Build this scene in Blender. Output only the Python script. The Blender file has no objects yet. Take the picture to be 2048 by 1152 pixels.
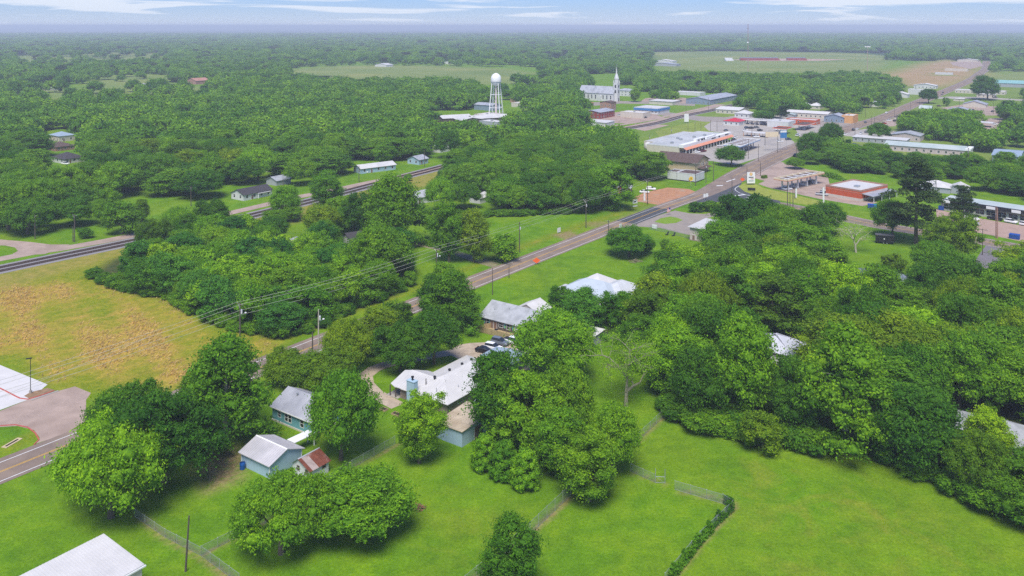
import bpy, bmesh, math, random
import numpy as np
from mathutils import Vector, Matrix

# ------------------------------------------------------------------ camera, sky, sun, exposure
SC = bpy.context.scene
COL = SC.collection
FPX, CH, CX, HY = 1680.0, 80.0, 1024.0, 52.0     # focal length in photo pixels, camera height (m), centre column, horizon row
cam_d = bpy.data.cameras.new('camera'); cam = bpy.data.objects.new('camera', cam_d); COL.objects.link(cam)
cam.location = (0, 0, CH); cam.rotation_euler = (math.radians(90), 0, 0)
cam_d.sensor_width = 36; cam_d.lens = 36*FPX/2048; cam_d.shift_y = -(576-HY)/2048
cam_d.clip_start = 1; cam_d.clip_end = 150000
SC.camera = cam

SUN_EL, SUN_AZ = math.radians(60), math.radians(186)      # azimuth measured from +Y clockwise (behind the camera)
world = bpy.data.worlds.new("World"); SC.world = world; world.use_nodes = True
wn, wl = world.node_tree.nodes, world.node_tree.links
wn.clear()
wout = wn.new('ShaderNodeOutputWorld'); bg = wn.new('ShaderNodeBackground')
sky = wn.new('ShaderNodeTexSky'); sky.sky_type = 'NISHITA'; sky.sun_disc = False
sky.sun_elevation = SUN_EL; sky.sun_rotation = SUN_AZ; sky.altitude = 50; sky.air_density = 1.0; sky.dust_density = 0.6; sky.ozone_density = 3.0
tc = wn.new('ShaderNodeTexCoord')
# clouds on a flat layer overhead, seen in perspective
sep = wn.new('ShaderNodeSeparateXYZ'); wl.new(tc.outputs['Generated'], sep.inputs[0])
zc = wn.new('ShaderNodeMath'); zc.operation = 'MAXIMUM'; zc.inputs[1].default_value = 0.0; wl.new(sep.outputs[2], zc.inputs[0])
za = wn.new('ShaderNodeMath'); za.operation = 'ADD'; za.inputs[1].default_value = 0.035; wl.new(zc.outputs[0], za.inputs[0])
dx_ = wn.new('ShaderNodeMath'); dx_.operation = 'DIVIDE'; wl.new(sep.outputs[0], dx_.inputs[0]); wl.new(za.outputs[0], dx_.inputs[1])
dy_ = wn.new('ShaderNodeMath'); dy_.operation = 'DIVIDE'; wl.new(sep.outputs[1], dy_.inputs[0]); wl.new(za.outputs[0], dy_.inputs[1])
mp = wn.new('ShaderNodeCombineXYZ'); wl.new(dx_.outputs[0], mp.inputs[0]); wl.new(dy_.outputs[0], mp.inputs[1])
nz = wn.new('ShaderNodeTexNoise'); nz.inputs['Scale'].default_value = 0.22; nz.inputs['Detail'].default_value = 8; nz.inputs['Roughness'].default_value = 0.55; nz.inputs['Distortion'].default_value = 0.6
cr = wn.new('ShaderNodeValToRGB'); cr.color_ramp.elements[0].position = 0.49; cr.color_ramp.elements[1].position = 0.585
cr.color_ramp.elements[0].color = (0, 0, 0, 1); cr.color_ramp.elements[1].color = (1, 1, 1, 1)
tint = wn.new('ShaderNodeMix'); tint.data_type = 'RGBA'; tint.blend_type = 'MULTIPLY'; tint.inputs[0].default_value = 1.0
SKY_TINT = (0.34, 0.54, 1.02, 1)
tint.inputs[7].default_value = SKY_TINT
mixc = wn.new('ShaderNodeMix'); mixc.data_type = 'RGBA'
CLOUD = (5.0, 5.4, 6.1, 1)
mixc.inputs[7].default_value = CLOUD
mulc = wn.new('ShaderNodeMath'); mulc.operation = 'MULTIPLY'; mulc.inputs[1].default_value = 0.9
wl.new(mp.outputs[0], nz.inputs['Vector']); wl.new(nz.outputs['Fac'], cr.inputs[0])
wl.new(cr.outputs[0], mulc.inputs[0])
# the air whitens toward the horizon
hz1 = wn.new('ShaderNodeMath'); hz1.operation = 'MULTIPLY'; hz1.inputs[1].default_value = -45.0; wl.new(zc.outputs[0], hz1.inputs[0])
hz2 = wn.new('ShaderNodeMath'); hz2.operation = 'EXPONENT'; wl.new(hz1.outputs[0], hz2.inputs[0])
hz3 = wn.new('ShaderNodeMath'); hz3.operation = 'MULTIPLY'; hz3.inputs[1].default_value = 0.78; wl.new(hz2.outputs[0], hz3.inputs[0])
hz4 = wn.new('ShaderNodeMath'); hz4.operation = 'MAXIMUM'; wl.new(hz3.outputs[0], hz4.inputs[0]); wl.new(mulc.outputs[0], hz4.inputs[1]); wl.new(hz4.outputs[0], mixc.inputs[0])
wl.new(sky.outputs[0], tint.inputs[6]); wl.new(tint.outputs[2], mixc.inputs[6]); wl.new(mixc.outputs[2], bg.inputs['Color'])
bg.inputs['Strength'].default_value = 0.09
wl.new(bg.outputs[0], wout.inputs['Surface'])

sun_d = bpy.data.lights.new('sun', 'SUN'); sun = bpy.data.objects.new('sun', sun_d); COL.objects.link(sun)
sun_d.energy = 2.7; sun_d.angle = math.radians(28); sun_d.color = (1.0, 0.955, 0.87)
sd = Vector((math.sin(SUN_AZ)*math.cos(SUN_EL), math.cos(SUN_AZ)*math.cos(SUN_EL), math.sin(SUN_EL)))
sun.rotation_euler = (-sd).to_track_quat('-Z', 'Y').to_euler(); sun.location = (0, 0, 300)
SC.view_settings.view_transform = 'Standard'; SC.view_settings.look = 'None'; SC.view_settings.gamma = 1
SC.view_settings.use_curve_mapping = False; SC.view_settings.exposure = 0.88
SC.cycles.volume_bounces = 0; SC.cycles.max_bounces = 6; SC.cycles.diffuse_bounces = 4; SC.cycles.glossy_bounces = 2
SC.cycles.transmission_bounces = 4; SC.cycles.transparent_max_bounces = 8; SC.cycles.use_denoising = False

# ------------------------------------------------------------------ helpers
def G(px, py, z=0.0):
    d = FPX*(CH-z)/(py-HY)
    return Vector(((px-CX)*d/FPX, d, z))
def PPM(py, z=0.0): return (py-HY)/(CH-z)

def tag(o, label=None, cat=None, group=None, kind=None):
    if label: o['label'] = label
    if cat: o['category'] = cat
    if group: o['group'] = group
    if kind: o['kind'] = kind
    return o
def empty(name, loc, rz=0.0, label=None, cat=None, group=None):
    o = bpy.data.objects.new(name, None); o.empty_display_size = 0.3
    o.location = loc; o.rotation_euler = (0, 0, rz); COL.objects.link(o)
    return tag(o, label, cat, group)
def link(name, me, parent=None, loc=None, rot=None, color=None):
    o = bpy.data.objects.new(name, me); COL.objects.link(o)
    if parent is not None: o.parent = parent
    if loc is not None: o.location = loc
    if rot is not None: o.rotation_euler = rot
    if color is not None: o.color = color
    return o
def children(o): return list(o.children)
def copy_tree(o, parent=None):
    c = o.copy(); COL.objects.link(c)
    if parent is not None: c.parent = parent
    for ch in o.children: copy_tree(ch, c)
    return c

class MB:
    """collects boxes, prisms, tubes and quads, then links them as one mesh"""
    def __init__(s): s.v = []; s.f = []; s.m = []; s.mats = []
    def mi(s, mat):
        if mat is None: return 0
        if mat not in s.mats: s.mats.append(mat)
        return s.mats.index(mat)
    def face(s, pts, mat=None):
        b = len(s.v); s.v += [tuple(p) for p in pts]; s.f.append(tuple(range(b, b+len(pts)))); s.m.append(s.mi(mat)); return s
    def box(s, x0, y0, z0, x1, y1, z1, mat=None):
        b = len(s.v); s.v += [(x0,y0,z0),(x1,y0,z0),(x1,y1,z0),(x0,y1,z0),(x0,y0,z1),(x1,y0,z1),(x1,y1,z1),(x0,y1,z1)]
        for q in ((0,3,2,1),(4,5,6,7),(0,1,5,4),(1,2,6,5),(2,3,7,6),(3,0,4,7)):
            s.f.append(tuple(b+i for i in q)); s.m.append(s.mi(mat))
        return s
    def hexa(s, lo, hi, mat=None):
        """lo, hi: four points each (same order) joined to a solid"""
        b = len(s.v); n = len(lo); s.v += [tuple(p) for p in lo]+[tuple(p) for p in hi]; k = s.mi(mat)
        s.f.append(tuple(b+i for i in reversed(range(n)))); s.m.append(k)
        s.f.append(tuple(b+n+i for i in range(n))); s.m.append(k)
        for i in range(n):
            j = (i+1) % n; s.f.append((b+i, b+j, b+n+j, b+n+i)); s.m.append(k)
        return s
    def slab(s, pts, t, mat=None):
        """polygon pts with thickness t downward"""
        return s.hexa([(p[0],p[1],p[2]-t) for p in pts], pts, mat)
    def tube(s, p0, p1, r0, r1=None, n=8, mat=None, caps=True):
        r1 = r0 if r1 is None else r1
        p0 = Vector(p0); p1 = Vector(p1); d = (p1-p0); 
        if d.length < 1e-6: return s
        q = d.to_track_quat('Z', 'Y'); b = len(s.v); k = s.mi(mat)
        for p, r in ((p0, r0), (p1, r1)):
            for i in range(n):
                a = 2*math.pi*i/n; s.v.append(tuple(p+q@Vector((r*math.cos(a), r*math.sin(a), 0))))
        for i in range(n):
            j = (i+1) % n; s.f.append((b+i, b+j, b+n+j, b+n+i)); s.m.append(k)
        if caps:
            s.f.append(tuple(b+i for i in reversed(range(n)))); s.f.append(tuple(b+n+i for i in range(n))); s.m += [k, k]
        return s
    def lathe(s, prof, n=16, c=(0,0,0), mat=None):
        b = len(s.v); k = s.mi(mat)
        for r, z in prof:
            for i in range(n):
                a = 2*math.pi*i/n; s.v.append((c[0]+r*math.cos(a), c[1]+r*math.sin(a), c[2]+z))
        for j in range(len(prof)-1):
            for i in range(n):
                i2 = (i+1) % n; s.f.append((b+j*n+i, b+j*n+i2, b+(j+1)*n+i2, b+(j+1)*n+i)); s.m.append(k)
        return s
    def mesh(s, name, mat=None, smooth=False):
        me = bpy.data.meshes.new(name); me.from_pydata(s.v, [], s.f); 
        for m in (s.mats or [mat]): 
            if m is not None: me.materials.append(m)
        if len(s.mats) > 1: me.polygons.foreach_set('material_index', s.m)
        if smooth: me.polygons.foreach_set('use_smooth', [True]*len(s.f))
        me.update(); return me
    def build(s, name, mat=None, parent=None, loc=None, rot=None, smooth=False, color=None):
        return link(name, s.mesh(name, mat, smooth), parent, loc, rot, color)

# ------------------------------------------------------------------ materials (procedural)
MATS = {}
def mat(name, col, rough=0.8, var=0.12, scale=0.6, metal=0.0, col2=None, mix=None, streak=False, bump=0.0, spec=0.3, objcol=False, stain=None):
    """base colour + two noise octaves of wear; col2 = second colour showing in patches"""
    if name in MATS: return MATS[name]
    m = bpy.data.materials.new(name); m.use_nodes = True; n, l = m.node_tree.nodes, m.node_tree.links
    p = n['Principled BSDF']; p.inputs['Roughness'].default_value = rough; p.inputs['Metallic'].default_value = metal
    p.inputs['Specular IOR Level'].default_value = spec
    t = n.new('ShaderNodeTexCoord'); mpn = n.new('ShaderNodeMapping'); l.new(t.outputs['Object'], mpn.inputs[0])
    if streak: mpn.inputs['Scale'].default_value = (1, 1, 0.12)
    a = n.new('ShaderNodeTexNoise'); a.inputs['Scale'].default_value = scale; a.inputs['Detail'].default_value = 6; a.inputs['Roughness'].default_value = 0.6
    l.new(mpn.outputs[0], a.inputs['Vector'])
    r = n.new('ShaderNodeValToRGB'); r.color_ramp.elements[0].position = 0.3; r.color_ramp.elements[1].position = 0.7
    lo = tuple(max(0, c*(1-var)) for c in col); hi = tuple(min(1, c*(1+var)) for c in col)
    r.color_ramp.elements[0].color = (*lo, 1); r.color_ramp.elements[1].color = (*hi, 1)
    l.new(a.outputs['Fac'], r.inputs[0]); out = r.outputs[0]
    if col2 is not None:
        b = n.new('ShaderNodeTexNoise'); b.inputs['Scale'].default_value = scale*0.35; b.inputs['Detail'].default_value = 5
        l.new(mpn.outputs[0], b.inputs['Vector'])
        rb = n.new('ShaderNodeValToRGB'); k = 0.5 if mix is None else mix
        rb.color_ramp.elements[0].position = 1-k-0.05; rb.color_ramp.elements[1].position = 1-k+0.12
        l.new(b.outputs['Fac'], rb.inputs[0]); mx = n.new('ShaderNodeMix'); mx.data_type = 'RGBA'
        l.new(rb.outputs[0], mx.inputs[0]); l.new(out, mx.inputs[6]); mx.inputs[7].default_value = (*col2, 1); out = mx.outputs[2]
    if objcol:
        oi = n.new('ShaderNodeObjectInfo'); mx = n.new('ShaderNodeMix'); mx.data_type = 'RGBA'; mx.blend_type = 'MULTIPLY'; mx.inputs[0].default_value = 1
        l.new(out, mx.inputs[6]); l.new(oi.outputs['Color'], mx.inputs[7]); out = mx.outputs[2]
    l.new(out, p.inputs['Base Color'])
    if bump:
        bp = n.new('ShaderNodeBump'); bp.inputs['Strength'].default_value = bump; bp.inputs['Distance'].default_value = 0.05
        c = n.new('ShaderNodeTexNoise'); c.inputs['Scale'].default_value = scale*6; l.new(t.outputs['Object'], c.inputs['Vector'])
        l.new(c.outputs['Fac'], bp.inputs['Height']); l.new(bp.outputs[0], p.inputs['Normal'])
    MATS[name] = m; return m

def leaf_mat(name, col, var=0.35):
    m = bpy.data.materials.new(name); m.use_nodes = True; n, l = m.node_tree.nodes, m.node_tree.links
    p = n['Principled BSDF']; p.inputs['Roughness'].default_value = 0.6; p.inputs['Specular IOR Level'].default_value = 0.10
    at = n.new('ShaderNodeAttribute'); at.attribute_name = 'tint'
    oi = n.new('ShaderNodeObjectInfo')
    r = n.new('ShaderNodeValToRGB')
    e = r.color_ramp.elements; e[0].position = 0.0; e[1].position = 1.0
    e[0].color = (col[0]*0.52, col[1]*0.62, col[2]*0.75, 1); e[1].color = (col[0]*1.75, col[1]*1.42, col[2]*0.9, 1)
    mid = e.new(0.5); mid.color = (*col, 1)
    l.new(at.outputs['Fac'], r.inputs[0])
    # each tree its own shade
    r2 = n.new('ShaderNodeValToRGB'); e2 = r2.color_ramp.elements
    e2[0].color = (0.52, 0.66, 0.9, 1); e2[1].color = (1.50, 1.28, 0.95, 1); md = e2.new(0.5); md.color = (1, 1, 1, 1)
    l.new(oi.outputs['Random'], r2.inputs[0])
    m1 = n.new('ShaderNodeMix'); m1.data_type = 'RGBA'; m1.blend_type = 'MULTIPLY'; m1.inputs[0].default_value = 1
    l.new(r.outputs[0], m1.inputs[6]); l.new(r2.outputs[0], m1.inputs[7])
    m2 = n.new('ShaderNodeMix'); m2.data_type = 'RGBA'; m2.blend_type = 'MULTIPLY'; m2.inputs[0].default_value = 1
    l.new(m1.outputs[2], m2.inputs[6]); l.new(oi.outputs['Color'], m2.inputs[7])
    l.new(m2.outputs[2], p.inputs['Base Color'])
    tr = n.new('ShaderNodeBsdfTranslucent'); ms = n.new('ShaderNodeMixShader'); ms.inputs[0].default_value = 0.42
    l.new(m2.outputs[2], tr.inputs['Color']); l.new(p.outputs[0], ms.inputs[1]); l.new(tr.outputs[0], ms.inputs[2])
    l.new(ms.outputs[0], n['Material Output'].inputs['Surface'])
    MATS[name] = m; return m

LEAF = leaf_mat('foliage', (0.130, 0.298, 0.014))
NEEDLE = leaf_mat('pine_foliage', (0.055, 0.11, 0.025))
BARK = mat('bark', (0.13, 0.105, 0.075), 0.9, 0.35, 2.0)
PALEBARK = mat('pale_bark', (0.42, 0.39, 0.30), 0.85, 0.25, 2.0)
GLASS = mat('window_glass', (0.02, 0.026, 0.03), 0.08, 0.2, 0.5, spec=0.6)
WHITE = mat('white_paint', (0.74, 0.74, 0.73), 0.6, 0.05, 0.8, streak=True)
WOODPOLE = mat('pole_wood', (0.10, 0.082, 0.065), 0.9, 0.25, 3.0)
GALV = mat('galvanised_steel', (0.42, 0.44, 0.45), 0.45, 0.12, 2.0, metal=0.5)
BLACK = mat('black_paint', (0.018, 0.018, 0.02), 0.5, 0.2, 1.0)
ASPHALT = mat('asphalt', (0.200, 0.152, 0.122), 0.93, 0.16, 0.35, col2=(0.250, 0.188, 0.145), mix=0.5, bump=0.2)
NEWASPHALT = mat('fresh_asphalt', (0.07, 0.073, 0.08), 0.93, 0.12, 0.5)
CONCRETE = mat('concrete', (0.36, 0.325, 0.285), 0.9, 0.10, 0.25, col2=(0.29, 0.265, 0.245), mix=0.45)
GRAVEL = mat('gravel_drive', (0.40, 0.32, 0.235), 0.95, 0.22, 0.8, col2=(0.28, 0.22, 0.15), mix=0.4, bump=0.3)
PINKCON = mat('pinkish_pavement', (0.36, 0.27, 0.22), 0.92, 0.14, 0.3, col2=(0.28, 0.205, 0.165), mix=0.45)
STREET = mat('old_street', (0.28, 0.24, 0.205), 0.92, 0.10, 0.3, col2=(0.22, 0.195, 0.18), mix=0.4)
REDDIRT = mat('red_dirt', (0.40, 0.20, 0.105), 0.95, 0.2, 0.4, col2=(0.36, 0.27, 0.19), mix=0.4, bump=0.2)
BALLAST = mat('ballast', (0.24, 0.225, 0.225), 0.95, 0.25, 2.5, bump=0.4)
YELLOWPAINT = mat('yellow_line_paint', (0.62, 0.36, 0.04), 0.7, 0.15, 1.0)
LINEPAINT = mat('white_line_paint', (0.62, 0.62, 0.60), 0.7, 0.12, 1.0)
PAINT = mat('car_paint', (1.0, 1.0, 1.0), 0.28, 0.0, 1.0, spec=0.5, objcol=True)
RUBBER = mat('rubber', (0.02, 0.02, 0.02), 0.85, 0.1, 3)
HUBM = mat('wheel_metal', (0.45, 0.46, 0.47), 0.35, 0.1, 3, metal=0.6)
# ------------------------------------------------------------------ foliage prototypes
def ico(sub=1):
    bm = bmesh.new(); bmesh.ops.create_icosphere(bm, subdivisions=sub, radius=1.0)
    v = np.array([x.co[:] for x in bm.verts]); f = np.array([[q.index for q in x.verts] for x in bm.faces]); bm.free(); return v, f
ICO1 = ico(1); ICO2 = ico(2)

def np_mesh(name, V, F, tint, mats, midx=None):
    """V (n,3), F list of (m,k) index arrays, tint per face"""
    me = bpy.data.meshes.new(name)
    loops = np.concatenate([f.reshape(-1) for f in F]).astype(np.int32)
    tot = np.concatenate([np.full(len(f), f.shape[1]) for f in F]).astype(np.int32)
    start = np.concatenate([[0], np.cumsum(tot)[:-1]]).astype(np.int32)
    me.vertices.add(len(V)); me.vertices.foreach_set('co', V.astype(np.float32).ravel())
    me.loops.add(len(loops)); me.loops.foreach_set('vertex_index', loops)
    me.polygons.add(len(tot)); me.polygons.foreach_set('loop_start', start); me.polygons.foreach_set('loop_total', tot)
    for m in mats: me.materials.append(m)
    if midx is not None: me.polygons.foreach_set('material_index', midx.astype(np.int32))
    if tint is not None:
        a = me.attributes.new('tint', 'FLOAT', 'FACE'); a.data.foreach_set('value', tint.astype(np.float32))
    me.update(calc_edges=True); me.validate(); return me

def leaves(rng, P, N, size, aspect=0.62, droop=0.0):
    """rhombus leaf sprays at P with normals N"""
    n = len(P); a = rng.normal(size=(n, 3)); a[:, 2] -= droop
    t = a - (a*N).sum(1, keepdims=True)*N; t /= np.linalg.norm(t, axis=1, keepdims=True)+1e-9
    b = np.cross(N, t); s = size[:, None]
    V = np.stack([P-t*s*0.6, P+b*s*aspect*0.5, P+t*s*0.6, P-b*s*aspect*0.5], 1).reshape(-1, 3)
    F = np.arange(4*n).reshape(n, 4); return V, F

def crown_mesh(name, seed, rx=6.0, rz=5.0, cz=7.0, nclump=60, cr=1.9, nleaf=9000, leaf=0.42, shape='round', core=0.74, flat=0.55, droop=0.3, mat_=None, jitter=1.05, low=0.0):
    rng = np.random.default_rng(seed); C, R = [], []
    # uneven outline: a few lobes push the envelope out or in
    lobes = rng.normal(size=(7, 3)); lobes /= np.linalg.norm(lobes, axis=1, keepdims=True); lamp = rng.uniform(-0.34, 0.34, 7)
    k = 0
    while len(C) < nclump:
        d = rng.normal(size=3); d /= np.linalg.norm(d); k += 1
        if shape == 'round' and d[2] < -0.55: continue
        e = 1 + sum(lamp[i]*max(0, d@lobes[i])**3 for i in range(7))
        u = rng.uniform(0.30, 1.0)**0.45
        if shape == 'round':
            p = np.array([d[0]*rx*e*u, d[1]*rx*e*u, d[2]*rz*e*u*(flat if d[2] < 0 else 1.0)])
        elif shape == 'oval':
            p = np.array([d[0]*rx*e*u, d[1]*rx*e*u, d[2]*rz*e*u])
        elif shape == 'cone':
            h = rng.uniform(-1, 1); w = (1-(h+1)/2)**0.62*1.08+0.06; a = rng.uniform(0, 2*math.pi); q = rng.uniform(0.3, 1)**0.5
            e2 = 1 + 0.22*math.sin(a*3+lamp[0]*20)+0.12*math.sin(a*5+h*4)
            p = np.array([math.cos(a)*rx*w*q*e2, math.sin(a)*rx*w*q*e2, h*rz])
        elif shape == 'pine':
            lv = rng.integers(0, 11); h = -1+2*(lv+0.5)/11; w = min(1.0, (1-(h+1)/2)**0.7*1.15+0.10)*rng.uniform(0.65, 1.15); a = rng.uniform(0, 2*math.pi); q = rng.uniform(0.15, 1)**0.6
            p = np.array([math.cos(a)*rx*w*q, math.sin(a)*rx*w*q, h*rz+rng.normal()*0.15])
        elif shape == 'dome':      # clipped shrub, foliage to the ground
            h = rng.uniform(0, 1); w = math.sqrt(max(0, 1-h**2.6))*(0.86+0.14*min(1, h*5)); a = rng.uniform(0, 2*math.pi); q = rng.uniform(0.5, 1)**0.5
            p = np.array([math.cos(a)*rx*w*q*e, math.sin(a)*rx*w*q*e, -rz+2*rz*h])
        r = cr*rng.uniform(0.5, 1.4)
        C.append(p+np.array([0, 0, cz])); R.append(r)
    C = np.array(C); R = np.array(R)
    zmin = low if shape in ('dome',) else 0.5
    ctint = rng.normal(0.5, 0.13, nclump)
    m = nleaf*3; ci = rng.integers(0, nclump, m); d = rng.normal(size=(m, 3)); d[:, 2] += 0.25; d /= np.linalg.norm(d, axis=1, keepdims=True)
    w = 1 + 0.30*np.sin(d[:, 0]*5+ci)+0.24*np.sin(d[:, 1]*7+ci*2)+0.2*np.sin(d[:, 2]*6+ci*3)
    fl = np.array([1, 1, 0.72 if shape != 'pine' else 0.34])
    rad = (R[ci]*w*(0.62+0.62*rng.uniform(0, 1, m)**1.3))[:, None]
    P = C[ci]+d*rad*fl
    keep = P[:, 2] > zmin
    cnt = np.zeros(m)
    for j in range(nclump):
        q = (P-C[j])/fl; cnt += ((q**2).sum(1) < (R[j]*0.72)**2)
    keep &= cnt < 1
    idx = np.nonzero(keep)[0][:nleaf]; P, d, ci = P[idx], d[idx], ci[idx]
    N = d*0.8+rng.normal(size=P.shape)*jitter*0.55; N[:, 2] += 0.15; N /= np.linalg.norm(N, axis=1, keepdims=True)
    V1, F1 = leaves(rng, P, N, leaf*rng.uniform(0.6, 1.4, len(P)), droop=droop)
    t1 = np.clip(ctint[ci]+rng.normal(0, 0.17, len(P)), 0, 1)
    # inner foliage core of each clump, tinted darker than its leaves
    vi, fi = ICO1; V2, F2, t2 = [], [], []
    for j in range(nclump):
        s = R[j]*core*(1+0.14*rng.normal(size=(len(vi), 1)))
        vv = C[j]+vi*s*fl; vv[:, 2] = np.maximum(vv[:, 2], zmin)
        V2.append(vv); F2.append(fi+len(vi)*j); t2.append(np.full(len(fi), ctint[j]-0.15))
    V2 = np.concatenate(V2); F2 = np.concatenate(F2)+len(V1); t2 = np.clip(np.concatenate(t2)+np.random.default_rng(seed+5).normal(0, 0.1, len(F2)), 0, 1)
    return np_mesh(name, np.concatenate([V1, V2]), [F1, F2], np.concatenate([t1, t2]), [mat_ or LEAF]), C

def trunk_mesh(name, seed, C, base_r=0.32, fork=3.0, nlimb=6, mat_=BARK, lean=0.0, top=None):
    rng = random.Random(seed); mb = MB(); z = fork
    pts = [Vector((0, 0, -0.15)), Vector((lean*0.3, 0, z*0.5)), Vector((lean, 0.05, z))]
    mb.tube(pts[0], pts[1], base_r*1.25, base_r, 8, caps=False); mb.tube(pts[1], pts[2], base_r, base_r*0.85, 8, caps=False)
    if top is not None: mb.tube(pts[2], (0, 0, top), base_r*0.85, base_r*0.15, 7)
    idx = list(range(len(C))); rng.shuffle(idx)
    for i in idx[:nlimb]:
        e = Vector(C[i]); s = pts[2] if top is None else Vector((0, 0, max(z, e.z-0.6)))
        midp = s.lerp(e, 0.5)+Vector((rng.uniform(-.4, .4), rng.uniform(-.4, .4), 0.25 if top is None else 0.0))
        r = base_r*(0.5 if top is None else 0.22)
        mb.tube(s, midp, r, r*0.6, 6, caps=False); mb.tube(midp, e, r*0.6, r*0.15, 5, caps=False)
    return mb.mesh(name, mat_)

PROTO = {}
def proto(key, look, seed, h, w, trunk=None, **kw):
    me, C = crown_mesh('crown', seed, **kw)
    tr = trunk_mesh('trunk', seed, C, **(trunk or {}))
    co = np.empty(len(me.vertices)*3, np.float32); me.vertices.foreach_get('co', co); co = co.reshape(-1, 3)
    h = float(np.percentile(co[:, 2], 99.5)); w = float((np.percentile(co[:, 0], 98.5)-np.percentile(co[:, 0], 1.5)+np.percentile(co[:, 1], 98.5)-np.percentile(co[:, 1], 1.5))/2)
    PROTO[key] = (me, tr, h, w, look)
# near kinds: (crown, trunk, nominal height, nominal width)
for i in range(4):
    proto('round%d' % i, 'rounded', 11+i, 11.6, 13.6, rx=5.5, rz=4.9, cz=6.0, nclump=105, cr=1.28, nleaf=23000, leaf=0.30, core=0.62, shape='round', flat=0.8)
for i in range(2):
    proto('wide%d' % i, 'spreading', 31+i, 10.2, 16.5, rx=6.9, rz=3.9, cz=5.6, nclump=130, cr=1.3, nleaf=26000, leaf=0.30, core=0.62, shape='round', flat=0.85, trunk=dict(base_r=0.42, fork=2.2, nlimb=9))
for i in range(3):
    proto('oval%d' % i, 'tall oval', 41+i, 14.5, 10.0, rx=3.8, rz=6.0, cz=7.6, nclump=90, cr=1.2, nleaf=20000, leaf=0.30, core=0.62, shape='oval', trunk=dict(fork=4.0))
for i in range(2):
    proto('cone%d' % i, 'tall tapering', 51+i, 16.0, 12.5, rx=5.4, rz=6.7, cz=8.3, nclump=125, cr=1.2, nleaf=24000, leaf=0.33, core=0.60, shape='cone', trunk=dict(fork=3.0, top=15, mat_=PALEBARK, nlimb=12), jitter=1.0)
for i in range(3):
    proto('small%d' % i, 'small bushy', 61+i, 6.6, 6.6, rx=2.7, rz=2.7, cz=3.4, nclump=46, cr=0.78, nleaf=8000, leaf=0.26, core=0.62, shape='oval', trunk=dict(base_r=0.14, fork=1.4, nlimb=4))
for i in range(2):
    proto('pine%d' % i, 'dark tall', 71+i, 20.0, 9.5, rx=4.6, rz=7.6, cz=12.2, nclump=74, cr=1.2, nleaf=11000, leaf=0.40, shape='pine', core=0.30, mat_=NEEDLE, trunk=dict(base_r=0.34, fork=5.0, top=19.5, nlimb=26), droop=0.0)
proto('bush0', 'low bushy', 81, 3.4, 4.6, rx=1.9, rz=1.15, cz=1.5, nclump=20, cr=0.75, nleaf=2600, leaf=0.32, shape='oval', trunk=dict(base_r=0.07, fork=0.5, nlimb=4))
proto('clipped0', 'dense rounded', 82, 6.2, 5.2, rx=2.25, rz=2.7, cz=3.0, nclump=110, cr=0.62, nleaf=10000, leaf=0.24, shape='dome', core=0.86, jitter=0.4, low=0.05, trunk=dict(base_r=0.12, fork=0.6, nlimb=3))
# distant kinds, coarse leaves
for i in range(3):
    proto('far%d' % i, 'rounded', 91+i, 11.6, 13.6, rx=5.6, rz=4.7, cz=6.0, nclump=26, cr=2.5, nleaf=1500, leaf=1.15, shape='round', flat=0.9, trunk=dict(nlimb=3))
proto('farpine', 'dark tall', 95, 19.0, 9.0, rx=4.0, rz=6.8, cz=11.5, nclump=30, cr=1.9, nleaf=1100, leaf=1.1, shape='pine', core=0.6, mat_=NEEDLE, trunk=dict(base_r=0.34, fork=5.0, top=18.5, nlimb=6))

SHADES = {'dark': (0.74, 0.80, 0.9, 1), 'mid': (1.0, 1.0, 1.0, 1), 'bright': (1.32, 1.25, 1.0, 1), 'yellow-green': (1.75, 1.45, 1.0, 1), 'olive': (1.25, 0.98, 0.95, 1), 'blue-green': (0.72, 0.92, 1.9, 1)}
SHADE_WORD = {'dark': 'dark green', 'mid': 'mid green', 'bright': 'bright green', 'yellow-green': 'yellow green', 'olive': 'olive green', 'blue-green': 'bluish green'}
TREES = []
TRNG = random.Random(4)
def tree_at(x, y, h, w, key, shade='mid', label=None, group=None, name='tree', cat='tree', rot=None, auto=None):
    me, tr, h0, w0, look = PROTO[key]
    r = empty(name, (x, y, 0), TRNG.uniform(0, 6.28) if rot is None else rot, label, cat, group)
    r.scale = (w/w0, w/w0, h/h0)
    c = SHADES[shade]; j = TRNG.uniform(0.93, 1.08)
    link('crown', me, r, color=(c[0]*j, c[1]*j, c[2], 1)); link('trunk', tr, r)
    TREES.append([r, x, y, h, w, look, shade, auto, label is None]); return r
def tree_px(px, py, top, wpx, key, shade='mid', label=None, **kw):
    """px, py = where the foot stands in the photo, top = row of its top, wpx = its width in photo pixels"""
    g = G(px, py); s = PPM(py); w = wpx/s/1.10; lo, hi = 0.5, 40.0        # height whose crown just reaches row `top`
    for _ in range(30):
        h = (lo+hi)/2; zc, b = (.50*h, .50*h) if key[:4] in ('clip', 'smal', 'bush') else (.56*h, .44*h)
        row = min(HY+FPX*(CH-zc-b*math.sin(t))/(g.y+.5*w*math.cos(t)) for t in [k*math.pi/24 for k in range(4, 25)])
        if row > top: lo = h
        else: hi = h
    return tree_at(g.x, g.y, h, w, key, shade, label, **kw)
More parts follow.
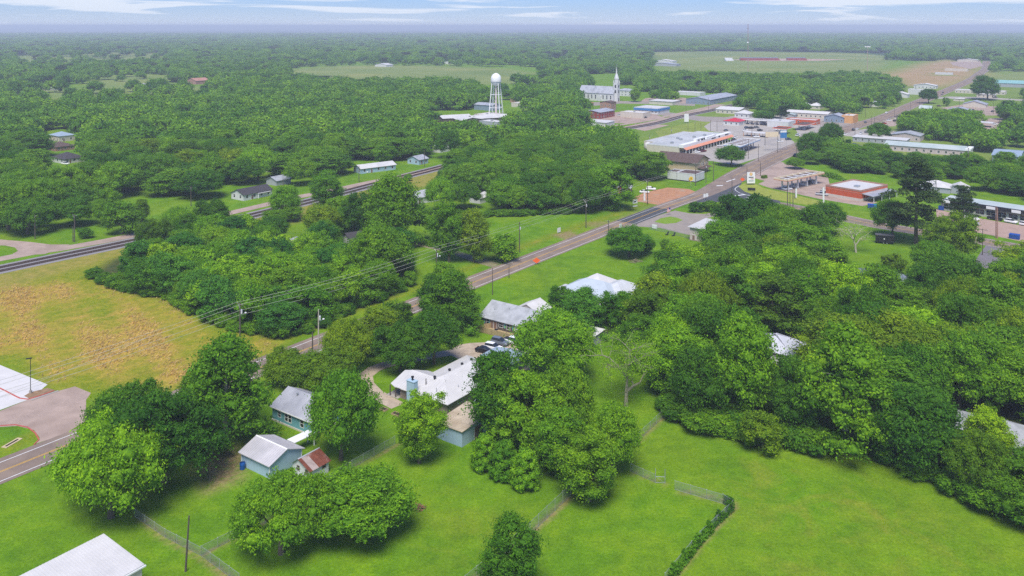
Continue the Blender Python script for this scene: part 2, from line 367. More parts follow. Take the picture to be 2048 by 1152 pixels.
# ------------------------------------------------------------------ the ground
def Gp(pts, z=0.0): return [G(a, b) for a, b in pts]
def poly_mask(X, Y, pts, soft):
    """1 inside the polygon, fading over `soft` metres"""
    P = np.array([[p.x, p.y] for p in Gp(pts)]); n = len(P); inside = np.zeros(X.shape, bool); dist = np.full(X.shape, 1e9)
    x0, x1, y0, y1 = P[:, 0].min()-soft*2, P[:, 0].max()+soft*2, P[:, 1].min()-soft*2, P[:, 1].max()+soft*2
    sel = np.nonzero((X > x0) & (X < x1) & (Y > y0) & (Y < y1))[0]
    x, y = X[sel], Y[sel]; ins = np.zeros(len(sel), bool); dd = np.full(len(sel), 1e9)
    for i in range(n):
        a, b = P[i], P[(i+1) % n]
        c = ((a[1] > y) != (b[1] > y)) & (x < (b[0]-a[0])*(y-a[1])/(b[1]-a[1]+1e-12)+a[0]); ins ^= c
        ab = b-a; t = np.clip(((x-a[0])*ab[0]+(y-a[1])*ab[1])/(ab@ab+1e-9), 0, 1)
        dd = np.minimum(dd, np.hypot(x-a[0]-t*ab[0], y-a[1]-t*ab[1]))
    s = np.where(ins, dd, -dd); out = np.zeros(X.shape); out[sel] = np.clip(0.5+s/(soft+1e-6), 0, 1); return out
def line_mask(X, Y, pts, w, soft):
    P = np.array([[p.x, p.y] for p in Gp(pts)]); dd = np.full(X.shape, 1e9)
    for i in range(len(P)-1):
        a, b = P[i], P[i+1]; ab = b-a; t = np.clip(((X-a[0])*ab[0]+(Y-a[1])*ab[1])/(ab@ab+1e-9), 0, 1)
        dd = np.minimum(dd, np.hypot(X-a[0]-t*ab[0], Y-a[1]-t*ab[1]))
    return np.clip(0.5+(w/2-dd)/soft, 0, 1)

rows = [-60.0]
while rows[-1] < 45: rows.append(rows[-1]+8)
y = 50.0
while y < 1500: rows.append(y); y *= 1.0085
while y < 62000: rows.append(y); y *= 1.035
rows = np.array(rows); cols = np.linspace(-1, 1, 381)
YY = np.repeat(rows, len(cols)); XX = np.tile(cols, len(rows))*np.where(YY > 0, 0.72*YY+90, 90+0*YY)
XX = np.where(YY < 0, np.tile(cols, len(rows))*90, XX)
nr, nc = len(rows), len(cols); ii = (np.arange(nr-1)[:, None]*nc+np.arange(nc-1)).ravel()
FG = np.stack([ii, ii+1, ii+nc+1, ii+nc], 1)
rngg = np.random.default_rng(2)

# masks over the ground: meadow (rough yellow-green), dry (tan grass), dirt, wood (forest floor), crop (pinkish ploughed), pasture (pale far fields)
MEADOW = [(-400,640),(0,540),(250,500),(330,480),(330,600),(440,650),(560,675),(560,700),(330,780),(180,790),(110,790),(0,725),(-400,760)]
RAILSIDE = [(-200,585),(0,540),(250,490),(480,438),(620,402),(740,371),(880,340),(900,352),(880,365),(760,400),(700,430),(560,450),(420,470),(330,500),(250,510),(0,580),(-200,640)]
R_WOOD = [(1335,820),(1420,850),(1500,868),(1640,895),(1755,898),(1850,945),(2048,1030),(2400,1170),(2400,600),(2048,560),(1990,560),(1880,575),(1760,560),(1700,540),(1660,500),(1560,480),(1480,470),(1430,510),(1380,560),(1290,590),(1240,640),(1260,690),(1300,740)]
C_WOOD = [(185,548),(240,578),(330,595),(440,645),(560,672),(640,650),(720,612),(800,578),(818,545),(770,505),(640,490),(560,480),(480,480),(380,480),(300,492),(220,522)]
VERGE_N = [(0,915),(98,868),(300,790),(420,735),(560,690),(640,655),(760,610),(860,575),(990,520),(1100,478),(1200,445),(1300,408),(1310,400),(1180,440),(1000,505),(860,560),(700,625),(560,675),(420,715),(300,770),(98,850),(0,895)]
WORN = [(430,872),(500,905),(480,960),(415,985),(390,940)]
PATCHES_TAN = [[(1500,880),(1640,930),(1780,1010),(1960,1100),(1960,1152),(1560,1152),(1500,1000),(1440,960),(1440,900)],
               [(900,1010),(980,1030),(1000,1100),(930,1130),(880,1080)]]
FIELD1 = [(570,140),(650,133),(760,130),(880,132),(1000,137),(1090,148),(1080,166),(1000,168),(900,174),(700,174),(600,166)]
FIELD2 = [(1296,104),(1440,102),(1600,104),(1720,106),(1785,113),(1775,132),(1735,154),(1600,166),(1480,164),(1400,152),(1330,142)]
CROP = [(1760,150),(1840,128),(1890,118),(1960,130),(1965,150),(1940,163),(1900,172),(1870,175),(1800,170)]
FIELD3 = [(1975,150),(2100,140),(2200,150),(2200,185),(2048,175),(1985,168)]
FARFIELDS = [[(20,112),(120,108),(230,104),(345,106),(330,130),(200,134),(40,138)],
             [(10,190),(150,176),(330,170),(450,176),(440,212),(300,226),(120,228),(20,232)],
             [(160,153),(300,148),(350,152),(340,172),(180,176)],
             [(1085,118),(1100,112),(1140,112),(1140,124),(1090,126)],
             [(1175,112),(1205,111),(1205,117),(1175,118)],[(480,107),(580,104),(600,108),(500,111)],[(700,113),(790,110),(810,114),(720,117)],[(40,98),(150,96),(170,101),(60,103)],[(900,100),(980,98),(1000,101),(920,103)],
             [(1400,89),(1520,87),(1530,91),(1410,93)],[(1860,100),(1980,98),(2048,101),(1900,106)],[(250,215),(340,210),(350,222),(270,228)],[(90,232),(150,228),(170,238),(100,244)],[(420,150),(520,146),(540,152),(440,158)],[(640,86),(760,84),(780,88),(660,90)]]
TOWNLAWN = [(1240,285),(1300,240),(1440,195),(1600,170),(1800,165),(2000,140),(2500,130),(2500,460),(2048,350),(1930,345),(1700,330),(1600,310),(1560,262),(1440,262)]
masks = {}
masks['meadow'] = np.maximum.reduce([poly_mask(XX, YY, MEADOW, 10), 0.7*poly_mask(XX, YY, VERGE_N, 4)])
masks['dry'] = poly_mask(XX, YY, RAILSIDE, 8)*0.8
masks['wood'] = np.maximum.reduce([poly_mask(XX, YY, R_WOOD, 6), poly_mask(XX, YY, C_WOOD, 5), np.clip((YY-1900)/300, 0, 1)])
masks['tan'] = np.maximum.reduce([poly_mask(XX, YY, p, 16)*0.75 for p in PATCHES_TAN])
masks['worn'] = np.maximum.reduce([poly_mask(XX, YY, WORN, 5),
    line_mask(XX, YY, [(275,1030),(330,1075),(400,1112),(470,1165)], 0.9, 1.2), line_mask(XX, YY, [(400,1113),(560,1030),(700,939),(800,888)], 0.6, 0.9),
    line_mask(XX, YY, [(940,1165),(1060,1070),(1140,995)], 1.0, 0.9), line_mask(XX, YY, [(1268,891),(1345,818)], 0.7, 0.9),
    line_mask(XX, YY, [(1340,1165),(1410,1080),(1470,1015),(1460,1003),(1360,982)], 0.8, 0.9), line_mask(XX, YY, [(1262,945),(1330,968)], 0.5, 0.8),
    poly_mask(XX, YY, [(1105,470),(1140,462),(1160,472),(1130,480)], 2)*1.0, poly_mask(XX, YY, [(1170,444),(1215,442),(1220,450),(1180,454)], 2)*0.7,
    line_mask(XX, YY, [(1000,535),(1100,497),(1200,452),(1290,415),(1330,402)], 1.2, 1.5)*0.6])
def tuft_field(X, Y): return np.sin(X*.16+2*np.sin(Y*.05))+np.sin(Y*.13+1.5*np.sin(X*.07))+.8*np.sin(X*.43+Y*.31)+.5*np.sin(X*.9-Y*.7)
DRYPATCH = [(-100,640),(0,575),(120,560),(330,605),(440,655),(545,685),(500,715),(330,780),(180,770),(110,760),(0,705),(-100,740)]
masks['tufts'] = poly_mask(XX, YY, DRYPATCH, 10)*np.clip((tuft_field(XX, YY)+1.9)/3.2, 0, 1)
masks['crop'] = poly_mask(XX, YY, CROP, 60)
masks['pasture'] = np.maximum.reduce([poly_mask(XX, YY, FIELD1, 40), poly_mask(XX, YY, FIELD2, 40), poly_mask(XX, YY, FIELD3, 30)]+[0.9*poly_mask(XX, YY, f, 40) for f in FARFIELDS]+[0.6*poly_mask(XX, YY, TOWNLAWN, 30)])
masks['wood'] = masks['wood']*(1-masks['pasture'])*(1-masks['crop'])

ZZ = np.zeros_like(XX)
FARHILL = np.clip((YY-9000)/6000, 0, 1)
ZZ += FARHILL*(14*np.sin(XX/2600+0.6)+9*np.sin(XX/1100))
gme = np_mesh('ground', np.stack([XX, YY, ZZ], 1), [FG], None, [])
for k, v in masks.items():
    a = gme.attributes.new(k, 'FLOAT', 'POINT'); a.data.foreach_set('value', v.astype(np.float32))

gm = bpy.data.materials.new('grass_ground'); gm.use_nodes = True; n, l = gm.node_tree.nodes, gm.node_tree.links
gp = n['Principled BSDF']; gp.inputs['Roughness'].default_value = 0.9; gp.inputs['Specular IOR Level'].default_value = 0.1
tcg = n.new('ShaderNodeTexCoord')
def noise(sc, det=5, rough=0.55, dist=0.0, stretch=None):
    t = n.new('ShaderNodeTexNoise'); t.inputs['Scale'].default_value = sc; t.inputs['Detail'].default_value = det; t.inputs['Roughness'].default_value = rough; t.inputs['Distortion'].default_value = dist
    if stretch:
        m = n.new('ShaderNodeMapping'); m.inputs['Scale'].default_value = stretch[:3]; m.inputs['Rotation'].default_value = (0, 0, stretch[3]); l.new(tcg.outputs['Object'], m.inputs[0]); l.new(m.outputs[0], t.inputs['Vector'])
    else: l.new(tcg.outputs['Object'], t.inputs['Vector'])
    return t.outputs['Fac']
def ramp(fac, stops):
    r = n.new('ShaderNodeValToRGB'); e = r.color_ramp.elements
    e[0].position, e[0].color = stops[0][0], (*stops[0][1], 1); e[1].position, e[1].color = stops[-1][0], (*stops[-1][1], 1)
    for p, c in stops[1:-1]: q = e.new(p); q.color = (*c, 1)
    l.new(fac, r.inputs[0]); return r.outputs[0]
def mixf(f, a, b, blend='MIX'):
    m = n.new('ShaderNodeMix'); m.data_type = 'RGBA'; m.blend_type = blend
    if isinstance(f, float): m.inputs[0].default_value = f
    else: l.new(f, m.inputs[0])
    for s, i in ((a, 6), (b, 7)):
        if isinstance(s, tuple): m.inputs[i].default_value = (*s, 1)
        else: l.new(s, m.inputs[i])
    return m.outputs[2]
def math_(op, a, b):
    m = n.new('ShaderNodeMath'); m.operation = op; m.use_clamp = True
    for s, i in ((a, 0), (b, 1)):
        if isinstance(s, float): m.inputs[i].default_value = s
        else: l.new(s, m.inputs[i])
    return m.outputs[0]
def attr(k):
    a = n.new('ShaderNodeAttribute'); a.attribute_name = k; return a.outputs['Fac']
big = noise(0.035, 4); medn = noise(0.16, 6, 0.6, 0.5); fine = noise(2.2, 5, 0.7); tuft = noise(0.75, 6, 0.72, 0.6); streak = noise(0.5, 5, 0.6, 0.8, (0.35, 1.6, 1, 0.6))
lawn = ramp(medn, [(0.28, (0.090, 0.205, 0.007)), (0.5, (0.130, 0.270, 0.008)), (0.72, (0.190, 0.325, 0.010))])
lawn = mixf(math_('MULTIPLY', ramp(big, [(0.42, (0, 0, 0)), (0.62, (1, 1, 1))]), 0.5), lawn, (0.215, 0.300, 0.012))
lawn = mixf(math_('MULTIPLY', ramp(noise(0.055, 7, 0.68, 0.3), [(0.48, (0, 0, 0)), (0.66, (1, 1, 1))]), 0.6), lawn, (0.085, 0.195, 0.008))
tanl = ramp(tuft, [(0.3, (0.20, 0.26, 0.022)), (0.7, (0.36, 0.30, 0.05))])
lawn = mixf(math_('MULTIPLY', math_('MULTIPLY', attr('tan'), ramp(noise(0.09, 6, 0.65, 0.8), [(0.45, (0, 0, 0)), (0.66, (1, 1, 1))])), 0.85), lawn, tanl)
mead = ramp(tuft, [(0.3, (0.130, 0.200, 0.008)), (0.55, (0.25, 0.275, 0.014)), (0.75, (0.37, 0.31, 0.025))])
tan = ramp(tuft, [(0.3, (0.27, 0.22, 0.03)), (0.7, (0.48, 0.34, 0.07))])
meadf = math_('MULTIPLY', attr('meadow'), 1.0)
col = mixf(meadf, lawn, mixf(ramp(noise(0.07, 6, 0.62, 1.0), [(0.55, (0, 0, 0)), (0.68, (1, 1, 1))]), mead, tan))
tuftc = ramp(tuft, [(0.3, (0.36, 0.26, 0.045)), (0.7, (0.60, 0.37, 0.09))])
col = mixf(math_('MULTIPLY', attr('tufts'), ramp(noise(0.5, 5, 0.7), [(0.30, (0.45, 0.45, 0.45)), (0.55, (1, 1, 1))])), col, tuftc)
col = mixf(attr('dry'), col, ramp(noise(0.25, 6, 0.7, 0.5), [(0.3, (0.20, 0.23, 0.03)), (0.5, (0.33, 0.27, 0.06)), (0.72, (0.40, 0.29, 0.12))]))
col = mixf(attr('pasture'), col, ramp(noise(0.006, 6, 0.6), [(0.3, (0.16, 0.23, 0.055)), (0.55, (0.23, 0.28, 0.075)), (0.75, (0.33, 0.32, 0.11))]))
col = mixf(attr('crop'), col, ramp(noise(0.012, 6, 0.6, 0.5), [(0.3, (0.24, 0.27, 0.07)), (0.45, (0.40, 0.27, 0.14)), (0.75, (0.50, 0.33, 0.19))]))
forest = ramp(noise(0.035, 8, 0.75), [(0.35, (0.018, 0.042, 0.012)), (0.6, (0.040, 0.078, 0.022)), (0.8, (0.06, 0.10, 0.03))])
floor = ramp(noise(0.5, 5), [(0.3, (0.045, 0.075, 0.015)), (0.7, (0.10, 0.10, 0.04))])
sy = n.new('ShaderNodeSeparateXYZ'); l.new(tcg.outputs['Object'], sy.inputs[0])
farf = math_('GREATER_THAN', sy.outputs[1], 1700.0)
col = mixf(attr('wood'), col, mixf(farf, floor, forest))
worn = ramp(noise(1.2, 6, 0.7), [(0.3, (0.22, 0.14, 0.07)), (0.7, (0.42, 0.31, 0.18))])
wf = math_('MULTIPLY', attr('worn'), ramp(noise(0.9, 4), [(0.30, (0.3, 0.3, 0.3)), (0.55, (1, 1, 1))]))
col = mixf(wf, col, worn)
col = mixf(0.55, col, ramp(fine, [(0.32, (0.30, 0.40, 0.25)), (0.68, (1.25, 1.18, 1.1))]), 'MULTIPLY')
col = mixf(0.5, col, ramp(noise(0.42, 7, 0.72, 0.4), [(0.33, (0.52, 0.60, 0.5)), (0.66, (1.12, 1.08, 1.0))]), 'MULTIPLY')
l.new(col, gp.inputs['Base Color'])
bp = n.new('ShaderNodeBump'); bp.inputs['Strength'].default_value = 0.5; bp.inputs['Distance'].default_value = 0.25; l.new(tuft, bp.inputs['Height']); l.new(bp.outputs[0], gp.inputs['Normal'])
gme.materials.append(gm)
ground = link('ground', gme); tag(ground, kind='structure')

# flat sheets laid on the ground
def sheet(name, pts, z, m, kind='structure', **kw):
    mb = MB(); P = Gp(pts); mb.hexa([(p.x, p.y, -0.05) for p in P], [(p.x, p.y, z) for p in P], m)
    o = mb.build(name, m); tag(o, kind=kind, **kw); return o
def smooth_line(P, step=6.0):
    """Catmull-Rom through ground points"""
    out = []
    for i in range(len(P)-1):
        p0, p1, p2, p3 = P[max(0, i-1)], P[i], P[i+1], P[min(len(P)-1, i+2)]
        k = max(1, int((p2-p1).length/step))
        for j in range(k):
            t = j/k; out.append(0.5*((2*p1)+(p2-p0)*t+(2*p0-5*p1+4*p2-p3)*t*t+(3*p1-p0-3*p2+p3)*t**3))
    out.append(P[-1]); return out
def ribbon(name, L, off, w, z, m, parent=None, kind='structure', dash=None, build=True, mb=None):
    """strip of width w whose middle runs `off` metres to the left of line L"""
    own = mb is None; mb = mb or MB(); R = []
    for i, p in enumerate(L):
        d = (L[min(i+1, len(L)-1)]-L[max(i-1, 0)]); d.z = 0; d.normalize(); nn = Vector((-d.y, d.x, 0))
        ww = w(i/(len(L)-1)) if callable(w) else w
        R.append((p+nn*(off+ww/2), p+nn*(off-ww/2)))
    b = len(mb.v)
    for a, c in R: mb.v += [(a.x, a.y, z), (c.x, c.y, z)]
    acc = 0
    for i in range(len(R)-1):
        acc += (L[i+1]-L[i]).length
        if dash and (acc % dash[1]) > dash[0]: continue
        mb.f.append((b+2*i, b+2*i+1, b+2*i+3, b+2*i+2)); mb.m.append(mb.mi(m))
    if own:
        o = mb.build(name, m, parent)
        if parent is None: tag(o, kind=kind)
        return o

def lerp_line(L, a, b):
    n_ = len(L)-1; return L[int(a*n_):int(b*n_)+1]
# ---- highway
HW = smooth_line([Vector((-157, 60, 0))]+Gp([(0,944),(500,743.5),(1024,534.5),(1325,417),(1418,383),(1525,327),(1618,286),(1718,250),(1768,235),(1825,210),(1873,190),(1904,177),(1929,166),(1947,157),(1960,147),(1972,137),(1973,122)]))
def widen(i0, i1, w0, w1, L):
    def w(t):
        y = L[min(len(L)-1, int(t*(len(L)-1)))].y; u = min(1, max(0, (y-i0)/(i1-i0))); return w0+(w1-w0)*u
    return w
ribbon('highway', HW, 0.3, widen(395, 450, 9.6, 15.5, HW), 0.04, ASPHALT)
NEARHW = [p for p in HW if p.y < 400]; FARHW = [p for p in HW if p.y >= 440]
mk = MB()
for side in (1, -1): ribbon('', NEARHW, side*3.45, 0.20, 0.046, LINEPAINT, mb=mk)
for side in (1, -1): ribbon('', FARHW, side*6.6, 0.16, 0.046, LINEPAINT, mb=mk)
tag(mk.build('white_edge_lines', LINEPAINT), kind='structure')
mk = MB()
for side in (0.16, -0.16): ribbon('', NEARHW, side, 0.13, 0.046, YELLOWPAINT, mb=mk)
for side in (2.0, -2.0): ribbon('', FARHW, side, 0.14, 0.046, YELLOWPAINT, mb=mk)
tag(mk.build('yellow_centre_lines', YELLOWPAINT), kind='structure')
# resurfaced stretch and turn pocket
seg = [p for p in HW if 338 < p.y < 372]
ribbon('resurfaced_lane', seg, 0, 9.4, 0.0425, NEWASPHALT)
mk = MB(); seg2 = [p for p in HW if 336 < p.y < 374]
for s in (3.45, -3.45): ribbon('', seg2, s, 0.2, 0.049, LINEPAINT, mb=mk)
tag(mk.build('white_edge_lines', LINEPAINT), kind='structure')
# tyre-worn reddish wheel tracks are part of the asphalt; cracks sealed with tar
tar = mat('crack_sealant', (0.035, 0.035, 0.04), 0.6, 0.1, 1.0); mb = MB(); rr = random.Random(3)
for i in range(26):
    p = rr.choice(NEARHW[:60]); d = Vector((0.583, 0.812, 0)); nn = Vector((-d.y, d.x, 0)); q = p+nn*rr.uniform(-3, 3)
    pts = [q]; 
    for k in range(5): pts.append(pts[-1]+(nn*rr.uniform(0.2, 0.9)*(1 if i % 2 else -1)+d*rr.uniform(-0.6, 1.6)))
    pts = [p2 for p2 in pts if abs((p2-p).dot(nn)) < 4.2]
    if len(pts) > 2: ribbon('', pts, 0, 0.07, 0.0445, tar, mb=mb)
tag(mb.build('tar_crack_lines', tar), kind='structure')

# ---- cross road to the right of the intersection
XR = smooth_line(Gp([(1425,388),(1470,396),(1560,410),(1650,428),(1760,451),(1850,465),(1960,482),(2048,497),(2200,524)]))
ribbon('cross_road', XR, 0, 11.5, 0.036, ASPHALT)
sheet('turning_area', [(1392,405),(1412,370),(1455,352),(1492,352),(1480,372),(1500,388),(1560,402),(1560,420),(1470,406),(1440,404)], 0.0385, NEWASPHALT)
mk = MB()
X2 = [p for p in XR if p.x > 118]
for side in (4.9, -4.9): ribbon('', X2, side, 0.16, 0.043, LINEPAINT, mb=mk)
tag(mk.build('white_edge_lines', LINEPAINT), kind='structure')
mk = MB()
for side in (0.18, -0.18): ribbon('', X2, side, 0.14, 0.043, YELLOWPAINT, mb=mk)
tag(mk.build('yellow_centre_lines', YELLOWPAINT), kind='structure')
# stop bars and arrows
mk = MB()
for a in ([(1433,371),(1446,370.3),(1446,371.6),(1433,372.4)], [(1469,391),(1490,388.5),(1491,389.8),(1470,392.6)], [(1452,363),(1470,357.5),(1471,358.6),(1453,364.2)]):
    P = Gp(a); mk.face([(p.x, p.y, 0.05) for p in P])
tag(mk.build('stop_bars', LINEPAINT), kind='structure')
SD = smooth_line(Gp([(2000,489),(1988,505),(1978,522),(1972,545)])); ribbon('side_street', SD, 0, 7.5, 0.030, mat('side_asphalt', (0.17, 0.155, 0.165), 0.93, 0.14, 0.5))

# ---- railway
RL = smooth_line([G(0,539)-Vector((90,118,0)), *Gp([(0,539),(250,487),(480,437),(620,402.5),(740,371),(850,343),(1080,286),(1300,249),(1367,232),(1442,217),(1474,209),(1560,196)])], 5)
ribbon('ballast_bed', RL, 0.2, 11.5, 0.03, BALLAST)
DARKTRACK = mat('rusty_track_bed', (0.115, 0.085, 0.075), 0.95, 0.25, 2.0)
RUST = mat('rusty_rail', (0.10, 0.06, 0.045), 0.6, 0.2, 2.0, metal=0.3)
for s in (-2.2, 2.2):
    t = empty('railway_track', (0, 0, 0), label='railway track with rusty rails on grey ballast, the one nearer the camera' if s < 0 else 'railway track with rusty rails on grey ballast, the one farther away', cat='railway track', group='the two parallel railway tracks')
    ribbon('track_bed', RL, s, 2.5, 0.09, DARKTRACK, parent=t)
    mb = MB(); R2 = [p for p in RL if p.y < 640]; acc = 0.0
    for i in range(len(R2)-1):
        a, b = R2[i], R2[i+1]; L = (b-a).length; d = (b-a)/L; nn = Vector((-d.y, d.x, 0)); u = acc
        while u < L:
            c = a+d*u+nn*s; e1, e2 = nn*1.25, d*0.12
            mb.hexa([(q.x, q.y, 0.06) for q in (c-e1-e2, c+e1-e2, c+e1+e2, c-e1+e2)][::-1], [(q.x, q.y, 0.17) for q in (c-e1-e2, c+e1-e2, c+e1+e2, c-e1+e2)][::-1]); u += 0.9
        acc = u-L
    tag(mb.build('sleepers', mat('sleeper_wood', (0.07, 0.055, 0.045), 0.95, 0.2, 3), t), kind='stuff')
    for r in (-0.72, 0.72):
        mb = MB()
        for i in range(len(RL)-1):
            a, b = RL[i], RL[i+1]; d = (b-a).normalized(); nn = Vector((-d.y, d.x, 0)); a2, b2 = a+nn*(s+r), b+nn*(s+r); w = nn*0.05
            mb.hexa([(q.x, q.y, 0.16) for q in (a2+w, a2-w, b2-w, b2+w)], [(q.x, q.y, 0.33) for q in (a2+w, a2-w, b2-w, b2+w)])
        mb.build('rail', RUST, t)
# ---- frontage street beyond the railway
FR = smooth_line([G(0,518)-Vector((60,80,0)), *Gp([(0,518),(120,498),(250,474),(385,443),(512,414),(597,394),(687,376),(742,364),(800,353),(882,335),(1000,306),(1100,284),(1200,264),(1290,247),(1406,220),(1445,209)])])
ribbon('frontage_street', FR, 0, 6.4, 0.04, PINKCON)
ribbon('gravel_track', smooth_line(Gp([(1170,262),(1290,243),(1406,218),(1440,209)])), 3, 5, 0.034, PINKCON)
sheet('street_junction', [(-260,470),(0,479),(60,484),(100,489),(140,489),(90,508),(28,512),(25,508),(36,502),(30,495),(10,491),(-20,490),(-260,486)], 0.036, PINKCON)
# ---- town pavements
sheet('shopping_forecourt', [(1362,306),(1378,318),(1400,322),(1424,322),(1470,330),(1510,318),(1590,292),(1588,283),(1560,268),(1562,255),(1590,256),(1600,275),(1650,262),(1712,246),(1700,236),(1640,236),(1560,230),(1520,225),(1440,236),(1425,242),(1408,253),(1418,262),(1462,268),(1468,282)], 0.024, CONCRETE)
sheet('town_street', [(1290,226),(1405,243),(1480,246),(1560,250),(1700,252),(1700,243),(1560,240),(1480,235),(1405,233),(1300,220)], 0.028, STREET)
sheet('back_street', [(1150,215),(1240,207),(1300,208),(1390,212),(1390,208),(1300,203),(1240,202),(1140,207)], 0.028, STREET)
sheet('main_street', [(1180,232),(1250,222),(1310,228),(1330,236),(1270,247),(1210,246)], 0.024, PINKCON)
sheet('church_parking', [(1278,205),(1290,197),(1330,192),(1372,196),(1390,207),(1340,207)], 0.02, PINKCON)
sheet('green_strip', [(1310,262),(1350,252),(1400,242),(1427,239),(1430,243),(1412,252),(1440,262),(1360,272),(1320,276)], 0.018, mat('strip_grass', (0.19, 0.24, 0.03), 0.95, 0.2, 0.1))
sheet('station_forecourt', [(1494,352),(1530,362),(1516,368),(1540,376),(1640,398),(1725,412),(1755,405),(1700,388),(1660,372),(1655,350),(1555,322),(1540,328)], 0.02, PINKCON)
sheet('verge_island', [(1476,373),(1490,366),(1512,368),(1526,376),(1580,388),(1640,402),(1655,410),(1620,411),(1540,398),(1490,384)], 0.09, mat('verge_grass', (0.24, 0.27, 0.035), 0.95, 0.2, 0.5))
sheet('strip_parking', [(1872,418),(1920,430),(2048,452),(2200,480),(2200,510),(2048,484),(1960,466),(1875,452)], 0.022, mat('red_parking', (0.36, 0.25, 0.20), 0.93, 0.12, 0.3, col2=(0.31, 0.22, 0.185), mix=0.4))
sheet('red_dirt_lot', [(1262,397),(1290,385),(1335,375),(1378,378),(1392,384),(1352,398),(1318,410),(1282,404),(1250,402)], 0.02, REDDIRT)
sheet('loop_driveway', [(1262,452),(1320,430),(1350,421),(1380,427),(1410,428),(1450,421),(1500,416),(1500,424),(1440,430),(1415,436),(1408,448),(1378,470),(1360,466),(1320,456)], 0.026, STREET)
sheet('driveway_island', [(1309,444),(1320,437),(1340,433),(1352,435),(1366,440),(1352,446),(1330,448)], 0.05, mat('island_grass', (0.16, 0.26, 0.016), 0.95, 0.2, 0.5))
sheet('house_parking', [(900,700),(915,690),(940,686),(990,684),(1060,690),(1060,740),(950,745),(925,722),(905,712)], 0.022, GRAVEL)
DW = smooth_line(Gp([(985,695),(940,700),(905,702),(870,718),(845,735)]), 3)
DR = smooth_line(Gp([(796,812),(772,800),(748,785),(732,768),(730,752),(748,738),(775,728),(810,722),(860,712),(910,704)]), 3)
ribbon('gravel_driveway', DR, 0, 3.6, 0.024, GRAVEL)
sheet('track_to_house', [(795,478),(830,490),(872,500),(900,506),(940,522),(985,535),(1000,527),(950,513),(905,499),(880,493),(835,484),(805,472)], 0.02, mat('dirt_track', (0.21, 0.19, 0.10), 0.95, 0.25, 0.6))
sheet('white_parking', [(-60,690),(0,730),(95,769),(62,797),(0,820),(-200,900),(-200,690)], 0.022, mat('pale_concrete', (0.56, 0.54, 0.52), 0.9, 0.07, 0.3, col2=(0.48, 0.465, 0.45), mix=0.4))
sheet('access_lane', [(-200,895),(0,822),(62,797),(117,782),(150,773),(182,786),(172,800),(172,820),(178,838),(130,868),(70,888),(80,876),(68,860),(35,852),(0,854),(-200,932)], 0.026, PINKCON)
sheet('pinkish_lot', [(1880,216),(1925,209),(1965,211),(2000,214),(2040,221),(2035,231),(1960,231),(1932,224)], 0.021, PINKCON)
sheet('pinkish_lot', [(1965,237),(2010,236),(2100,240),(2100,256),(2048,262),(1978,262),(1958,250)], 0.0215, PINKCON)
sheet('far_lane', [(1868,195),(1900,193),(1960,194),(2048,199),(2100,203),(2100,205),(2048,202),(1960,197),(1870,197.5)], 0.02, CONCRETE)
sheet('roadside_lot', [(1758,246),(1800,233),(1822,228),(1830,236),(1818,251),(1775,253)], 0.0205, PINKCON)
sheet('roadside_lot', [(1700,262),(1745,256),(1790,262),(1800,272),(1750,276),(1690,272),(1682,266)], 0.0212, CONCRETE)
sheet('roadside_lot', [(1668,296),(1700,288),(1732,292),(1725,304),(1690,309),(1664,304)], 0.0214, STREET)
sheet('crossing_lot', [(1290,262),(1340,250),(1310,249),(1290,252),(1260,256)], 0.0216, PINKCON)
sheet('grandstand_lot', [(1900,124),(1960,121),(1966,132),(1940,138),(1905,130)], 0.05, PINKCON)
kerbm = mat('red_kerb_paint', (0.45, 0.10, 0.08), 0.8, 0.15, 1.0)
def kerb(name, pts, m, w=0.25, h=0.14):
    L = smooth_line(Gp(pts), 2); mb = MB()
    for i in range(len(L)-1):
        d = (L[i+1]-L[i]).normalized(); nn = Vector((-d.y, d.x, 0))*w/2
        q = (L[i]+nn, L[i]-nn, L[i+1]-nn, L[i+1]+nn); mb.hexa([(p.x, p.y, 0) for p in q], [(p.x, p.y, h) for p in q])
    o = mb.build(name, m); tag(o, kind='structure'); return o
kerb('red_kerb', [(-40,760),(0,777),(20,787),(40,797),(55,799),(80,792),(108,782)], kerbm)
kerb('kerb', [(62,801),(90,791),(117,782)], CONCRETE, 0.6, 0.1)
kerb('red_kerb', [(0,852),(30,850),(55,855),(70,866),(78,880),(68,890)], kerbm, 0.2)
sheet('kerb_bed', [(48,792),(60,785),(95,776),(112,781),(80,790),(58,797)], 0.03, mat('bed_soil', (0.25, 0.16, 0.09), 0.95, 0.3, 1.0))
kerb('kerb', [(1478,372),(1470,378),(1474,383),(1488,389),(1540,399)], LINEPAINT, 0.3)
# ------------------------------------------------------------------ buildings
A1 = math.atan2(0.812, 0.583)      # street grid of the town; local +x runs up-right in the photo, +y up-left
A2 = math.radians(42)
U, V_ = Vector((math.cos(A1), math.sin(A1), 0)), Vector((-math.sin(A1), math.cos(A1), 0))
def wallm(name, col, **kw): return mat(name, col, kw.pop('rough', 0.85), kw.pop('var', 0.08), kw.pop('scale', 0.5), streak=True, **kw)
W_BLUE = wallm('light_blue_siding', (0.34, 0.47, 0.56)); W_TEAL = wallm('teal_siding', (0.14, 0.34, 0.38)); W_WHITE = wallm('white_siding', (0.58, 0.58, 0.57))
W_TAN = wallm('tan_siding', (0.50, 0.38, 0.24)); W_BROWN = wallm('brown_boards', (0.10, 0.078, 0.062), var=0.2, scale=2); W_CREAM = wallm('cream_wall', (0.55, 0.50, 0.42))
W_STONE = mat('brown_stone', (0.24, 0.19, 0.15), 0.9, 0.3, 2.5); W_PINK = wallm('pale_pink_wall', (0.50, 0.42, 0.40)); W_RED = wallm('red_brick_paint', (0.50, 0.095, 0.035), var=0.12)
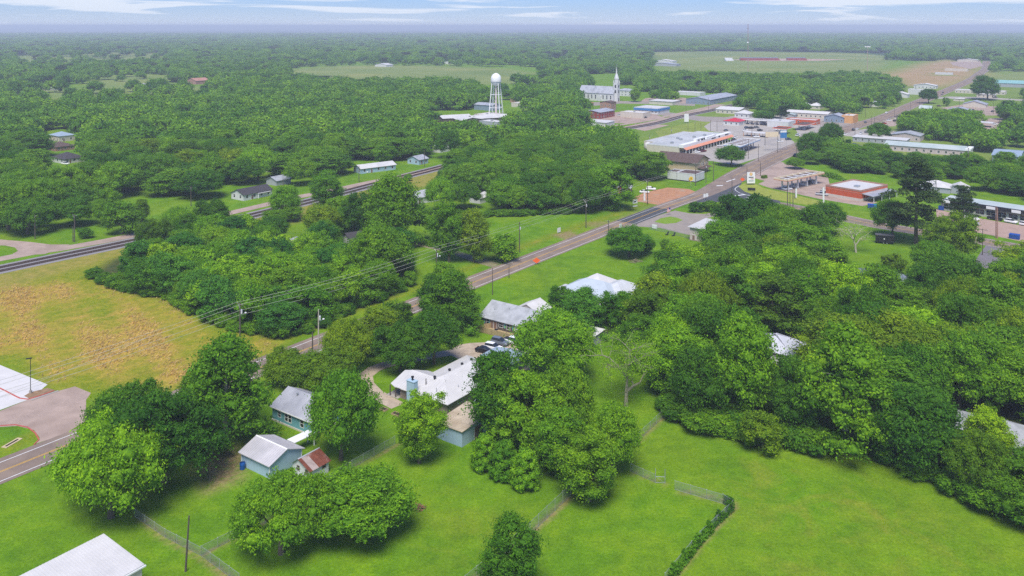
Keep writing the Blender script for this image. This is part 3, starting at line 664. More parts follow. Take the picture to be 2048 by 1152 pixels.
W_GREY = wallm('grey_wall', (0.34, 0.36, 0.38)); W_DRED = wallm('dark_red_wall', (0.26, 0.05, 0.04)); W_BRICK = wallm('brick_wall', (0.36, 0.20, 0.15)); W_BLUEB = wallm('strong_blue_wall', (0.05, 0.19, 0.42)); W_SLATE = wallm('slate_blue_siding', (0.20, 0.26, 0.33))
R_WHITE = mat('white_metal_roof', (0.54, 0.525, 0.51), 0.6, 0.06, 0.4, col2=(0.47, 0.46, 0.455), mix=0.4)
R_GREYM = mat('grey_metal_roof', (0.36, 0.37, 0.40), 0.45, 0.12, 0.5, col2=(0.27, 0.28, 0.31), mix=0.45)
R_LILAC = mat('weathered_metal_roof', (0.50, 0.48, 0.50), 0.5, 0.10, 0.5, col2=(0.40, 0.39, 0.41), mix=0.45)
R_TAN = mat('tan_metal_roof', (0.50, 0.42, 0.31), 0.5, 0.12, 0.6, col2=(0.40, 0.32, 0.22), mix=0.5)
R_SHING = mat('grey_shingles', (0.36, 0.37, 0.385), 0.9, 0.12, 1.2, col2=(0.29, 0.30, 0.31), mix=0.5)
R_DARK = mat('dark_shingles', (0.055, 0.05, 0.055), 0.9, 0.2, 1.0); R_BROWN = mat('brown_shingles', (0.105, 0.07, 0.06), 0.9, 0.2, 0.8)
R_RUST = mat('rusty_sheet', (0.16, 0.05, 0.03), 0.8, 0.3, 1.2, col2=(0.32, 0.22, 0.19), mix=0.42, streak=False)
R_RUSTP = mat('faded_rusty_sheet', (0.34, 0.27, 0.25), 0.7, 0.2, 1.2, col2=(0.17, 0.06, 0.04), mix=0.35)
R_BLUE = mat('blue_grey_metal_roof', (0.28, 0.35, 0.42), 0.45, 0.08, 0.5); R_PALE = mat('pale_roof', (0.56, 0.54, 0.52), 0.7, 0.08, 0.4); R_GREEN = mat('green_grey_roof', (0.36, 0.42, 0.41), 0.7, 0.1, 0.3, col2=(0.42, 0.46, 0.45), mix=0.5)
R_REDM = mat('red_metal_roof', (0.50, 0.03, 0.05), 0.5, 0.1, 0.5); R_GRAVEL = mat('flat_roof_membrane', (0.42, 0.43, 0.44), 0.9, 0.08, 0.15, col2=(0.34, 0.36, 0.365), mix=0.45)
SALMON = wallm('salmon_awning', (0.58, 0.25, 0.16)); CANTAN = wallm('tan_fascia', (0.66, 0.55, 0.38)); WINDARK = mat('dark_shopfront', (0.035, 0.037, 0.04), 0.15, 0.3, 1.0, spec=0.6)
DECKWOOD = mat('deck_wood', (0.36, 0.27, 0.14), 0.85, 0.2, 2.0); DOORM = mat('door_paint', (0.20, 0.12, 0.09), 0.6, 0.1, 2)

FACES = {  # wall side: origin corner, along, outward normal as functions of (Lx, Ly)
 'y0': lambda X, Y: (Vector((0, 0, 0)), Vector((1, 0, 0)), Vector((0, -1, 0)), X),
 'x1': lambda X, Y: (Vector((X, 0, 0)), Vector((0, 1, 0)), Vector((1, 0, 0)), Y),
 'y1': lambda X, Y: (Vector((X, Y, 0)), Vector((-1, 0, 0)), Vector((0, 1, 0)), X),
 'x0': lambda X, Y: (Vector((0, Y, 0)), Vector((0, -1, 0)), Vector((-1, 0, 0)), Y)}
WIN_CACHE = {}
def window_meshes(w, h, trim):
    k = (round(w, 2), round(h, 2), trim.name)
    if k not in WIN_CACHE:
        f = MB(); t = 0.09; d0, d1 = -0.05, 0.03
        # frame lies in local xz plane, outward = -y
        f.box(-w/2-t, -d1, -t, w/2+t, -d0, 0, trim).box(-w/2-t, -d1, h, w/2+t, -d0, h+t, trim).box(-w/2-t, -d1, 0, -w/2, -d0, h, trim).box(w/2, -d1, 0, w/2+t, -d0, h, trim)
        f.box(-w/2, -0.01, h/2-0.03, w/2, 0.04, h/2+0.03, trim)
        if w > 1.4: f.box(-0.04, -0.02, 0, 0.04, 0.04, h/2-0.03, trim).box(-0.04, -0.02, h/2+0.03, 0.04, 0.04, h, trim)
        p = MB(); p.box(-w/2, 0.06, 0, w/2, 0.08, h, GLASS)
        WIN_CACHE[k] = (f.mesh('window', trim), p.mesh('pane', GLASS))
    return WIN_CACHE[k]
def add_window(root, side, Lx, Ly, s, z, w, h, trim=None, name='window'):
    o, a, nrm, L = FACES[side](Lx, Ly); p = o+a*s+Vector((0, 0, z))
    f, g = window_meshes(w, h, trim or WHITE)
    wo = link(name, f, root, p, (0, 0, math.atan2(a.y, a.x))); link('pane', g, wo); return wo
def add_door(root, side, Lx, Ly, s, w=0.95, h=2.05, m=None):
    o, a, nrm, L = FACES[side](Lx, Ly); p = o+a*s
    mb = MB(); mb.box(-w/2-.08, -0.05, 0, w/2+.08, -0.002, h+.08, WHITE); mb.box(-w/2, -0.09, 0.02, w/2, -0.052, h, m or DOORM)
    d = mb.build('door', m or DOORM, root, p, (0, 0, math.atan2(a.y, a.x)))
    hb = MB(); hb.box(w/2-.16, -0.14, 0.95, w/2-.08, -0.091, 1.05, GALV); hb.build('handle', GALV, d); return d

def wall_shell(mb, Lx, Ly, h, holes, m, z0=0.0, t=0.16):
    for side in ('y0', 'x1', 'y1', 'x0'):
        o, a, nrm, L = FACES[side](Lx, Ly); hs = holes.get(side, [])
        xs = sorted({0.0, L, *[s-w/2 for s, z, w, hh in hs], *[s+w/2 for s, z, w, hh in hs]}); zs = sorted({z0, h, *[z for s, z, w, hh in hs], *[z+hh for s, z, w, hh in hs]})
        for i in range(len(xs)-1):
            for j in range(len(zs)-1):
                cx, cz = (xs[i]+xs[i+1])/2, (zs[j]+zs[j+1])/2
                if any(abs(cx-s) < w/2 and z < cz < z+hh for s, z, w, hh in hs): continue
                q = [o+a*xs[i]+Vector((0, 0, zs[j])), o+a*xs[i+1]+Vector((0, 0, zs[j])), o+a*xs[i+1]+Vector((0, 0, zs[j+1])), o+a*xs[i]+Vector((0, 0, zs[j+1]))]
                mb.face(q, m)
        for s, z, w, hh in hs:      # reveals
            c = [o+a*(s-w/2)+Vector((0,0,z)), o+a*(s+w/2)+Vector((0,0,z)), o+a*(s+w/2)+Vector((0,0,z+hh)), o+a*(s-w/2)+Vector((0,0,z+hh))]
            b = [p-nrm*t for p in c]
            for i in range(4): j = (i+1) % 4; mb.face([c[i], b[i], b[j], c[j]], m)

def roof_planes(kind, Lx, Ly, h, rh, ov, ridge=None):
    """list of roof polygons (top faces), outer corners first"""
    x0, x1, y0, y1 = -ov, Lx+ov, -ov, Ly+ov; drop = 0.0
    if kind == 'gx':
        r = Ly/2 if ridge is None else ridge; s0 = rh/r; s1 = rh/(Ly-r); a, b = h-ov*s0, h-ov*s1
        return [[(x0,y0,a),(x1,y0,a),(x1,r,h+rh),(x0,r,h+rh)], [(x1,y1,b),(x0,y1,b),(x0,r,h+rh),(x1,r,h+rh)]]
    if kind == 'gy':
        r = Lx/2 if ridge is None else ridge; s0 = rh/r; s1 = rh/(Lx-r); a, b = h-ov*s0, h-ov*s1
        return [[(x0,y1,a),(x0,y0,a),(r,y0,h+rh),(r,y1,h+rh)], [(x1,y0,b),(x1,y1,b),(r,y1,h+rh),(r,y0,h+rh)]]
    if kind in ('hx', 'hy'):
        hw = (Ly if kind == 'hx' else Lx)/2; s = rh/hw; a = h-ov*s
        if kind == 'hx':
            p, q = (hw, Ly/2, h+rh), (Lx-hw, Ly/2, h+rh)
            return [[(x0,y0,a),(x1,y0,a),q,p], [(x1,y1,a),(x0,y1,a),p,q], [(x0,y1,a),(x0,y0,a),p], [(x1,y0,a),(x1,y1,a),q]]
        p, q = (Lx/2, hw, h+rh), (Lx/2, Ly-hw, h+rh)
        return [[(x0,y1,a),(x0,y0,a),p,q], [(x1,y0,a),(x1,y1,a),q,p], [(x0,y0,a),(x1,y0,a),p], [(x1,y1,a),(x0,y1,a),q]]
    if kind == 'm+x': return [[(x0,y0,h),(x1,y0,h+rh),(x1,y1,h+rh),(x0,y1,h)]]
    if kind == 'm+y': return [[(x0,y0,h),(x1,y0,h),(x1,y1,h+rh),(x0,y1,h+rh)]]
    if kind == 'm-y': return [[(x0,y0,h+rh),(x1,y0,h+rh),(x1,y1,h),(x0,y1,h)]]
    return [[(x0,y0,h),(x1,y0,h),(x1,y1,h),(x0,y1,h)]]

def ribs_on(mb, poly, step, w=0.05, hgt=0.05, m=None):
    """standing seams running up the slope of a roof plane"""
    P = [Vector(p) for p in poly]; nrm = (P[1]-P[0]).cross(P[2]-P[1]).normalized()
    if nrm.z < 0: nrm = -nrm
    e = (P[1]-P[0]); L = e.length; e.normalize(); up = nrm.cross(e)
    if up.z < 0: up = -up
    k = int(L/step)
    for i in range(1, k+1):
        c = P[0]+e*(i*step-step*0.5); ts = []
        for a in range(len(P)):
            p, q = P[a]-c, P[(a+1) % len(P)]-c; pe, qe = p.dot(e), q.dot(e)
            if (pe > 0) != (qe > 0): t = pe/(pe-qe); ts.append((p.lerp(q, t)).dot(up))
        if len(ts) >= 2 and max(ts)-min(ts) > 0.3:
            s, t = min(ts)+0.02, max(ts)-0.02; a0, a1 = c+up*s, c+up*t; ww = e*w/2
            mb.hexa([a0-ww, a0+ww, a1+ww, a1-ww], [q+nrm*hgt for q in (a0-ww, a0+ww, a1+ww, a1-ww)], m)

def block(root, ox, oy, Lx, Ly, h, roof='gx', rh=1.4, ov=0.4, wm=None, rm=None, wins=(), doors=(), ribs=None, z0=0.0, trim=None, parapet=0.0, pm=None, ridge=None, fascia=True, gable=None, ribm=None):
    """one wing of a building, offset (ox, oy) in the building's own frame"""
    off = Vector((ox, oy, 0)); holes = {}
    for side, s, z, w, hh in wins: holes.setdefault(side, []).append((s, z, w, hh))
    mb = MB(); wall_shell(mb, Lx, Ly, h, holes, wm, z0)
    if roof in ('gx', 'gy'):
        if roof == 'gx':
            r = Ly/2 if ridge is None else ridge
            mb.face([(0, Ly, h), (0, 0, h), (0, r, h+rh)], gable or wm); mb.face([(Lx, 0, h), (Lx, Ly, h), (Lx, r, h+rh)], gable or wm)
        else:
            r = Lx/2 if ridge is None else ridge
            mb.face([(0, 0, h), (Lx, 0, h), (r, 0, h+rh)], gable or wm); mb.face([(Lx, Ly, h), (0, Ly, h), (r, Ly, h+rh)], gable or wm)
    if roof == 'm+x': mb.face([(0,0,h),(Lx,0,h),(Lx,0,h+rh)], wm).face([(Lx,0,h),(Lx,Ly,h),(Lx,Ly,h+rh),(Lx,0,h+rh)], wm).face([(0,Ly,h),(Lx,Ly,h+rh),(Lx,Ly,h)], wm)
    if roof == 'm+y': mb.face([(0,0,h),(0,Ly,h+rh),(0,Ly,h)], wm).face([(Lx,0,h),(Lx,Ly,h),(Lx,Ly,h+rh)], wm).face([(0,Ly,h),(0,Ly,h+rh),(Lx,Ly,h+rh),(Lx,Ly,h)], wm)
    if roof == 'm-y': mb.face([(0,0,h),(0,0,h+rh),(0,Ly,h)], wm).face([(Lx,0,h),(Lx,Ly,h),(Lx,0,h+rh)], wm).face([(0,0,h),(Lx,0,h),(Lx,0,h+rh),(0,0,h+rh)], wm)
    w = mb.build('wall', wm, root, off)
    if roof == 'flat':
        rb = MB(); rb.box(0.25, 0.25, h-0.25, Lx-0.25, Ly-0.25, h-0.1, rm); ro = rb.build('roof', rm, root, off)
        if parapet:
            p = MB(); t = 0.3; z1 = h+parapet
            p.box(-0.05, -0.05, h-0.25, Lx+0.05, t, z1).box(-0.05, Ly-t, h-0.25, Lx+0.05, Ly+0.05, z1).box(-0.05, t, h-0.25, t, Ly-t, z1).box(Lx-t, t, h-0.25, Lx+0.05, Ly-t, z1)
            p.build('parapet', pm or wm, root, off)
    else:
        rb = MB(); pl = roof_planes(roof, Lx, Ly, h+0.02, rh, ov, ridge)
        for q in pl: rb.slab([(a, b, c+0.12) for a, b, c in q], 0.12, rm)
        ro = rb.build('roof', rm, root, off)
        if ribs:
            rr_ = MB()
            for q in pl: ribs_on(rr_, [(a, b, c+0.12) for a, b, c in q], ribs)
            tag(rr_.build('seams', ribm or rm, ro), kind='stuff')
        if roof[0] in 'gh' and fascia:      # ridge cap
            cap = MB()
            if roof in ('gx', 'hx'):
                a, b = (-ov, Lx+ov) if roof == 'gx' else (Ly/2, Lx-Ly/2); yy = Ly/2 if ridge is None else ridge
                if b > a: cap.hexa([(a, yy-.18, h+rh+.06), (b, yy-.18, h+rh+.06), (b, yy+.18, h+rh+.06), (a, yy+.18, h+rh+.06)], [(a, yy-.02, h+rh+.20), (b, yy-.02, h+rh+.20), (b, yy+.02, h+rh+.20), (a, yy+.02, h+rh+.20)])
            else:
                a, b = (-ov, Ly+ov) if roof == 'gy' else (Lx/2, Ly-Lx/2); xx = Lx/2 if ridge is None else ridge
                if b > a: cap.hexa([(xx-.18, a, h+rh+.06), (xx+.18, a, h+rh+.06), (xx+.18, b, h+rh+.06), (xx-.18, b, h+rh+.06)], [(xx-.02, a, h+rh+.20), (xx+.02, a, h+rh+.20), (xx+.02, b, h+rh+.20), (xx-.02, b, h+rh+.20)])
            if cap.v: cap.build('ridge_cap', trim or rm, ro)
    for side, s, z, ww, hh in wins:
        o, a, nrm, L = FACES[side](Lx, Ly); p = off+o+a*s+Vector((0, 0, z)); f, g = window_meshes(ww, hh, trim or WHITE)
        wo = link('window', f, root, p, (0, 0, math.atan2(a.y, a.x))); link('pane', g, wo)
    for dd in doors:
        d = add_door(root, dd[0], Lx, Ly, dd[1], *(dd[2:4] if len(dd) > 3 else ()))
        d.location = d.location+off
    return ro
def building(name, label, pt, ang=A1, cat='house', group=None, adj=(0, 0)):
    """pt = photo pixel of the building's lowest ground corner, or a ground point"""
    p = G(*pt) if isinstance(pt, tuple) else pt
    u = Vector((math.cos(ang), math.sin(ang), 0)); v = Vector((-u.y, u.x, 0)); p = p+u*adj[0]+v*adj[1]
    return empty(name, (p.x, p.y, 0), ang, label, cat, group)
def post(mb, x, y, h, r=0.08, z=0): mb.box(x-r, y-r, z, x+r, y+r, h)
def posts(root, L, h, m=None, r=0.08):
    for x, y in L:
        mb = MB(); mb.box(-r, -r, 0, r, r, h); mb.build('post', m or WHITE, root, (x, y, 0))

# 1 big white metal building, bottom left edge
b = building('metal_building', 'large low metal building with a bright white ribbed roof at the bottom left corner', Vector((-52.2-22*U.x, 118.5-22*U.y, 0)), cat='metal building')
block(b, 0, 0, 22, 10.4, 3.9, 'm+y', 0.5, 0.25, W_CREAM, R_WHITE, ribs=0.45, doors=[('y0', 19.0)])
mb = MB(); mb.box(-0.3, -0.42, 3.72, 22.4, -0.27, 3.92); mb.build('gutter', WHITE, b)
# 2 light blue shed
b = building('garage', 'light blue garage with a weathered grey metal gable roof beside the small white shed', (539, 958), cat='garage')
block(b, 0, 0, 7.2, 7.9, 2.5, 'gy', 1.35, 0.45, W_BLUE, R_LILAC, ribs=0.5, trim=WHITE)
for x, y in ((0, 0), (7.2, 0), (0, 7.9)): c = MB(); c.box(-.07, -.07, 0, .07, .07, 2.5); c.build('corner_board', WHITE, b, (x, y, 0))
b2 = building('lean_to_roof', 'small white patio roof on thin posts behind the light blue garage', G(539, 958)+U*7.8+V_*2.6, cat='patio roof')
mb = MB(); mb.slab([(0, 0, 2.5), (5.0, 0, 2.35), (5.0, 2.2, 2.35), (0, 2.2, 2.5)], 0.1); mb.build('roof', WHITE, b2); posts(b2, [(4.8, .15), (4.8, 2.05), (0.2, 0.15)], 2.3)
# 3 white shed with rusty roof: separate sheets
b = building('garden_shed', 'small white shed with a rusty red-brown sheet metal roof', (620, 965), cat='shed')
h, rh, Lx, Ly, rdg, ov = 2.1, 1.25, 4.3, 4.6, 2.9, 0.35
mb = MB(); wall_shell(mb, Lx, Ly, h, {'x0': [(1.5, 1.25, 0.6, 0.75), (3.7, 1.1, 0.65, 0.8)], 'y0': [(3.2, 1.2, 0.75, 0.75)]}, W_WHITE)
mb.face([(0, Ly, h), (0, 0, h), (0, rdg, h+rh)], W_WHITE); mb.face([(Lx, 0, h), (Lx, Ly, h), (Lx, rdg, h+rh)], W_WHITE); mb.build('wall', W_WHITE, b)
for side, s, z, w, hh in (('x0', 1.5, 1.25, 0.6, 0.75), ('x0', 3.7, 1.1, 0.65, 0.8), ('y0', 3.2, 1.2, 0.75, 0.75)): add_window(b, side, Lx, Ly, s, z, w, hh, W_STONE)
n_ = 7; pw = (Lx+2*ov)/n_; s0 = rh/rdg; s1 = rh/(Ly-rdg)
for i in range(n_):
    x0 = -ov+i*pw; zz = h+0.05+(i % 2)*0.018
    q = MB(); q.slab([(x0, -ov, zz-ov*s0), (x0+pw-0.02, -ov, zz-ov*s0), (x0+pw-0.02, rdg, zz+rh), (x0, rdg, zz+rh)], 0.03)
    q.build('roof_panel', R_RUSTP if i in (1, 2) else R_RUST, b)
    q = MB(); q.slab([(x0, rdg+0.02, zz+rh), (x0+pw-0.02, rdg+0.02, zz+rh), (x0+pw-0.02, Ly+ov, zz-ov*s1), (x0, Ly+ov, zz-ov*s1)], 0.03); q.build('roof_panel', R_GREYM, b)
mb = MB(); mb.slab([(-ov, rdg-.2, h+rh+.03), (Lx+ov, rdg-.2, h+rh+.03), (Lx+ov, rdg, h+rh+.12), (-ov, rdg, h+rh+.12)], 0.03); mb.build('ridge_cap', R_GREYM, b)
# 4 teal house
b = building('cottage', 'teal blue cottage with a grey metal roof between two big trees', Vector((-39.2, 163.6, 0)), cat='house', adj=(0.2, 0))
block(b, 0, 0, 8.6, 11.8, 3.0, 'gy', 2.1, 0.4, W_TEAL, R_GREYM, wins=[('x0', 2.2, 1.2, 0.8, 1.0), ('x0', 4.35, 0.95, 0.85, 1.45), ('x0', 5.4, 0.95, 0.85, 1.45), ('x0', 9.0, 1.0, 1.0, 1.4)], doors=[('y0', 4.0)], ribs=0.6, z0=0.0, ribm=R_LILAC)
mb = MB(); mb.box(-0.12, -0.12, 0, 8.72, 11.92, 0.32); mb.build('foundation', W_CREAM, b)
mb = MB(); mb.box(-0.46, -0.4, 2.72, -0.40, 12.2, 2.92); mb.build('fascia', WHITE, b)
mb = MB(); mb.tube((3.2, 8.0, 3.5), (3.2, 8.0, 5.2), 0.14, 0.14, 8).lathe([(0.14, 0), (0.24, 0.05), (0.24, 0.2), (0.0, 0.3)], 8, (3.2, 8.0, 5.15)); mb.build('flue', GALV, b)
mb = MB(); mb.tube((6.0, 5.0, 3.5), (6.0, 5.0, 4.9), 0.08, 0.08, 8); mb.build('vent', GALV, b)
bp_ = MB(); bp_.slab([(8.7, 1, 2.7), (12.2, 1, 2.5), (12.2, 9, 2.5), (8.7, 9, 2.7)], 0.1); bp_.build('porch_roof', R_GREYM, b); posts(b, [(12, 1.2), (12, 4.9), (12, 8.8)], 2.42)
# 5 the white-roofed house
b = building('ranch_house', 'sprawling stone ranch house with a bright white metal hip roof', Vector((-13.2, 172.3, 0)), cat='house')
WB = (0.5, 0)
r5 = block(b, 0.5, 0.5, 21, 11.6, 2.6, 'hx', 2.0, 0.8, W_STONE, R_WHITE, wins=[('x0', 3.0, 1.0, 1.2, 1.1), ('x0', 7.0, 1.0, 1.2, 1.1), ('y0', 4, 1.0, 1.4, 1.1), ('y0', 9, 1.0, 1.4, 1.1)], doors=[('x0', 5.2)], ribs=0.6)
r5b = block(b, 0.5, 5.5, 9.0, 8.2, 2.603, 'gy', 1.62, 0.7, W_STONE, R_WHITE, wins=[('x0', 3.0, 1.0, 1.2, 1.1)], ribs=0.6, fascia=True)
mb = MB(); mb.slab([(-0.35, 13.7, 2.38), (9.2+1, 13.7, 2.38), (5.0, 13.7, 4.24), (4.9, 13.7, 4.24)], 0.02); 
q = MB(); q.slab([(-0.35, 14.35, 2.42), (5.0, 14.35, 4.36), (5.0, 16.5, 3.85), (0.6, 16.6, 2.42)], 0.1); q.slab([(5.0, 14.35, 4.36), (10.3, 14.35, 2.42), (9.3, 16.6, 2.42), (5.0, 16.5, 3.85)], 0.1); q.slab([(0.6, 16.6, 2.42), (5.0, 16.5, 3.85), (9.3, 16.6, 2.42), (5.0, 17.6, 2.30)], 0.1); q.build('porch_roof', R_WHITE, b)
posts(b, [(0.0, 14.6), (0.0, 16.2), (2.5, 16.9), (8.9, 16.5)], 2.38, W_BROWN, 0.09)
mb = MB(); mb.box(-0.2, 13.75, 0, 10, 17.2, 0.12); mb.build('porch_slab', CONCRETE, b)
mb = MB(); mb.box(-0.75, 8.6, 0.05, 0.45, 10.7, 4.9); mb.box(-0.83, 8.52, 4.9, 0.53, 10.78, 5.02); ch = mb.build('chimney', W_BLUE, b)
mb = MB(); mb.tube((-0.1, 9.6, 5.0), (-0.1, 9.6, 5.6), 0.2, 0.2, 10).lathe([(0.2, 0), (0.33, 0.08), (0.33, 0.3), (0.05, 0.42)], 10, (-0.1, 9.6, 5.55)); mb.build('flue', BLACK, ch)
for x, y, z in ((4.5, 7.4, 4.3), (9.2, 7.2, 4.35), (13.3, 7.0, 4.35), (16.5, 6.9, 4.35)):
    mb = MB(); mb.lathe([(0.16, -0.3), (0.16, 0.2), (0.30, 0.28), (0.34, 0.45), (0.26, 0.6), (0.05, 0.68)], 10); mb.build('roof_vent', BLACK, b, (x, y, z))
for x, y, z in ((1.8, 4.6, 3.6), (1.7, 1.9, 3.3), (6, 2.1, 3.4)):
    mb = MB(); mb.tube((0, 0, -0.4), (0, 0, 0.4), 0.07, 0.07, 8); mb.build('vent', GALV, b, (x, y, z))
# 6 tan-roofed shop and pergola
b = building('workshop', 'blue grey workshop with a flat tan sheet metal roof, half under the trees', (924, 895), cat='workshop')
block(b, 0, 0, 9.5, 6.3, 3.0, 'm+x', 0.45, 0.3, W_BLUE, R_TAN, ribs=0.5, doors=[('y0', 5.0, 2.4, 2.3)])
mb = MB()
for i in range(16): mb.box(-0.03, 0.2+i*0.39, 0.05, -0.005, 0.26+i*0.39, 2.95)
tag(mb.build('wall_battens', W_BLUE, b), kind='stuff')
b = building('pergola', 'grey slatted pergola between the white-roofed house and the tan-roofed workshop', G(924, 895)+U*9.9+V_*0.8, cat='pergola')
posts(b, [(0.2, 0.2), (6.2, 0.2), (0.2, 6.0), (6.2, 6.0)], 2.6, GALV)
for i in range(11): mb = MB(); mb.box(-0.2, -0.3, 2.6, 6.6, 0.02, 2.66); mb.build('slat', R_GREYM, b, (0, 0.3+i*0.58, 0))
# 7 carport
b = building('carport', 'blue grey metal carport roof beside the parked cars', Vector((-0.1, 192.2, 0)), cat='carport')
mb = MB()
for q in roof_planes('gx', 6.3, 9.0, 2.55, 0.55, 0.2): mb.slab([(x, y, z+.08) for x, y, z in q], 0.08)
mb.build('roof', R_BLUE, b); posts(b, [(x, y) for x in (0.1, 6.2) for y in (0.1, 4.5, 8.9)], 2.5, W_BROWN)
# 8 long brown house with grey shingles
b = building('long_house', 'long dark brown house with a grey shingle roof, white garage gable and wood-fenced patio', Vector((10.9, 210.4, 0)), cat='house')
block(b, 0, 10.0, 11, 13.6, 2.7, 'gy', 2.6, 0.5, W_BROWN, R_SHING, wins=[('x0', 2.2, 1.0, 0.8, 1.2), ('x0', 6.6, 1.0, 1.3, 1.1), ('x0', 9.0, 0.9, 1.0, 1.3)], doors=[('x0', 3.6), ('x0', 4.8)], fascia=True)
block(b, 0.8, -1.0, 10, 11.0, 2.703, 'gy', 2.15, 0.5, W_BROWN, R_SHING, wins=[('x0', 4, 1.0, 1.2, 1.1)])
block(b, 11.0, 12.5, 6, 7.5, 2.5, 'gx', 1.7, 0.4, W_CREAM, R_PALE)
block(b, 4.0, -8.2, 6.0, 7.0, 2.4, 'm+x', 0.3, 0.3, W_GREY, R_PALE)
for s, w in ((8.1, 0.5), (10.7, 0.5), (1.4, .4), (3.0, .4)):
    mb = MB(); mb.box(-0.04, 0, 0.95, -0.005, w, 2.25); mb.build('shutter', W_TEAL, b, (0, 10+13.6-s, 0))
mb = MB(); mb.box(-0.05, 10.3, 0.1, -0.004, 12.6, 2.2); mb.build('garage_door', WHITE, b)
for x, y, z in ((2.6, 21, 3.4), (3.8, 17, 4.0)): mb = MB(); mb.tube((0, 0, 0), (0, 0, 1), 0.1, 0.1, 8); mb.build('vent', GALV, b, (x, y, z))
# wood fence round its patio: boards
def board_fence(name, label, p0, p1, h, n, m, grp=None, parent=None, horizontal=False):
    d = (p1-p0); L = d.length; a = math.atan2(d.y, d.x); r = empty(name, (p0.x, p0.y, 0), a, label, 'fence', grp)
    k = max(2, int(L/2.4)+1); pm = MB(); pm.box(-.06, -.06, 0, .06, .06, h+.1); pme = pm.mesh('post', m)
    for i in range(k): link('post', pme, r, (L*i/(k-1), 0.09, 0))
    bm_ = MB()
    if horizontal:
        nb = 7; bm_.box(0, -0.02, 0, L, 0.02, h/nb-0.03); bme = bm_.mesh('board', m)
        for i in range(nb): link('board', bme, r, (0, TRNG.uniform(-.006, .006), 0.05+i*h/nb))
    else:
        w = L/n; bm_.box(0.012, -0.02, 0, w-0.012, 0.02, h); bme = bm_.mesh('board', m)
        for i in range(n): link('board', bme, r, (i*w, TRNG.uniform(-.008, .008), TRNG.uniform(-.04, .02)+.05))
    return r
q0 = Vector((10.9, 210.4, 0)); f0 = q0-U*3.8+V_*22.4; f1 = q0-U*3.8+V_*10.5; f2 = q0-U*0.2+V_*18.2+U*0.1
board_fence('wood_fence', 'long tan wood fence of horizontal boards along the patio of the brown house', f0, f1, 1.5, 0, DECKWOOD, horizontal=True)
board_fence('wood_fence', 'short tan wood fence running from the brown house wall to the corner of its patio', q0+V_*20.2-U*0.2, f0, 1.5, 0, DECKWOOD, horizontal=True)
mb = MB(); mb.box(0, 0, 0, 3.6, 11.7, 0.25); e = empty('patio_deck', q0-U*3.75+V_*10.6, A1, 'wooden deck inside the tan fence of the brown house', 'deck'); mb.build('deck_boards', DECKWOOD, e)
board_fence('wood_fence', 'dark wooden garden fence behind the big trees right of the brown house', G(1165, 652), G(1215, 672), 1.7, 34, W_BROWN)
# 9 house with blue-white hip roofs
b = building('hip_roof_house', 'white house with pale blue grey metal hip roofs, right of the brown house', Vector((28.0, 237, 0)), A1, cat='house')
block(b, 0, 0, 11, 17, 2.8, 'hy', 2.7, 0.5, W_WHITE, mat('pale_blue_metal_roof', (0.42, 0.47, 0.52), 0.5, 0.06, 0.5), wins=[('x0', 4, 1, 1.2, 1.2), ('x0', 9, 1, 1.2, 1.2), ('x0', 14, 1, 1.2, 1.2)])
block(b, 3.0, -2.5, 13, 10, 2.803, 'hx', 2.4, 0.5, W_WHITE, mat('pale_metal_roof', (0.52, 0.535, 0.56), 0.45, 0.06, 0.5), wins=[('x0', 3, 1, 1.2, 1.2)], ribs=0.6)
block(b, 9.0, 8.0, 8, 8, 2.806, 'hx', 2.2, 0.5, W_WHITE, R_WHITE)
b = building('patio_roof', 'flat white carport roof on slim posts at the left end of the hip-roofed house', (1150, 602), cat='carport')
mb = MB(); mb.slab([(0, 0, 2.6), (5, 0, 2.6), (5, 6.5, 2.6), (0, 6.5, 2.6)], 0.14); mb.build('roof', R_WHITE, b); posts(b, [(0.2, .2), (4.8, .2), (0.2, 6.3), (4.8, 6.3)], 2.46, BLACK)
# 10 tan metal building at the loop drive
b = building('metal_shop', 'pale pink metal building with a white roof beside the loop driveway', Vector((74.6, 308.2, 0)), cat='metal building')
block(b, 0, 0, 16, 10, 4.6, 'm+y', 0.3, 0.7, W_PINK, R_WHITE, doors=[('x0', 1.5)])
mb = MB(); mb.box(-.2, -.2, 0, 16.2, 10.2, 0.3); mb.build('foundation', W_STONE, b)
# 11 brown roof hall
b = building('two_storey_hall', 'two-storey tan building with a dark brown shingle gable roof', Vector((99.5, 454, 0)), cat='building')
block(b, 0, 0, 17, 24, 6.0, 'gy', 3.2, 1.0, W_TAN, R_BROWN, wins=[('y0', 4, 3.6, 0.9, 1.5), ('y0', 7.6, 3.6, 0.9, 1.5), ('y0', 9.6, 3.4, 1.3, 2.2), ('y0', 13.5, 3.6, 0.9, 1.5), ('y0', 6, 0.9, 1.2, 1.4), ('y0', 12, 0.9, 1.2, 1.4), ('x0', 10, 3.6, 1.0, 1.2)], doors=[('y0', 9)])
mb = MB(); mb.slab([(2, -3.2, 2.7), (15, -3.2, 2.7), (15, -0.02, 3.0), (2, -0.02, 3.0)], 0.15); mb.build('awning', R_BROWN, b)
# 12 white annex units
b = building('white_annex', 'long white windowless block building with a rusty flat roof beside the highway', Vector((93.9, 428.9, 0)), cat='building')
block(b, 0, 0, 11, 10.4, 4.2, 'flat', wm=W_WHITE, rm=R_BROWN, parapet=0.12, doors=[('x0', 7)])
block(b, 0, 10.6, 9, 5.2, 4.1, 'flat', wm=W_WHITE, rm=R_BROWN, parapet=0.3)
mb = MB(); mb.box(-0.03, -0.02, 0, 11.02, 15.8, 0.5); mb.build('base', BLACK, b)
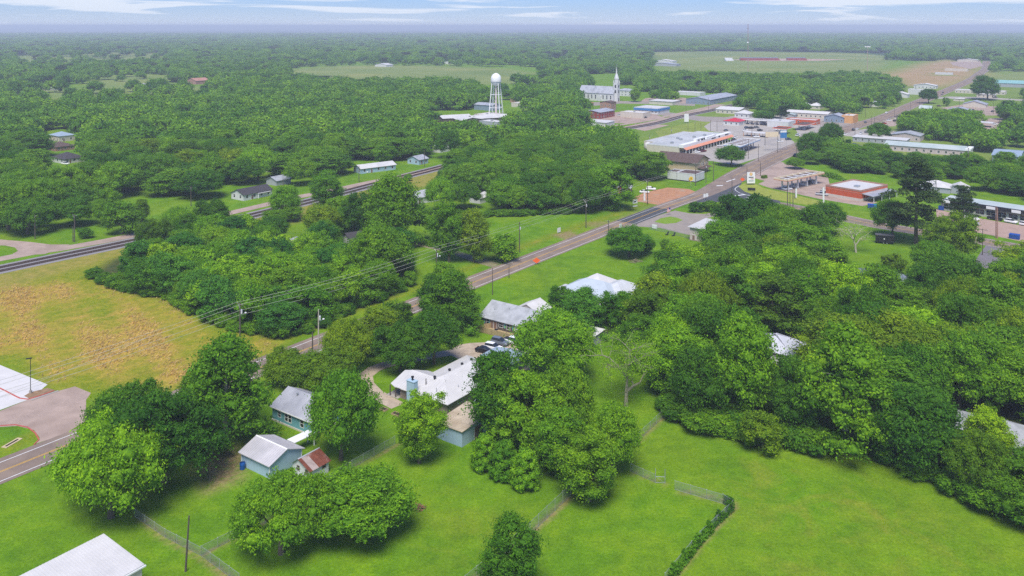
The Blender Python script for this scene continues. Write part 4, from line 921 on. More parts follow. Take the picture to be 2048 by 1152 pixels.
# 13 strip mall
b = building('shopping_strip', 'long shopping strip with grey flat roof, white stepped fascia and salmon awning', (1358, 309), cat='shops')
wl_ = [('y0', 3.2+i*5.0, 0.5, 3.6, 2.2) for i in range(15)]
block(b, 0, 0, 80, 22, 4.6, 'flat', wm=W_CREAM, rm=R_GRAVEL, wins=wl_, parapet=0.3, pm=W_WHITE)
block(b, 14, 22.2, 62, 9, 4.3, 'flat', wm=W_CREAM, rm=R_GRAVEL, parapet=0.15)
mb = MB(); mb.box(-0.4, -3.2, 4.25, 80.4, -0.1, 6.1); mb.box(20, -3.0, 6.1, 34, -1.0, 7.6); mb.box(36, -3.0, 6.1, 52, -1.0, 7.2); mb.build('fascia', WHITE, b)
mb = MB(); mb.slab([(-0.3, -5.0, 3.1), (80.3, -5.0, 3.1), (80.3, -3.22, 4.25), (-0.3, -3.22, 4.25)], 0.1); mb.build('awning', SALMON, b)
for i, (x, w, hh) in enumerate(((22.5, 1.6, 1.0), (27, 3.2, 1.0), (31.2, 2.0, 0.9), (44, 7, 0.7), (56, 3, 0.9), (68, 6, 0.7))):
    mb = MB(); mb.box(0, -3.30, 0, w, -3.21 if i else -3.21, hh); mb.build('shop_sign', BLACK, b, (x, 0, 6.1 if i < 3 else 5.0))
for i in range(17): mb = MB(); mb.box(-.15, -4.7, 0, .15, -4.4, 3.2); mb.build('column', WHITE, b, (0.3+i*4.95, 0, 0))
for x, y in ((30, 12), (34, 16), (47, 10), (60, 8), (12, 10)):
    mb = MB(); mb.box(0, 0, 4.5, 2.0, 1.6, 5.6); mb.box(0.4, 0.3, 5.6, 1.6, 1.3, 5.75); mb.build('roof_unit', GALV, b, (x, y, 0))
# gas station canopies
def canopy(name, label, p, ang, Lx, Ly, h, fm, stripe, rows, cat='canopy', frame=True, ft=1.0):
    r = empty(name, (p.x, p.y, 0), ang, label, cat); mb = MB(); t = 0.35
    mb.box(0, 0, h-ft, Lx, t, h).box(0, Ly-t, h-ft, Lx, Ly, h).box(0, t, h-ft, t, Ly-t, h).box(Lx-t, t, h-ft, Lx, Ly-t, h); mb.build('fascia', fm, r)
    if stripe:
        s = MB(); s.box(-.04, -.04, h-ft+0.1, Lx+.04, -.002, h-ft+0.42).box(-.04, 0, h-ft+0.1, -.002, Ly, h-ft+0.42); s.build('fascia_stripe', stripe, r)
    d = MB(); d.box(t, t, h-ft+.05, Lx-t, Ly-t, h-ft+.25); d.build('deck', R_BROWN, r)
    if frame:
        for i in range(1, 6):
            x = Lx*i/6; g = MB(); g.box(x-.12, t, h-ft+.25, x+.12, Ly-t, h-ft+.6); g.build('beam', WHITE, r)
        g = MB(); g.box(t, Ly/2-.12, h-ft+.25, Lx-t, Ly/2+.12, h-ft+.5); g.build('beam', WHITE, r)
    for i in range(rows):
        x = Lx*(i+0.5)/rows
        for y in (Ly*0.28, Ly*0.72): c = MB(); c.box(-.3, -.3, 0, .3, .3, h-ft+.05); c.build('column', WHITE, r, (x, y, 0))
        for y in (Ly*0.42, Ly*0.58):
            c = MB(); c.box(-.3, -.45, 0.15, .3, .45, 2.2); pmp = c.build('fuel_pump', WHITE, r, (x, y, 0)); c = MB(); c.box(-.305, -.3, 1.2, -.30-.02, .3, 1.8); c.build('pump_screen', BLACK, pmp)
        c = MB(); c.box(x-.9, Ly*0.15, 0, x+.9, Ly*0.85, 0.15); c.build('pump_island', CONCRETE, r)
    return r
g1 = G(1482, 292.5, 5.0)
canopy('fuel_canopy', 'open-topped fuel station canopy with blue striped fascia in front of the shopping strip', Vector((142.5, 522, 0)), A1+0.03, 38, 11.5, 5.6, WHITE, W_BLUEB, 4)
canopy('fuel_canopy', 'open-topped fuel station canopy with cream fascia beside the red brick store', Vector((132.6, 404.5, 0)), math.radians(40), 34, 7.6, 5.9, CANTAN, SALMON, 4)
# 16 red store
b = building('red_store', 'red painted store with flat white roof and grey side porch', Vector((158.9, 382.8, 0)), math.radians(38), cat='store')
block(b, 0, 0, 24, 17.5, 4.6, 'flat', wm=W_RED, rm=R_WHITE, parapet=0.5, pm=W_BRICK)
mb = MB(); mb.box(-.06, -.06, 0, 24.06, 17.56, 1.2); mb.build('base_band', W_CREAM, b)
mb = MB(); mb.box(-.05, -.05, 3.6, 24.05, 17.55, 3.8); mb.build('stripe', SALMON, b)
mb = MB(); mb.slab([(1, -5.5, 3.0), (23, -5.5, 3.0), (23, -0.08, 3.5), (1, -0.08, 3.5)], 0.2); mb.build('porch_roof', R_GREYM, b); posts(b, [(2, -5.2), (9, -5.2), (16, -5.2), (22.5, -5.2)], 2.9)
mb = MB(); mb.box(8, 6, 4.5, 10.4, 8, 5.3); mb.build('roof_unit', GALV, b)
# 17 strip store right edge
b = building('store_row', 'row of shops with black fascia, blank white sign boards and large dark windows, right edge', Vector((186.5, 365.2, 0)), math.radians(-48), cat='shops')
wl_ = [('y0', 3.0+i*4.2, 0.8, 3.4, 2.2) for i in range(12)]
block(b, 0, 0, 55, 11, 3.9, 'm+y', 0.9, 0.15, W_CREAM, R_GREEN, wins=wl_)
mb = MB(); mb.box(-1.2, -1.3, 3.5, 56, -0.05, 5.1); mb.build('fascia', BLACK, b)
for x in (0.8, 18.5, 28.0, 40): mb = MB(); mb.box(0, -1.38, 0, 3.4, -1.31, 1.2); mb.build('sign_board', WHITE, b, (x, 0, 3.75))
b = building('white_hip_house', 'low house with white hip roofs behind the row of shops', (1900, 388), A1, cat='house')
block(b, 0, 0, 11, 13, 2.7, 'hy', 2.2, 0.4, W_GREY, R_WHITE, wins=[('x0', 3, 1, 1.2, 1.1), ('x0', 8, 1, 1.2, 1.1)]); block(b, 2, -7, 9, 8, 2.703, 'gx', 1.8, 0.4, W_GREY, R_WHITE)
# generic small buildings: (label, pixel of lowest corner, angle, Lx, Ly, h, roof, rh, wall, roof material, windows?)
SMALL = [
 ('long grey-roofed pink building with end portico right of the highway', (1930,313), A1, 15, 46, 3.6, 'gy', 1.7, W_PINK, R_GREEN, 1),
 ('pink gabled building with dark grey roof behind the long grey-roofed building', (1840,284), A1, 16, 18, 4.0, 'gx', 1.6, W_PINK, R_GREYM, 1),
 ('low flat white-roofed blue grey shop left of the pink gabled building', (1812,291), A1, 12, 34, 3.2, 'm+x', 0.3, W_GREY, R_WHITE, 1),
 ('blue grey metal building cut by the right edge of the picture', (2040,330), A1, 30, 14, 4.5, 'gy', 1.5, W_SLATE, R_BLUE, 0),
 ('low warehouse with wide slate grey roof beside the railway crossing', (1420,210), A1, 75, 26, 5.0, 'gx', 2.2, W_SLATE, R_GREYM, 1),
 ('dark red building with grey roof among trees left of the brick block', (1200,238), A1, 26, 17, 5.5, 'gx', 1.4, W_DRED, R_GREYM, 1),
 ('tall narrow brick building with dark roof next to the dark red one', (1222,221), A1, 10, 12, 7.5, 'gx', 1.0, W_BRICK, R_BROWN, 1),
 ('cream flat-roofed building in front of the blue and white building', (1286,237), A1, 14, 22, 4.5, 'flat', 0, W_CREAM, R_PALE, 0),
 ('low building with a long white roof half hidden by trees below the dark red one', (1212,254), A1, 14, 26, 3.2, 'm+x', 0.4, W_WHITE, R_WHITE, 0),
 ('orange brown roofed house left of the church car park', (1173,214), A1, 14, 16, 3.0, 'gx', 2.2, W_BRICK, mat('orange_roof', (0.42, 0.17, 0.09), 0.85, 0.15, 0.5), 1),
 ('two-storey white parish house right of the church', (1262,193), A1, 12, 18, 6.5, 'hy', 1.8, W_WHITE, R_GREYM, 1),
 ('flat white-roofed shed behind the blue and white building', (1345,211), A1, 18, 26, 3.6, 'm+x', 0.3, W_CREAM, R_PALE, 0),
 ('grey-roofed diner with wide eaves beside the railway', (1478,229), A1, 26, 22, 3.6, 'gy', 1.6, W_CREAM, R_PALE, 1),
 ('red-roofed white takeaway in the forecourt', (1478,252), A1, 15, 13, 3.4, 'hx', 2.0, W_WHITE, R_REDM, 1),
 ('small pale green building with white domed roof behind the red-roofed takeaway', (1498,236), A1, 13, 13, 3.6, 'hx', 2.4, W_WHITE, R_WHITE, 1),
 ('white block building with low roof behind the fuel stations', (1577,256), A1, 18, 17, 4.4, 'flat', 0, W_WHITE, R_WHITE, 0),
 ('red and white striped canopy store facing the highway', (1632,250), A1, 12, 24, 3.4, 'flat', 0, W_RED, R_WHITE, 1),
 ('slate blue gabled house beside the orange building on the highway', (1688,246), A1, 14, 16, 4.5, 'gx', 2.2, W_SLATE, R_GREYM, 1),
 ('orange stucco building on the highway', (1706,247), A1, 17, 9, 6.0, 'flat', 0, wallm('orange_stucco', (0.62, 0.33, 0.13)), R_PALE, 0),
 ('pale long-roofed building behind the slate blue house', (1655,238), A1, 16, 36, 4.0, 'gy', 1.4, W_CREAM, R_PALE, 1),
 ('cream house with hip roof beneath the trees above the striped store', (1640,219), A1, 14, 11, 3.4, 'hx', 2.2, W_CREAM, R_PALE, 1),
 ('cream house with hip roof, left twin of the pair above the striped store', (1618,218), A1, 12, 10, 3.2, 'hx', 2.2, W_CREAM, R_PALE, 1),
 ('white house among the trees north of the striped store', (1780,202), A1, 16, 16, 5.0, 'gx', 2.6, W_WHITE, R_PALE, 1),
 ('little white gabled shed left of the highway among trees', (1756,214), A1, 8, 8, 3.4, 'gy', 2.0, W_WHITE, R_GREYM, 1),
 ('silvery roof among trees north of the main street', (1735,184), A1, 18, 34, 3.8, 'gy', 1.8, W_WHITE, R_WHITE, 0),
 ('white roof broken by tree crowns left of the silvery roof', (1690,182), A1, 16, 30, 3.8, 'gy', 1.8, W_WHITE, R_WHITE, 0),
 ('white farmhouse with porch left of the far highway', (1872,178), A1, 14, 26, 4.0, 'gx', 2.2, W_WHITE, R_PALE, 1),
 ('white two-storey shed near the far highway', (1846,190), A1, 12, 16, 6.0, 'flat', 0, W_WHITE, R_PALE, 0),
 ('long low white building with flat roof at the right edge', (2010,190), A1, 20, 52, 3.6, 'flat', 0, W_CREAM, R_WHITE, 1),
 ('white low house left of the long low white building', (1990,196), A1, 14, 18, 3.6, 'hx', 1.8, W_CREAM, R_WHITE, 1),
 ('large pale teal roofed hall at the right edge', (2060,176), A1, 40, 60, 5.0, 'gy', 3.0, W_GREY, mat('teal_roof', (0.22, 0.42, 0.40), 0.6, 0.08, 0.2), 0),
 ('grey shingled house with steep roof in the yellowish lawn', (1972,216), A1, 16, 20, 3.2, 'gx', 3.0, W_CREAM, R_GREYM, 0),
 ('green-trimmed small gabled shed right of the highway', (1862,224), A1, 9, 10, 3.0, 'gy', 2.4, wallm('green_wall', (0.22, 0.32, 0.26)), R_GREEN, 0),
 ('long white mobile home roof behind the tree group right of the highway', (1880,238), A1, 8, 30, 3.2, 'm+x', 0.3, W_WHITE, R_WHITE, 0),
 ('second white roof peeping between the crowns right of the highway', (1935,238), A1, 10, 24, 3.4, 'm+x', 0.4, W_WHITE, R_WHITE, 0),
 ('pale roofed shed on the lawn beside the far lane', (1928,203), A1, 8, 10, 2.8, 'hx', 1.4, W_CREAM, R_PALE, 0),
 ('cream house with grey metal roof in the woods at the left edge', (118,284), A1, 11, 14, 4.0, 'hy', 2.0, W_CREAM, R_BLUE, 1),
 ('brown-roofed brick house below the cream house at the left edge', (112,303), A1, 12, 14, 2.8, 'hy', 2.2, W_BRICK, R_BROWN, 1),
 ('white house with black hip roof near the left edge', (128,328), A1, 12, 15, 2.8, 'hy', 2.6, W_WHITE, R_DARK, 1),
 ('pale roof half hidden by trees at the left edge', (20,336), A1, 10, 10, 2.8, 'gx', 1.5, W_CREAM, R_PALE, 0),
 ('white house with long black roof beyond the frontage street', (487,402), A1, 16, 9, 2.8, 'gx', 1.9, W_WHITE, R_DARK, 1),
 ('long pale blue house with white metal roof beyond the frontage street', (722,348), A1-0.25, 22, 8, 2.8, 'gx', 1.5, W_BLUE, R_WHITE, 1),
 ('white house with grey gable roof between the railway and the lawn', (822,411), A1-0.2, 16, 9, 3.0, 'gx', 1.9, W_WHITE, R_SHING, 1),
 ('white-roofed house hidden in the trees left of the pale blue house', (560,348), A1, 12, 12, 2.8, 'gx', 2.0, W_WHITE, R_WHITE, 0),
 ('grey-roofed outbuilding hidden in the trees above the parked carport', (553,372), A1, 9, 8, 2.6, 'gx', 1.5, W_GREY, R_GREYM, 0),
 ('small light blue cottage under trees beside the far end of the frontage street', (838,330), A1, 8, 9, 2.9, 'gx', 1.7, W_BLUE, R_GREYM, 1),
 ('white roof deep in the wood above the frontage street', (880,306), A1, 12, 10, 2.8, 'gx', 1.6, W_WHITE, R_WHITE, 0),
 ('white roof showing through the trees behind the big lawn', (960,408), A1, 7, 6, 2.6, 'gx', 1.4, W_WHITE, R_WHITE, 0),
 ('small white gabled cottage buried in the young wood', (592,506), A1, 8, 6, 2.8, 'gx', 1.8, W_WHITE, R_GREYM, 0),
 ('dark-roofed house with white boarded wall behind the bright round tree', (706,502), A1-0.3, 12, 11, 2.8, 'gx', 2.4, W_WHITE, R_DARK, 1),
 ('grey-roofed white house in the wood on the right', (1585,735), A1, 10, 11, 2.8, 'hx', 2.4, W_WHITE, mat('pale_grey_roof', (0.50, 0.51, 0.56), 0.6, 0.06, 0.5), 0),
 ('house corner with grey shingle roof at the right edge of the wood', (2040,925), A1, 10, 11, 2.8, 'hx', 2.2, W_WHITE, R_SHING, 1),
 ('blue-grey roofed house under trees below the side street', (1800,590), A1, 12, 14, 2.8, 'hy', 2.2, W_GREY, mat('slate_roof', (0.17, 0.19, 0.23), 0.85, 0.12, 0.8), 0),
 ('small red and white gabled shop beside the red dirt lot', (1260,388), A1+0.35, 7.5, 6, 2.6, 'gx', 1.9, wallm('red_gable', (0.35, 0.08, 0.06)), R_LILAC, 1),
 ('brown-roofed building left of the long white roofs by the water tower', (850,245), A1, 14, 20, 3.2, 'gx', 2.2, W_BRICK, mat('rust_roof', (0.27, 0.15, 0.10), 0.85, 0.2, 0.4), 0),
 ('white-roofed warehouse, leftmost of the row below the water tower', (886,247), A1-0.5, 26, 16, 4.0, 'gx', 1.8, W_BROWN, R_WHITE, 0),
 ('low white roof with brown gables, second of the row below the water tower', (922,250), A1-0.5, 20, 24, 3.6, 'gy', 1.8, W_BROWN, R_WHITE, 0),
 ('long white-roofed warehouse, third of the row left of the water tower', (948,248), A1-0.5, 38, 15, 4.2, 'gx', 1.8, W_BROWN, R_WHITE, 0),
 ('grey-roofed block at the feet of the water tower', (978,243), A1, 20, 16, 5.0, 'flat', 0, W_CREAM, R_PALE, 0),
 ('grey shed with pink roof edge just below the water tower', (995,256), A1, 12, 18, 4.4, 'flat', 0, W_GREY, R_PALE, 0),
 ('grey-walled shed below the water tower among crowns', (998,278), A1, 10, 12, 5.5, 'gy', 1.2, W_GREY, R_PALE, 0),
 ('dark grey hall behind the legs of the water tower', (985,222), A1, 14, 22, 5.0, 'gy', 1.6, W_SLATE, R_GREYM, 0),
 ('orange brick house in the trees right of the water tower', (1042,206), A1, 10, 14, 4.0, 'gx', 2.0, W_BRICK, mat('orange_roof2', (0.40, 0.20, 0.11), 0.85, 0.15, 0.5), 0),
 ('cream house group right of the orange brick house', (1056,216), A1, 12, 20, 4.0, 'flat', 0, W_CREAM, R_PALE, 0),
 ('green awning shelter under the trees behind the white block', (1588,236), A1, 8, 12, 2.8, 'gx', 1.0, W_GREY, R_GREEN, 0),
 ('white house with gabled dormers behind the warehouse', (1405,171), A1, 13, 20, 4.0, 'gx', 2.6, W_WHITE, R_PALE, 0),
 ('long low white roof of the school behind the warehouse', (1400,192), A1, 16, 60, 3.4, 'flat', 0, W_WHITE, R_WHITE, 0),
 ('cream domed roof building behind the warehouse', (1440,179), A1, 16, 22, 3.2, 'hy', 2.6, W_CREAM, R_PALE, 0),
 ('white farm buildings left of the stadium field', (1345,126), A1, 22, 50, 4.0, 'gx', 3.0, W_WHITE, R_PALE, 0),
 ('low grey barn at the near edge of the stadium field', (1352,133), A1, 22, 60, 4.0, 'gx', 2.6, W_GREY, R_GREYM, 0),
 ('red brick farmstead in the far woods on the left', (392,169), A1, 22, 24, 5, 'gx', 3, W_BRICK, mat('brick_roof', (0.4, 0.2, 0.15), 0.85, 0.1, 0.2), 0),
 ('white farm roof far off in the left fields', (22,108), A1, 40, 30, 6, 'gx', 3, W_WHITE, R_PALE, 0),
 ('white barn on the near edge of the far pale field', (772,134), A1, 20, 30, 4, 'gx', 2.6, W_WHITE, R_WHITE, 0),
 ('white roof alone in the far wood right of the pale field', (910,129), A1, 14, 30, 5, 'gx', 2.6, W_WHITE, R_WHITE, 0),
 ('tiny pair of white houses in the far wood', (975,116), A1, 18, 34, 6, 'gx', 3, W_WHITE, R_WHITE, 0),
 ('white farm building on the far wood edge left of the stadium field', (1283,100), A1, 30, 50, 6, 'gx', 3, W_SLATE, R_WHITE, 0),
 ('pink quarry building near the horizon on the right', (1650,67), A1, 80, 160, 9, 'gx', 5, W_CREAM, R_PALE, 0),
 ('long white mill building close to the horizon', (1820,61.6), A1, 120, 500, 14, 'flat', 0, W_WHITE, R_WHITE, 0),
 ('small white roofs among trees at the far right', (1985,106), A1, 30, 50, 5, 'gx', 3, W_CREAM, R_PALE, 0),
 ('pale yard sheds beyond the ploughed field', (1955,124), A1, 24, 40, 4, 'gx', 2.4, W_CREAM, R_PALE, 0),
]
SMALL += [
 ('white roofs of a farmstead in the far left clearings', (300,178), A1, 16, 34, 4, 'gx', 2.4, W_WHITE, R_WHITE, 0),
 ('pale barn at the edge of the far left clearing', (95,182), A1, 16, 26, 4, 'gx', 2.4, W_CREAM, R_PALE, 0),
 ('small white roof between dark crowns left of the water tower', (640,215), A1, 10, 12, 3.2, 'gx', 2.0, W_WHITE, R_WHITE, 0),
 ('tiny white gable alone in the mid left woods', (315,292), A1, 8, 9, 2.8, 'gx', 1.8, W_WHITE, R_WHITE, 0),
 ('grey roof beneath the crowns behind the pavilion', (1940,228), A1, 12, 18, 3.2, 'gx', 2.0, W_GREY, R_GREYM, 0),
 ('white trailer home near the top right woods', (1905,150), A1, 8, 26, 3.2, 'flat', 0, W_WHITE, R_WHITE, 0),
 ('pale shed row by the far highway bend', (1935,143), A1, 12, 36, 3.6, 'flat', 0, W_CREAM, R_PALE, 0),
 ('white house roof in the woods above the orange building', (1815,196), A1, 12, 16, 4, 'gx', 2.2, W_WHITE, R_PALE, 0),
 ('dark-roofed cream store at the lot right of the highway', (1830,244), A1, 10, 16, 3.4, 'gx', 1.6, W_CREAM, R_BROWN, 1)]
SHRNG = random.Random(9)
for lab, p, a, Lx, Ly, h, rf, rh, wm, rm, wn_ in SMALL:
    cat_ = 'house' if ('house' in lab or 'cottage' in lab or 'farm' in lab) else ('shed' if ('shed' in lab or 'barn' in lab) else 'building')
    nm = {'house': 'house', 'shed': 'shed', 'building': 'town_building'}[cat_]
    b = building(nm, lab, p, a, cat_); ws = []
    if wn_:
        k = max(1, int(Ly/4)); ws += [('x0', (i+0.5)*Ly/k, 1.0, 1.2, 1.3) for i in range(k)]; k = max(1, int(Lx/4)); ws += [('y0', (i+0.5)*Lx/k, 1.0, 1.2, 1.3) for i in range(k)]
        if h > 5: ws += [(s, t, z+3, w_, h_-0.1) for s, t, z, w_, h_ in ws if z+3+h_ < h]
    near = p[1] > 300
    block(b, 0, 0, Lx, Ly, h, rf, rh, 0.5, wm, rm, wins=ws, doors=[('y0', Lx*0.3)] if wn_ else [], parapet=0.3 if rf == 'flat' else 0, ribs=0.8 if (near and rm in (R_WHITE, R_GREYM, R_BLUE)) else None)
    if 'portico' in lab:
        for i in range(4): mb = MB(); mb.box(-.3, -.3, 0, .3, .3, 3.6); mb.build('column', WHITE, b, (2+i*3.6, -2.4, 0))
        mb = MB(); mb.box(0, -3, 3.6, 15, -0.05, 4.6); mb.build('portico_roof', WHITE, b)
    if h >= 3.5 and rf == 'flat':
        mb = MB(); mb.box(0, 0, 0, 1.8, 1.4, 0.9); mb.build('roof_unit', GALV, b, (Lx*.4, Ly*.5, h-.1))
# blue and white building
b = building('blue_white_store', 'blue and white flat-roofed store with a band of windows beside the railway', (1316, 229), A1, cat='store')
block(b, 0, 0, 24, 24, 5.2, 'flat', wm=W_WHITE, rm=R_WHITE, wins=[('x0', 2+i*3.3, 1.4, 1.8, 1.0) for i in range(7)]+[('y0', 3, 1.2, 1.4, 1.4)], parapet=0.3)
mb = MB(); mb.box(-0.5, -0.5, 3.0, 24.4, 24.4, 4.9); mb.build('blue_fascia', W_BLUEB, b)
# open shelters
for lab, p, Lx, Ly, h in (('open white-roofed pavilion on white columns right of the tree group', (1985, 256), 12, 18, 3.6), ('small white canopy at the green lot near the right edge', (2010, 285), 7, 6, 2.6), ('white carport roof beside the black-roofed house', (517, 397), 7, 6, 2.4)):
    b = building('open_shelter', lab, p, A1, 'shelter'); mb = MB(); mb.slab([(0, 0, h), (Lx, 0, h), (Lx, Ly, h+.3), (0, Ly, h+.3)], 0.25); mb.build('roof', R_WHITE, b)
    posts(b, [(.3, .3), (Lx-.3, .3), (.3, Ly-.3), (Lx-.3, Ly-.3), (.3, Ly/2)], h-.2, WHITE, 0.14)
for lab, p, Lx, Ly, m1 in (('red fuel canopy, larger of the two red canopies by the highway', (1612, 262), 26, 10, W_RED), ('low red canopy left of the larger red canopy', (1572, 270), 14, 10, W_RED), ('white flat carport canopy behind the red-roofed takeaway', (1535, 252), 9, 26, WHITE)):
    canopy('fuel_canopy', lab, G(*p), A1, Lx, Ly, 4.6, m1, WHITE if m1 is W_RED else None, 2, frame=False, ft=0.9)
b = building('market_stall', 'open shed with orange frame and timber trusses in the forecourt', (1535, 276), A1, 'open shed'); mb = MB(); mb.slab([(0, 0, 3), (8, 0, 3), (8, 18, 3), (0, 18, 3)], 0.2); mb.build('roof', R_PALE, b); posts(b, [(x, y) for x in (.3, 7.7) for y in (.3, 6, 12, 17.7)], 2.8, mat('orange_steel', (0.5, 0.22, 0.08)), .14)
# church
b = building('church', 'white church with a grey roof and tall slim steeple', (1226, 203.5), A1, cat='church')
# nave runs along local y (up-left), steeple at its near right end
CW, CLn, chh = 13, 42, 8.5
block(b, 0, 0, CW, CLn, chh, 'gy', 7.0, 0.5, W_WHITE, R_GREYM, wins=[('x0', 7+i*4.6, 2.2, 1.3, 4.2) for i in range(8)])
mb = MB(); mb.box(-2.0, 14.0, 0, -0.05, 17, 6); mb.box(4.0, -3.2, 0, 9.0, 1.8, 19, W_WHITE)
mb.build('tower', W_WHITE, b)
s = MB(); s.lathe([(2.4, 19), (2.4, 24), (2.7, 24.1), (0.9, 29.5), (0.10, 36.5)], 8, (6.5, -0.7, 0)); sp = s.build('steeple', W_WHITE, b)
s = MB(); s.box(6.42, -0.78, 36.3, 6.58, -0.62, 39).box(5.9, -0.77, 37.6, 7.1, -0.63, 37.8); s.build('cross', GALV, sp)
for x, y in ((4.2, -3.0), (8.8, -3.0), (4.2, 1.6), (8.8, 1.6)): s = MB(); s.lathe([(0.5, 0), (0.5, 1.6), (0.02, 4.2)], 6); s.build('pinnacle', W_WHITE, b, (x, y, 19))
for z in (9, 14.5): s = MB(); s.box(3.96, -1.5, z, 3.9, 0.1, z+3.0).box(5.7, -3.26, z, 7.3, -3.2, z+3.0); s.build('louvre', BLACK, b)
s = MB(); s.box(5.6, -3.3, 0, 7.4, -3.21, 3.6); s.build('door', W_BROWN, b)
# water tower
wt = G(992, 238); b = empty('water_tower', (wt.x, wt.y, 0), 0.5, 'tall white water tower on four braced legs above the trees', 'water tower'); zt = 39.0
mb = MB(); mb.lathe([(0.5, 28.2), (2.8, 29.2), (4.1, 30.8), (4.5, 32.5), (4.5, 35.0), (4.0, 36.8), (2.8, 38.4), (1.0, 39.4), (0.0, 39.6)], 20); mb.build('tank', WHITE, b, smooth=True)
mb = MB(); mb.lathe([(4.5, 32.3), (5.0, 32.3), (5.0, 32.4), (4.5, 32.45)], 20); 
for i in range(20): a = i*math.pi/10; mb.tube((4.95*math.cos(a), 4.95*math.sin(a), 32.4), (4.95*math.cos(a), 4.95*math.sin(a), 33.4), 0.03, n=4)
mb.build('walkway', GALV, b)
mb = MB(); mb.tube((0, 0, 0), (0, 0, 29.6), 1.0, 0.75, 14); mb.build('riser_pipe', mat('rust_stained_white', (0.62, 0.52, 0.48), 0.7, 0.12, 0.4), b)
LT = [(3.9*math.cos(a), 3.9*math.sin(a), 32.0) for a in (0, math.pi/2, math.pi, 1.5*math.pi)]; LB = [(p[0]*1.85, p[1]*1.85, 0) for p in LT]
lerp3 = lambda a, b_, t: tuple(a[i]+(b_[i]-a[i])*t for i in range(3))
for i in range(4):
    mb = MB(); mb.tube(LB[i], LT[i], 0.42, 0.34, 8); mb.build('leg', WHITE, b)
for t in (0.31, 0.66):
    for i in range(4): mb = MB(); mb.tube(lerp3(LB[i], LT[i], t), lerp3(LB[(i+1) % 4], LT[(i+1) % 4], t), 0.22, n=6); mb.build('strut', WHITE, b)
for t0, t1 in ((0.02, 0.31), (0.31, 0.66), (0.66, 0.95)):
    for i in range(4):
        j = (i+1) % 4; mb = MB(); mb.tube(lerp3(LB[i], LT[i], t0), lerp3(LB[j], LT[j], t1), 0.06, n=4); mb.tube(lerp3(LB[j], LT[j], t0), lerp3(LB[i], LT[i], t1), 0.06, n=4); mb.build('brace', GALV, b)
# radio mast and floodlight mast
def mast(name, label, p, h, w, seg=14, extra=None):
    r = empty(name, (p.x, p.y, 0), 0.3, label, 'mast'); mb = MB(); Q = [(w*math.cos(a), w*math.sin(a)) for a in (0, 2.094, 4.188)]
    for q in Q: mb.tube((q[0], q[1], 0), (q[0]*.6, q[1]*.6, h), 0.11, n=4)
    for k in range(seg):
        z0_, z1_ = h*k/seg, h*(k+1)/seg; f0_, f1_ = 1-.4*k/seg, 1-.4*(k+1)/seg
        for i in range(3): j = (i+1) % 3; mb.tube((Q[i][0]*f0_, Q[i][1]*f0_, z0_), (Q[j][0]*f1_, Q[j][1]*f1_, z1_), 0.06, n=3)
    mb.build('lattice', mat('mast_red', (0.45, 0.28, 0.27)), r); return r
r = mast('radio_mast', 'thin lattice radio mast with white dishes rising past the horizon', G(1496, 160), 83, 0.7, 20)
mb = MB(); mb.lathe([(0.1, -0.5), (1.3, 0.3), (1.45, 0.5)], 12); mb.build('dish', WHITE, r, (-1.6, -1, 56), (math.radians(80), 0, 0.4)); mb = MB(); mb.box(-2, -.1, 0, 2, .1, .8); mb.build('antenna', GALV, r, (0, 0, 76))
r = mast('floodlight_mast', 'floodlight mast with a row of lamps at the stadium field', G(1735, 148), 45, 0.5, 12)
for k in range(4): mb = MB(); mb.box(-.9, -.5, -0.9, .9, .5, .9); mb.build('floodlight', WHITE, r, (-4.4+k*2.9, 0, 45.5))
mb = MB(); mb.box(-5.4, -.15, 44.2, 5.4, .15, 44.5); mb.build('crossbar', GALV, r)
# bleachers and press box in the stadium field
for lab, p, Lx, Ly, h in (('long dark red grandstand of the sports field', (1560, 121), 14, 90, 5), ('second dark grandstand right of the long one', (1615, 121), 12, 45, 5), ('white press shed left of the grandstand', (1468, 122), 14, 18, 5)):
    b = building('grandstand' if 'grandstand of' in lab or 'second dark' in lab else 'press_shed', lab, p, math.radians(90+math.degrees(0)), cat='grandstand' if 'grandstand of' in lab or 'second dark' in lab else 'shed')
    mb = MB(); k = 5
    for i in range(k): mb.box(i*Lx/k, 0, 0, (i+1)*Lx/k, Ly, h*(i+1)/k)
    mb.build('terrace', W_DRED if 'grandstand of' in lab or 'second dark' in lab else W_WHITE, b); mb = MB(); mb.box(Lx+.05, 0, 0, Lx+1, Ly, h+2); mb.build('rear_wall', W_SLATE if 'grandstand of' in lab or 'second dark' in lab else W_WHITE, b)
sheet('sports_track', [(1462,119),(1540,117),(1640,118),(1700,119),(1640,121.5),(1500,122)], 0.06, mat('clay_track', (0.40, 0.27, 0.20), 0.9, 0.1, 0.05))
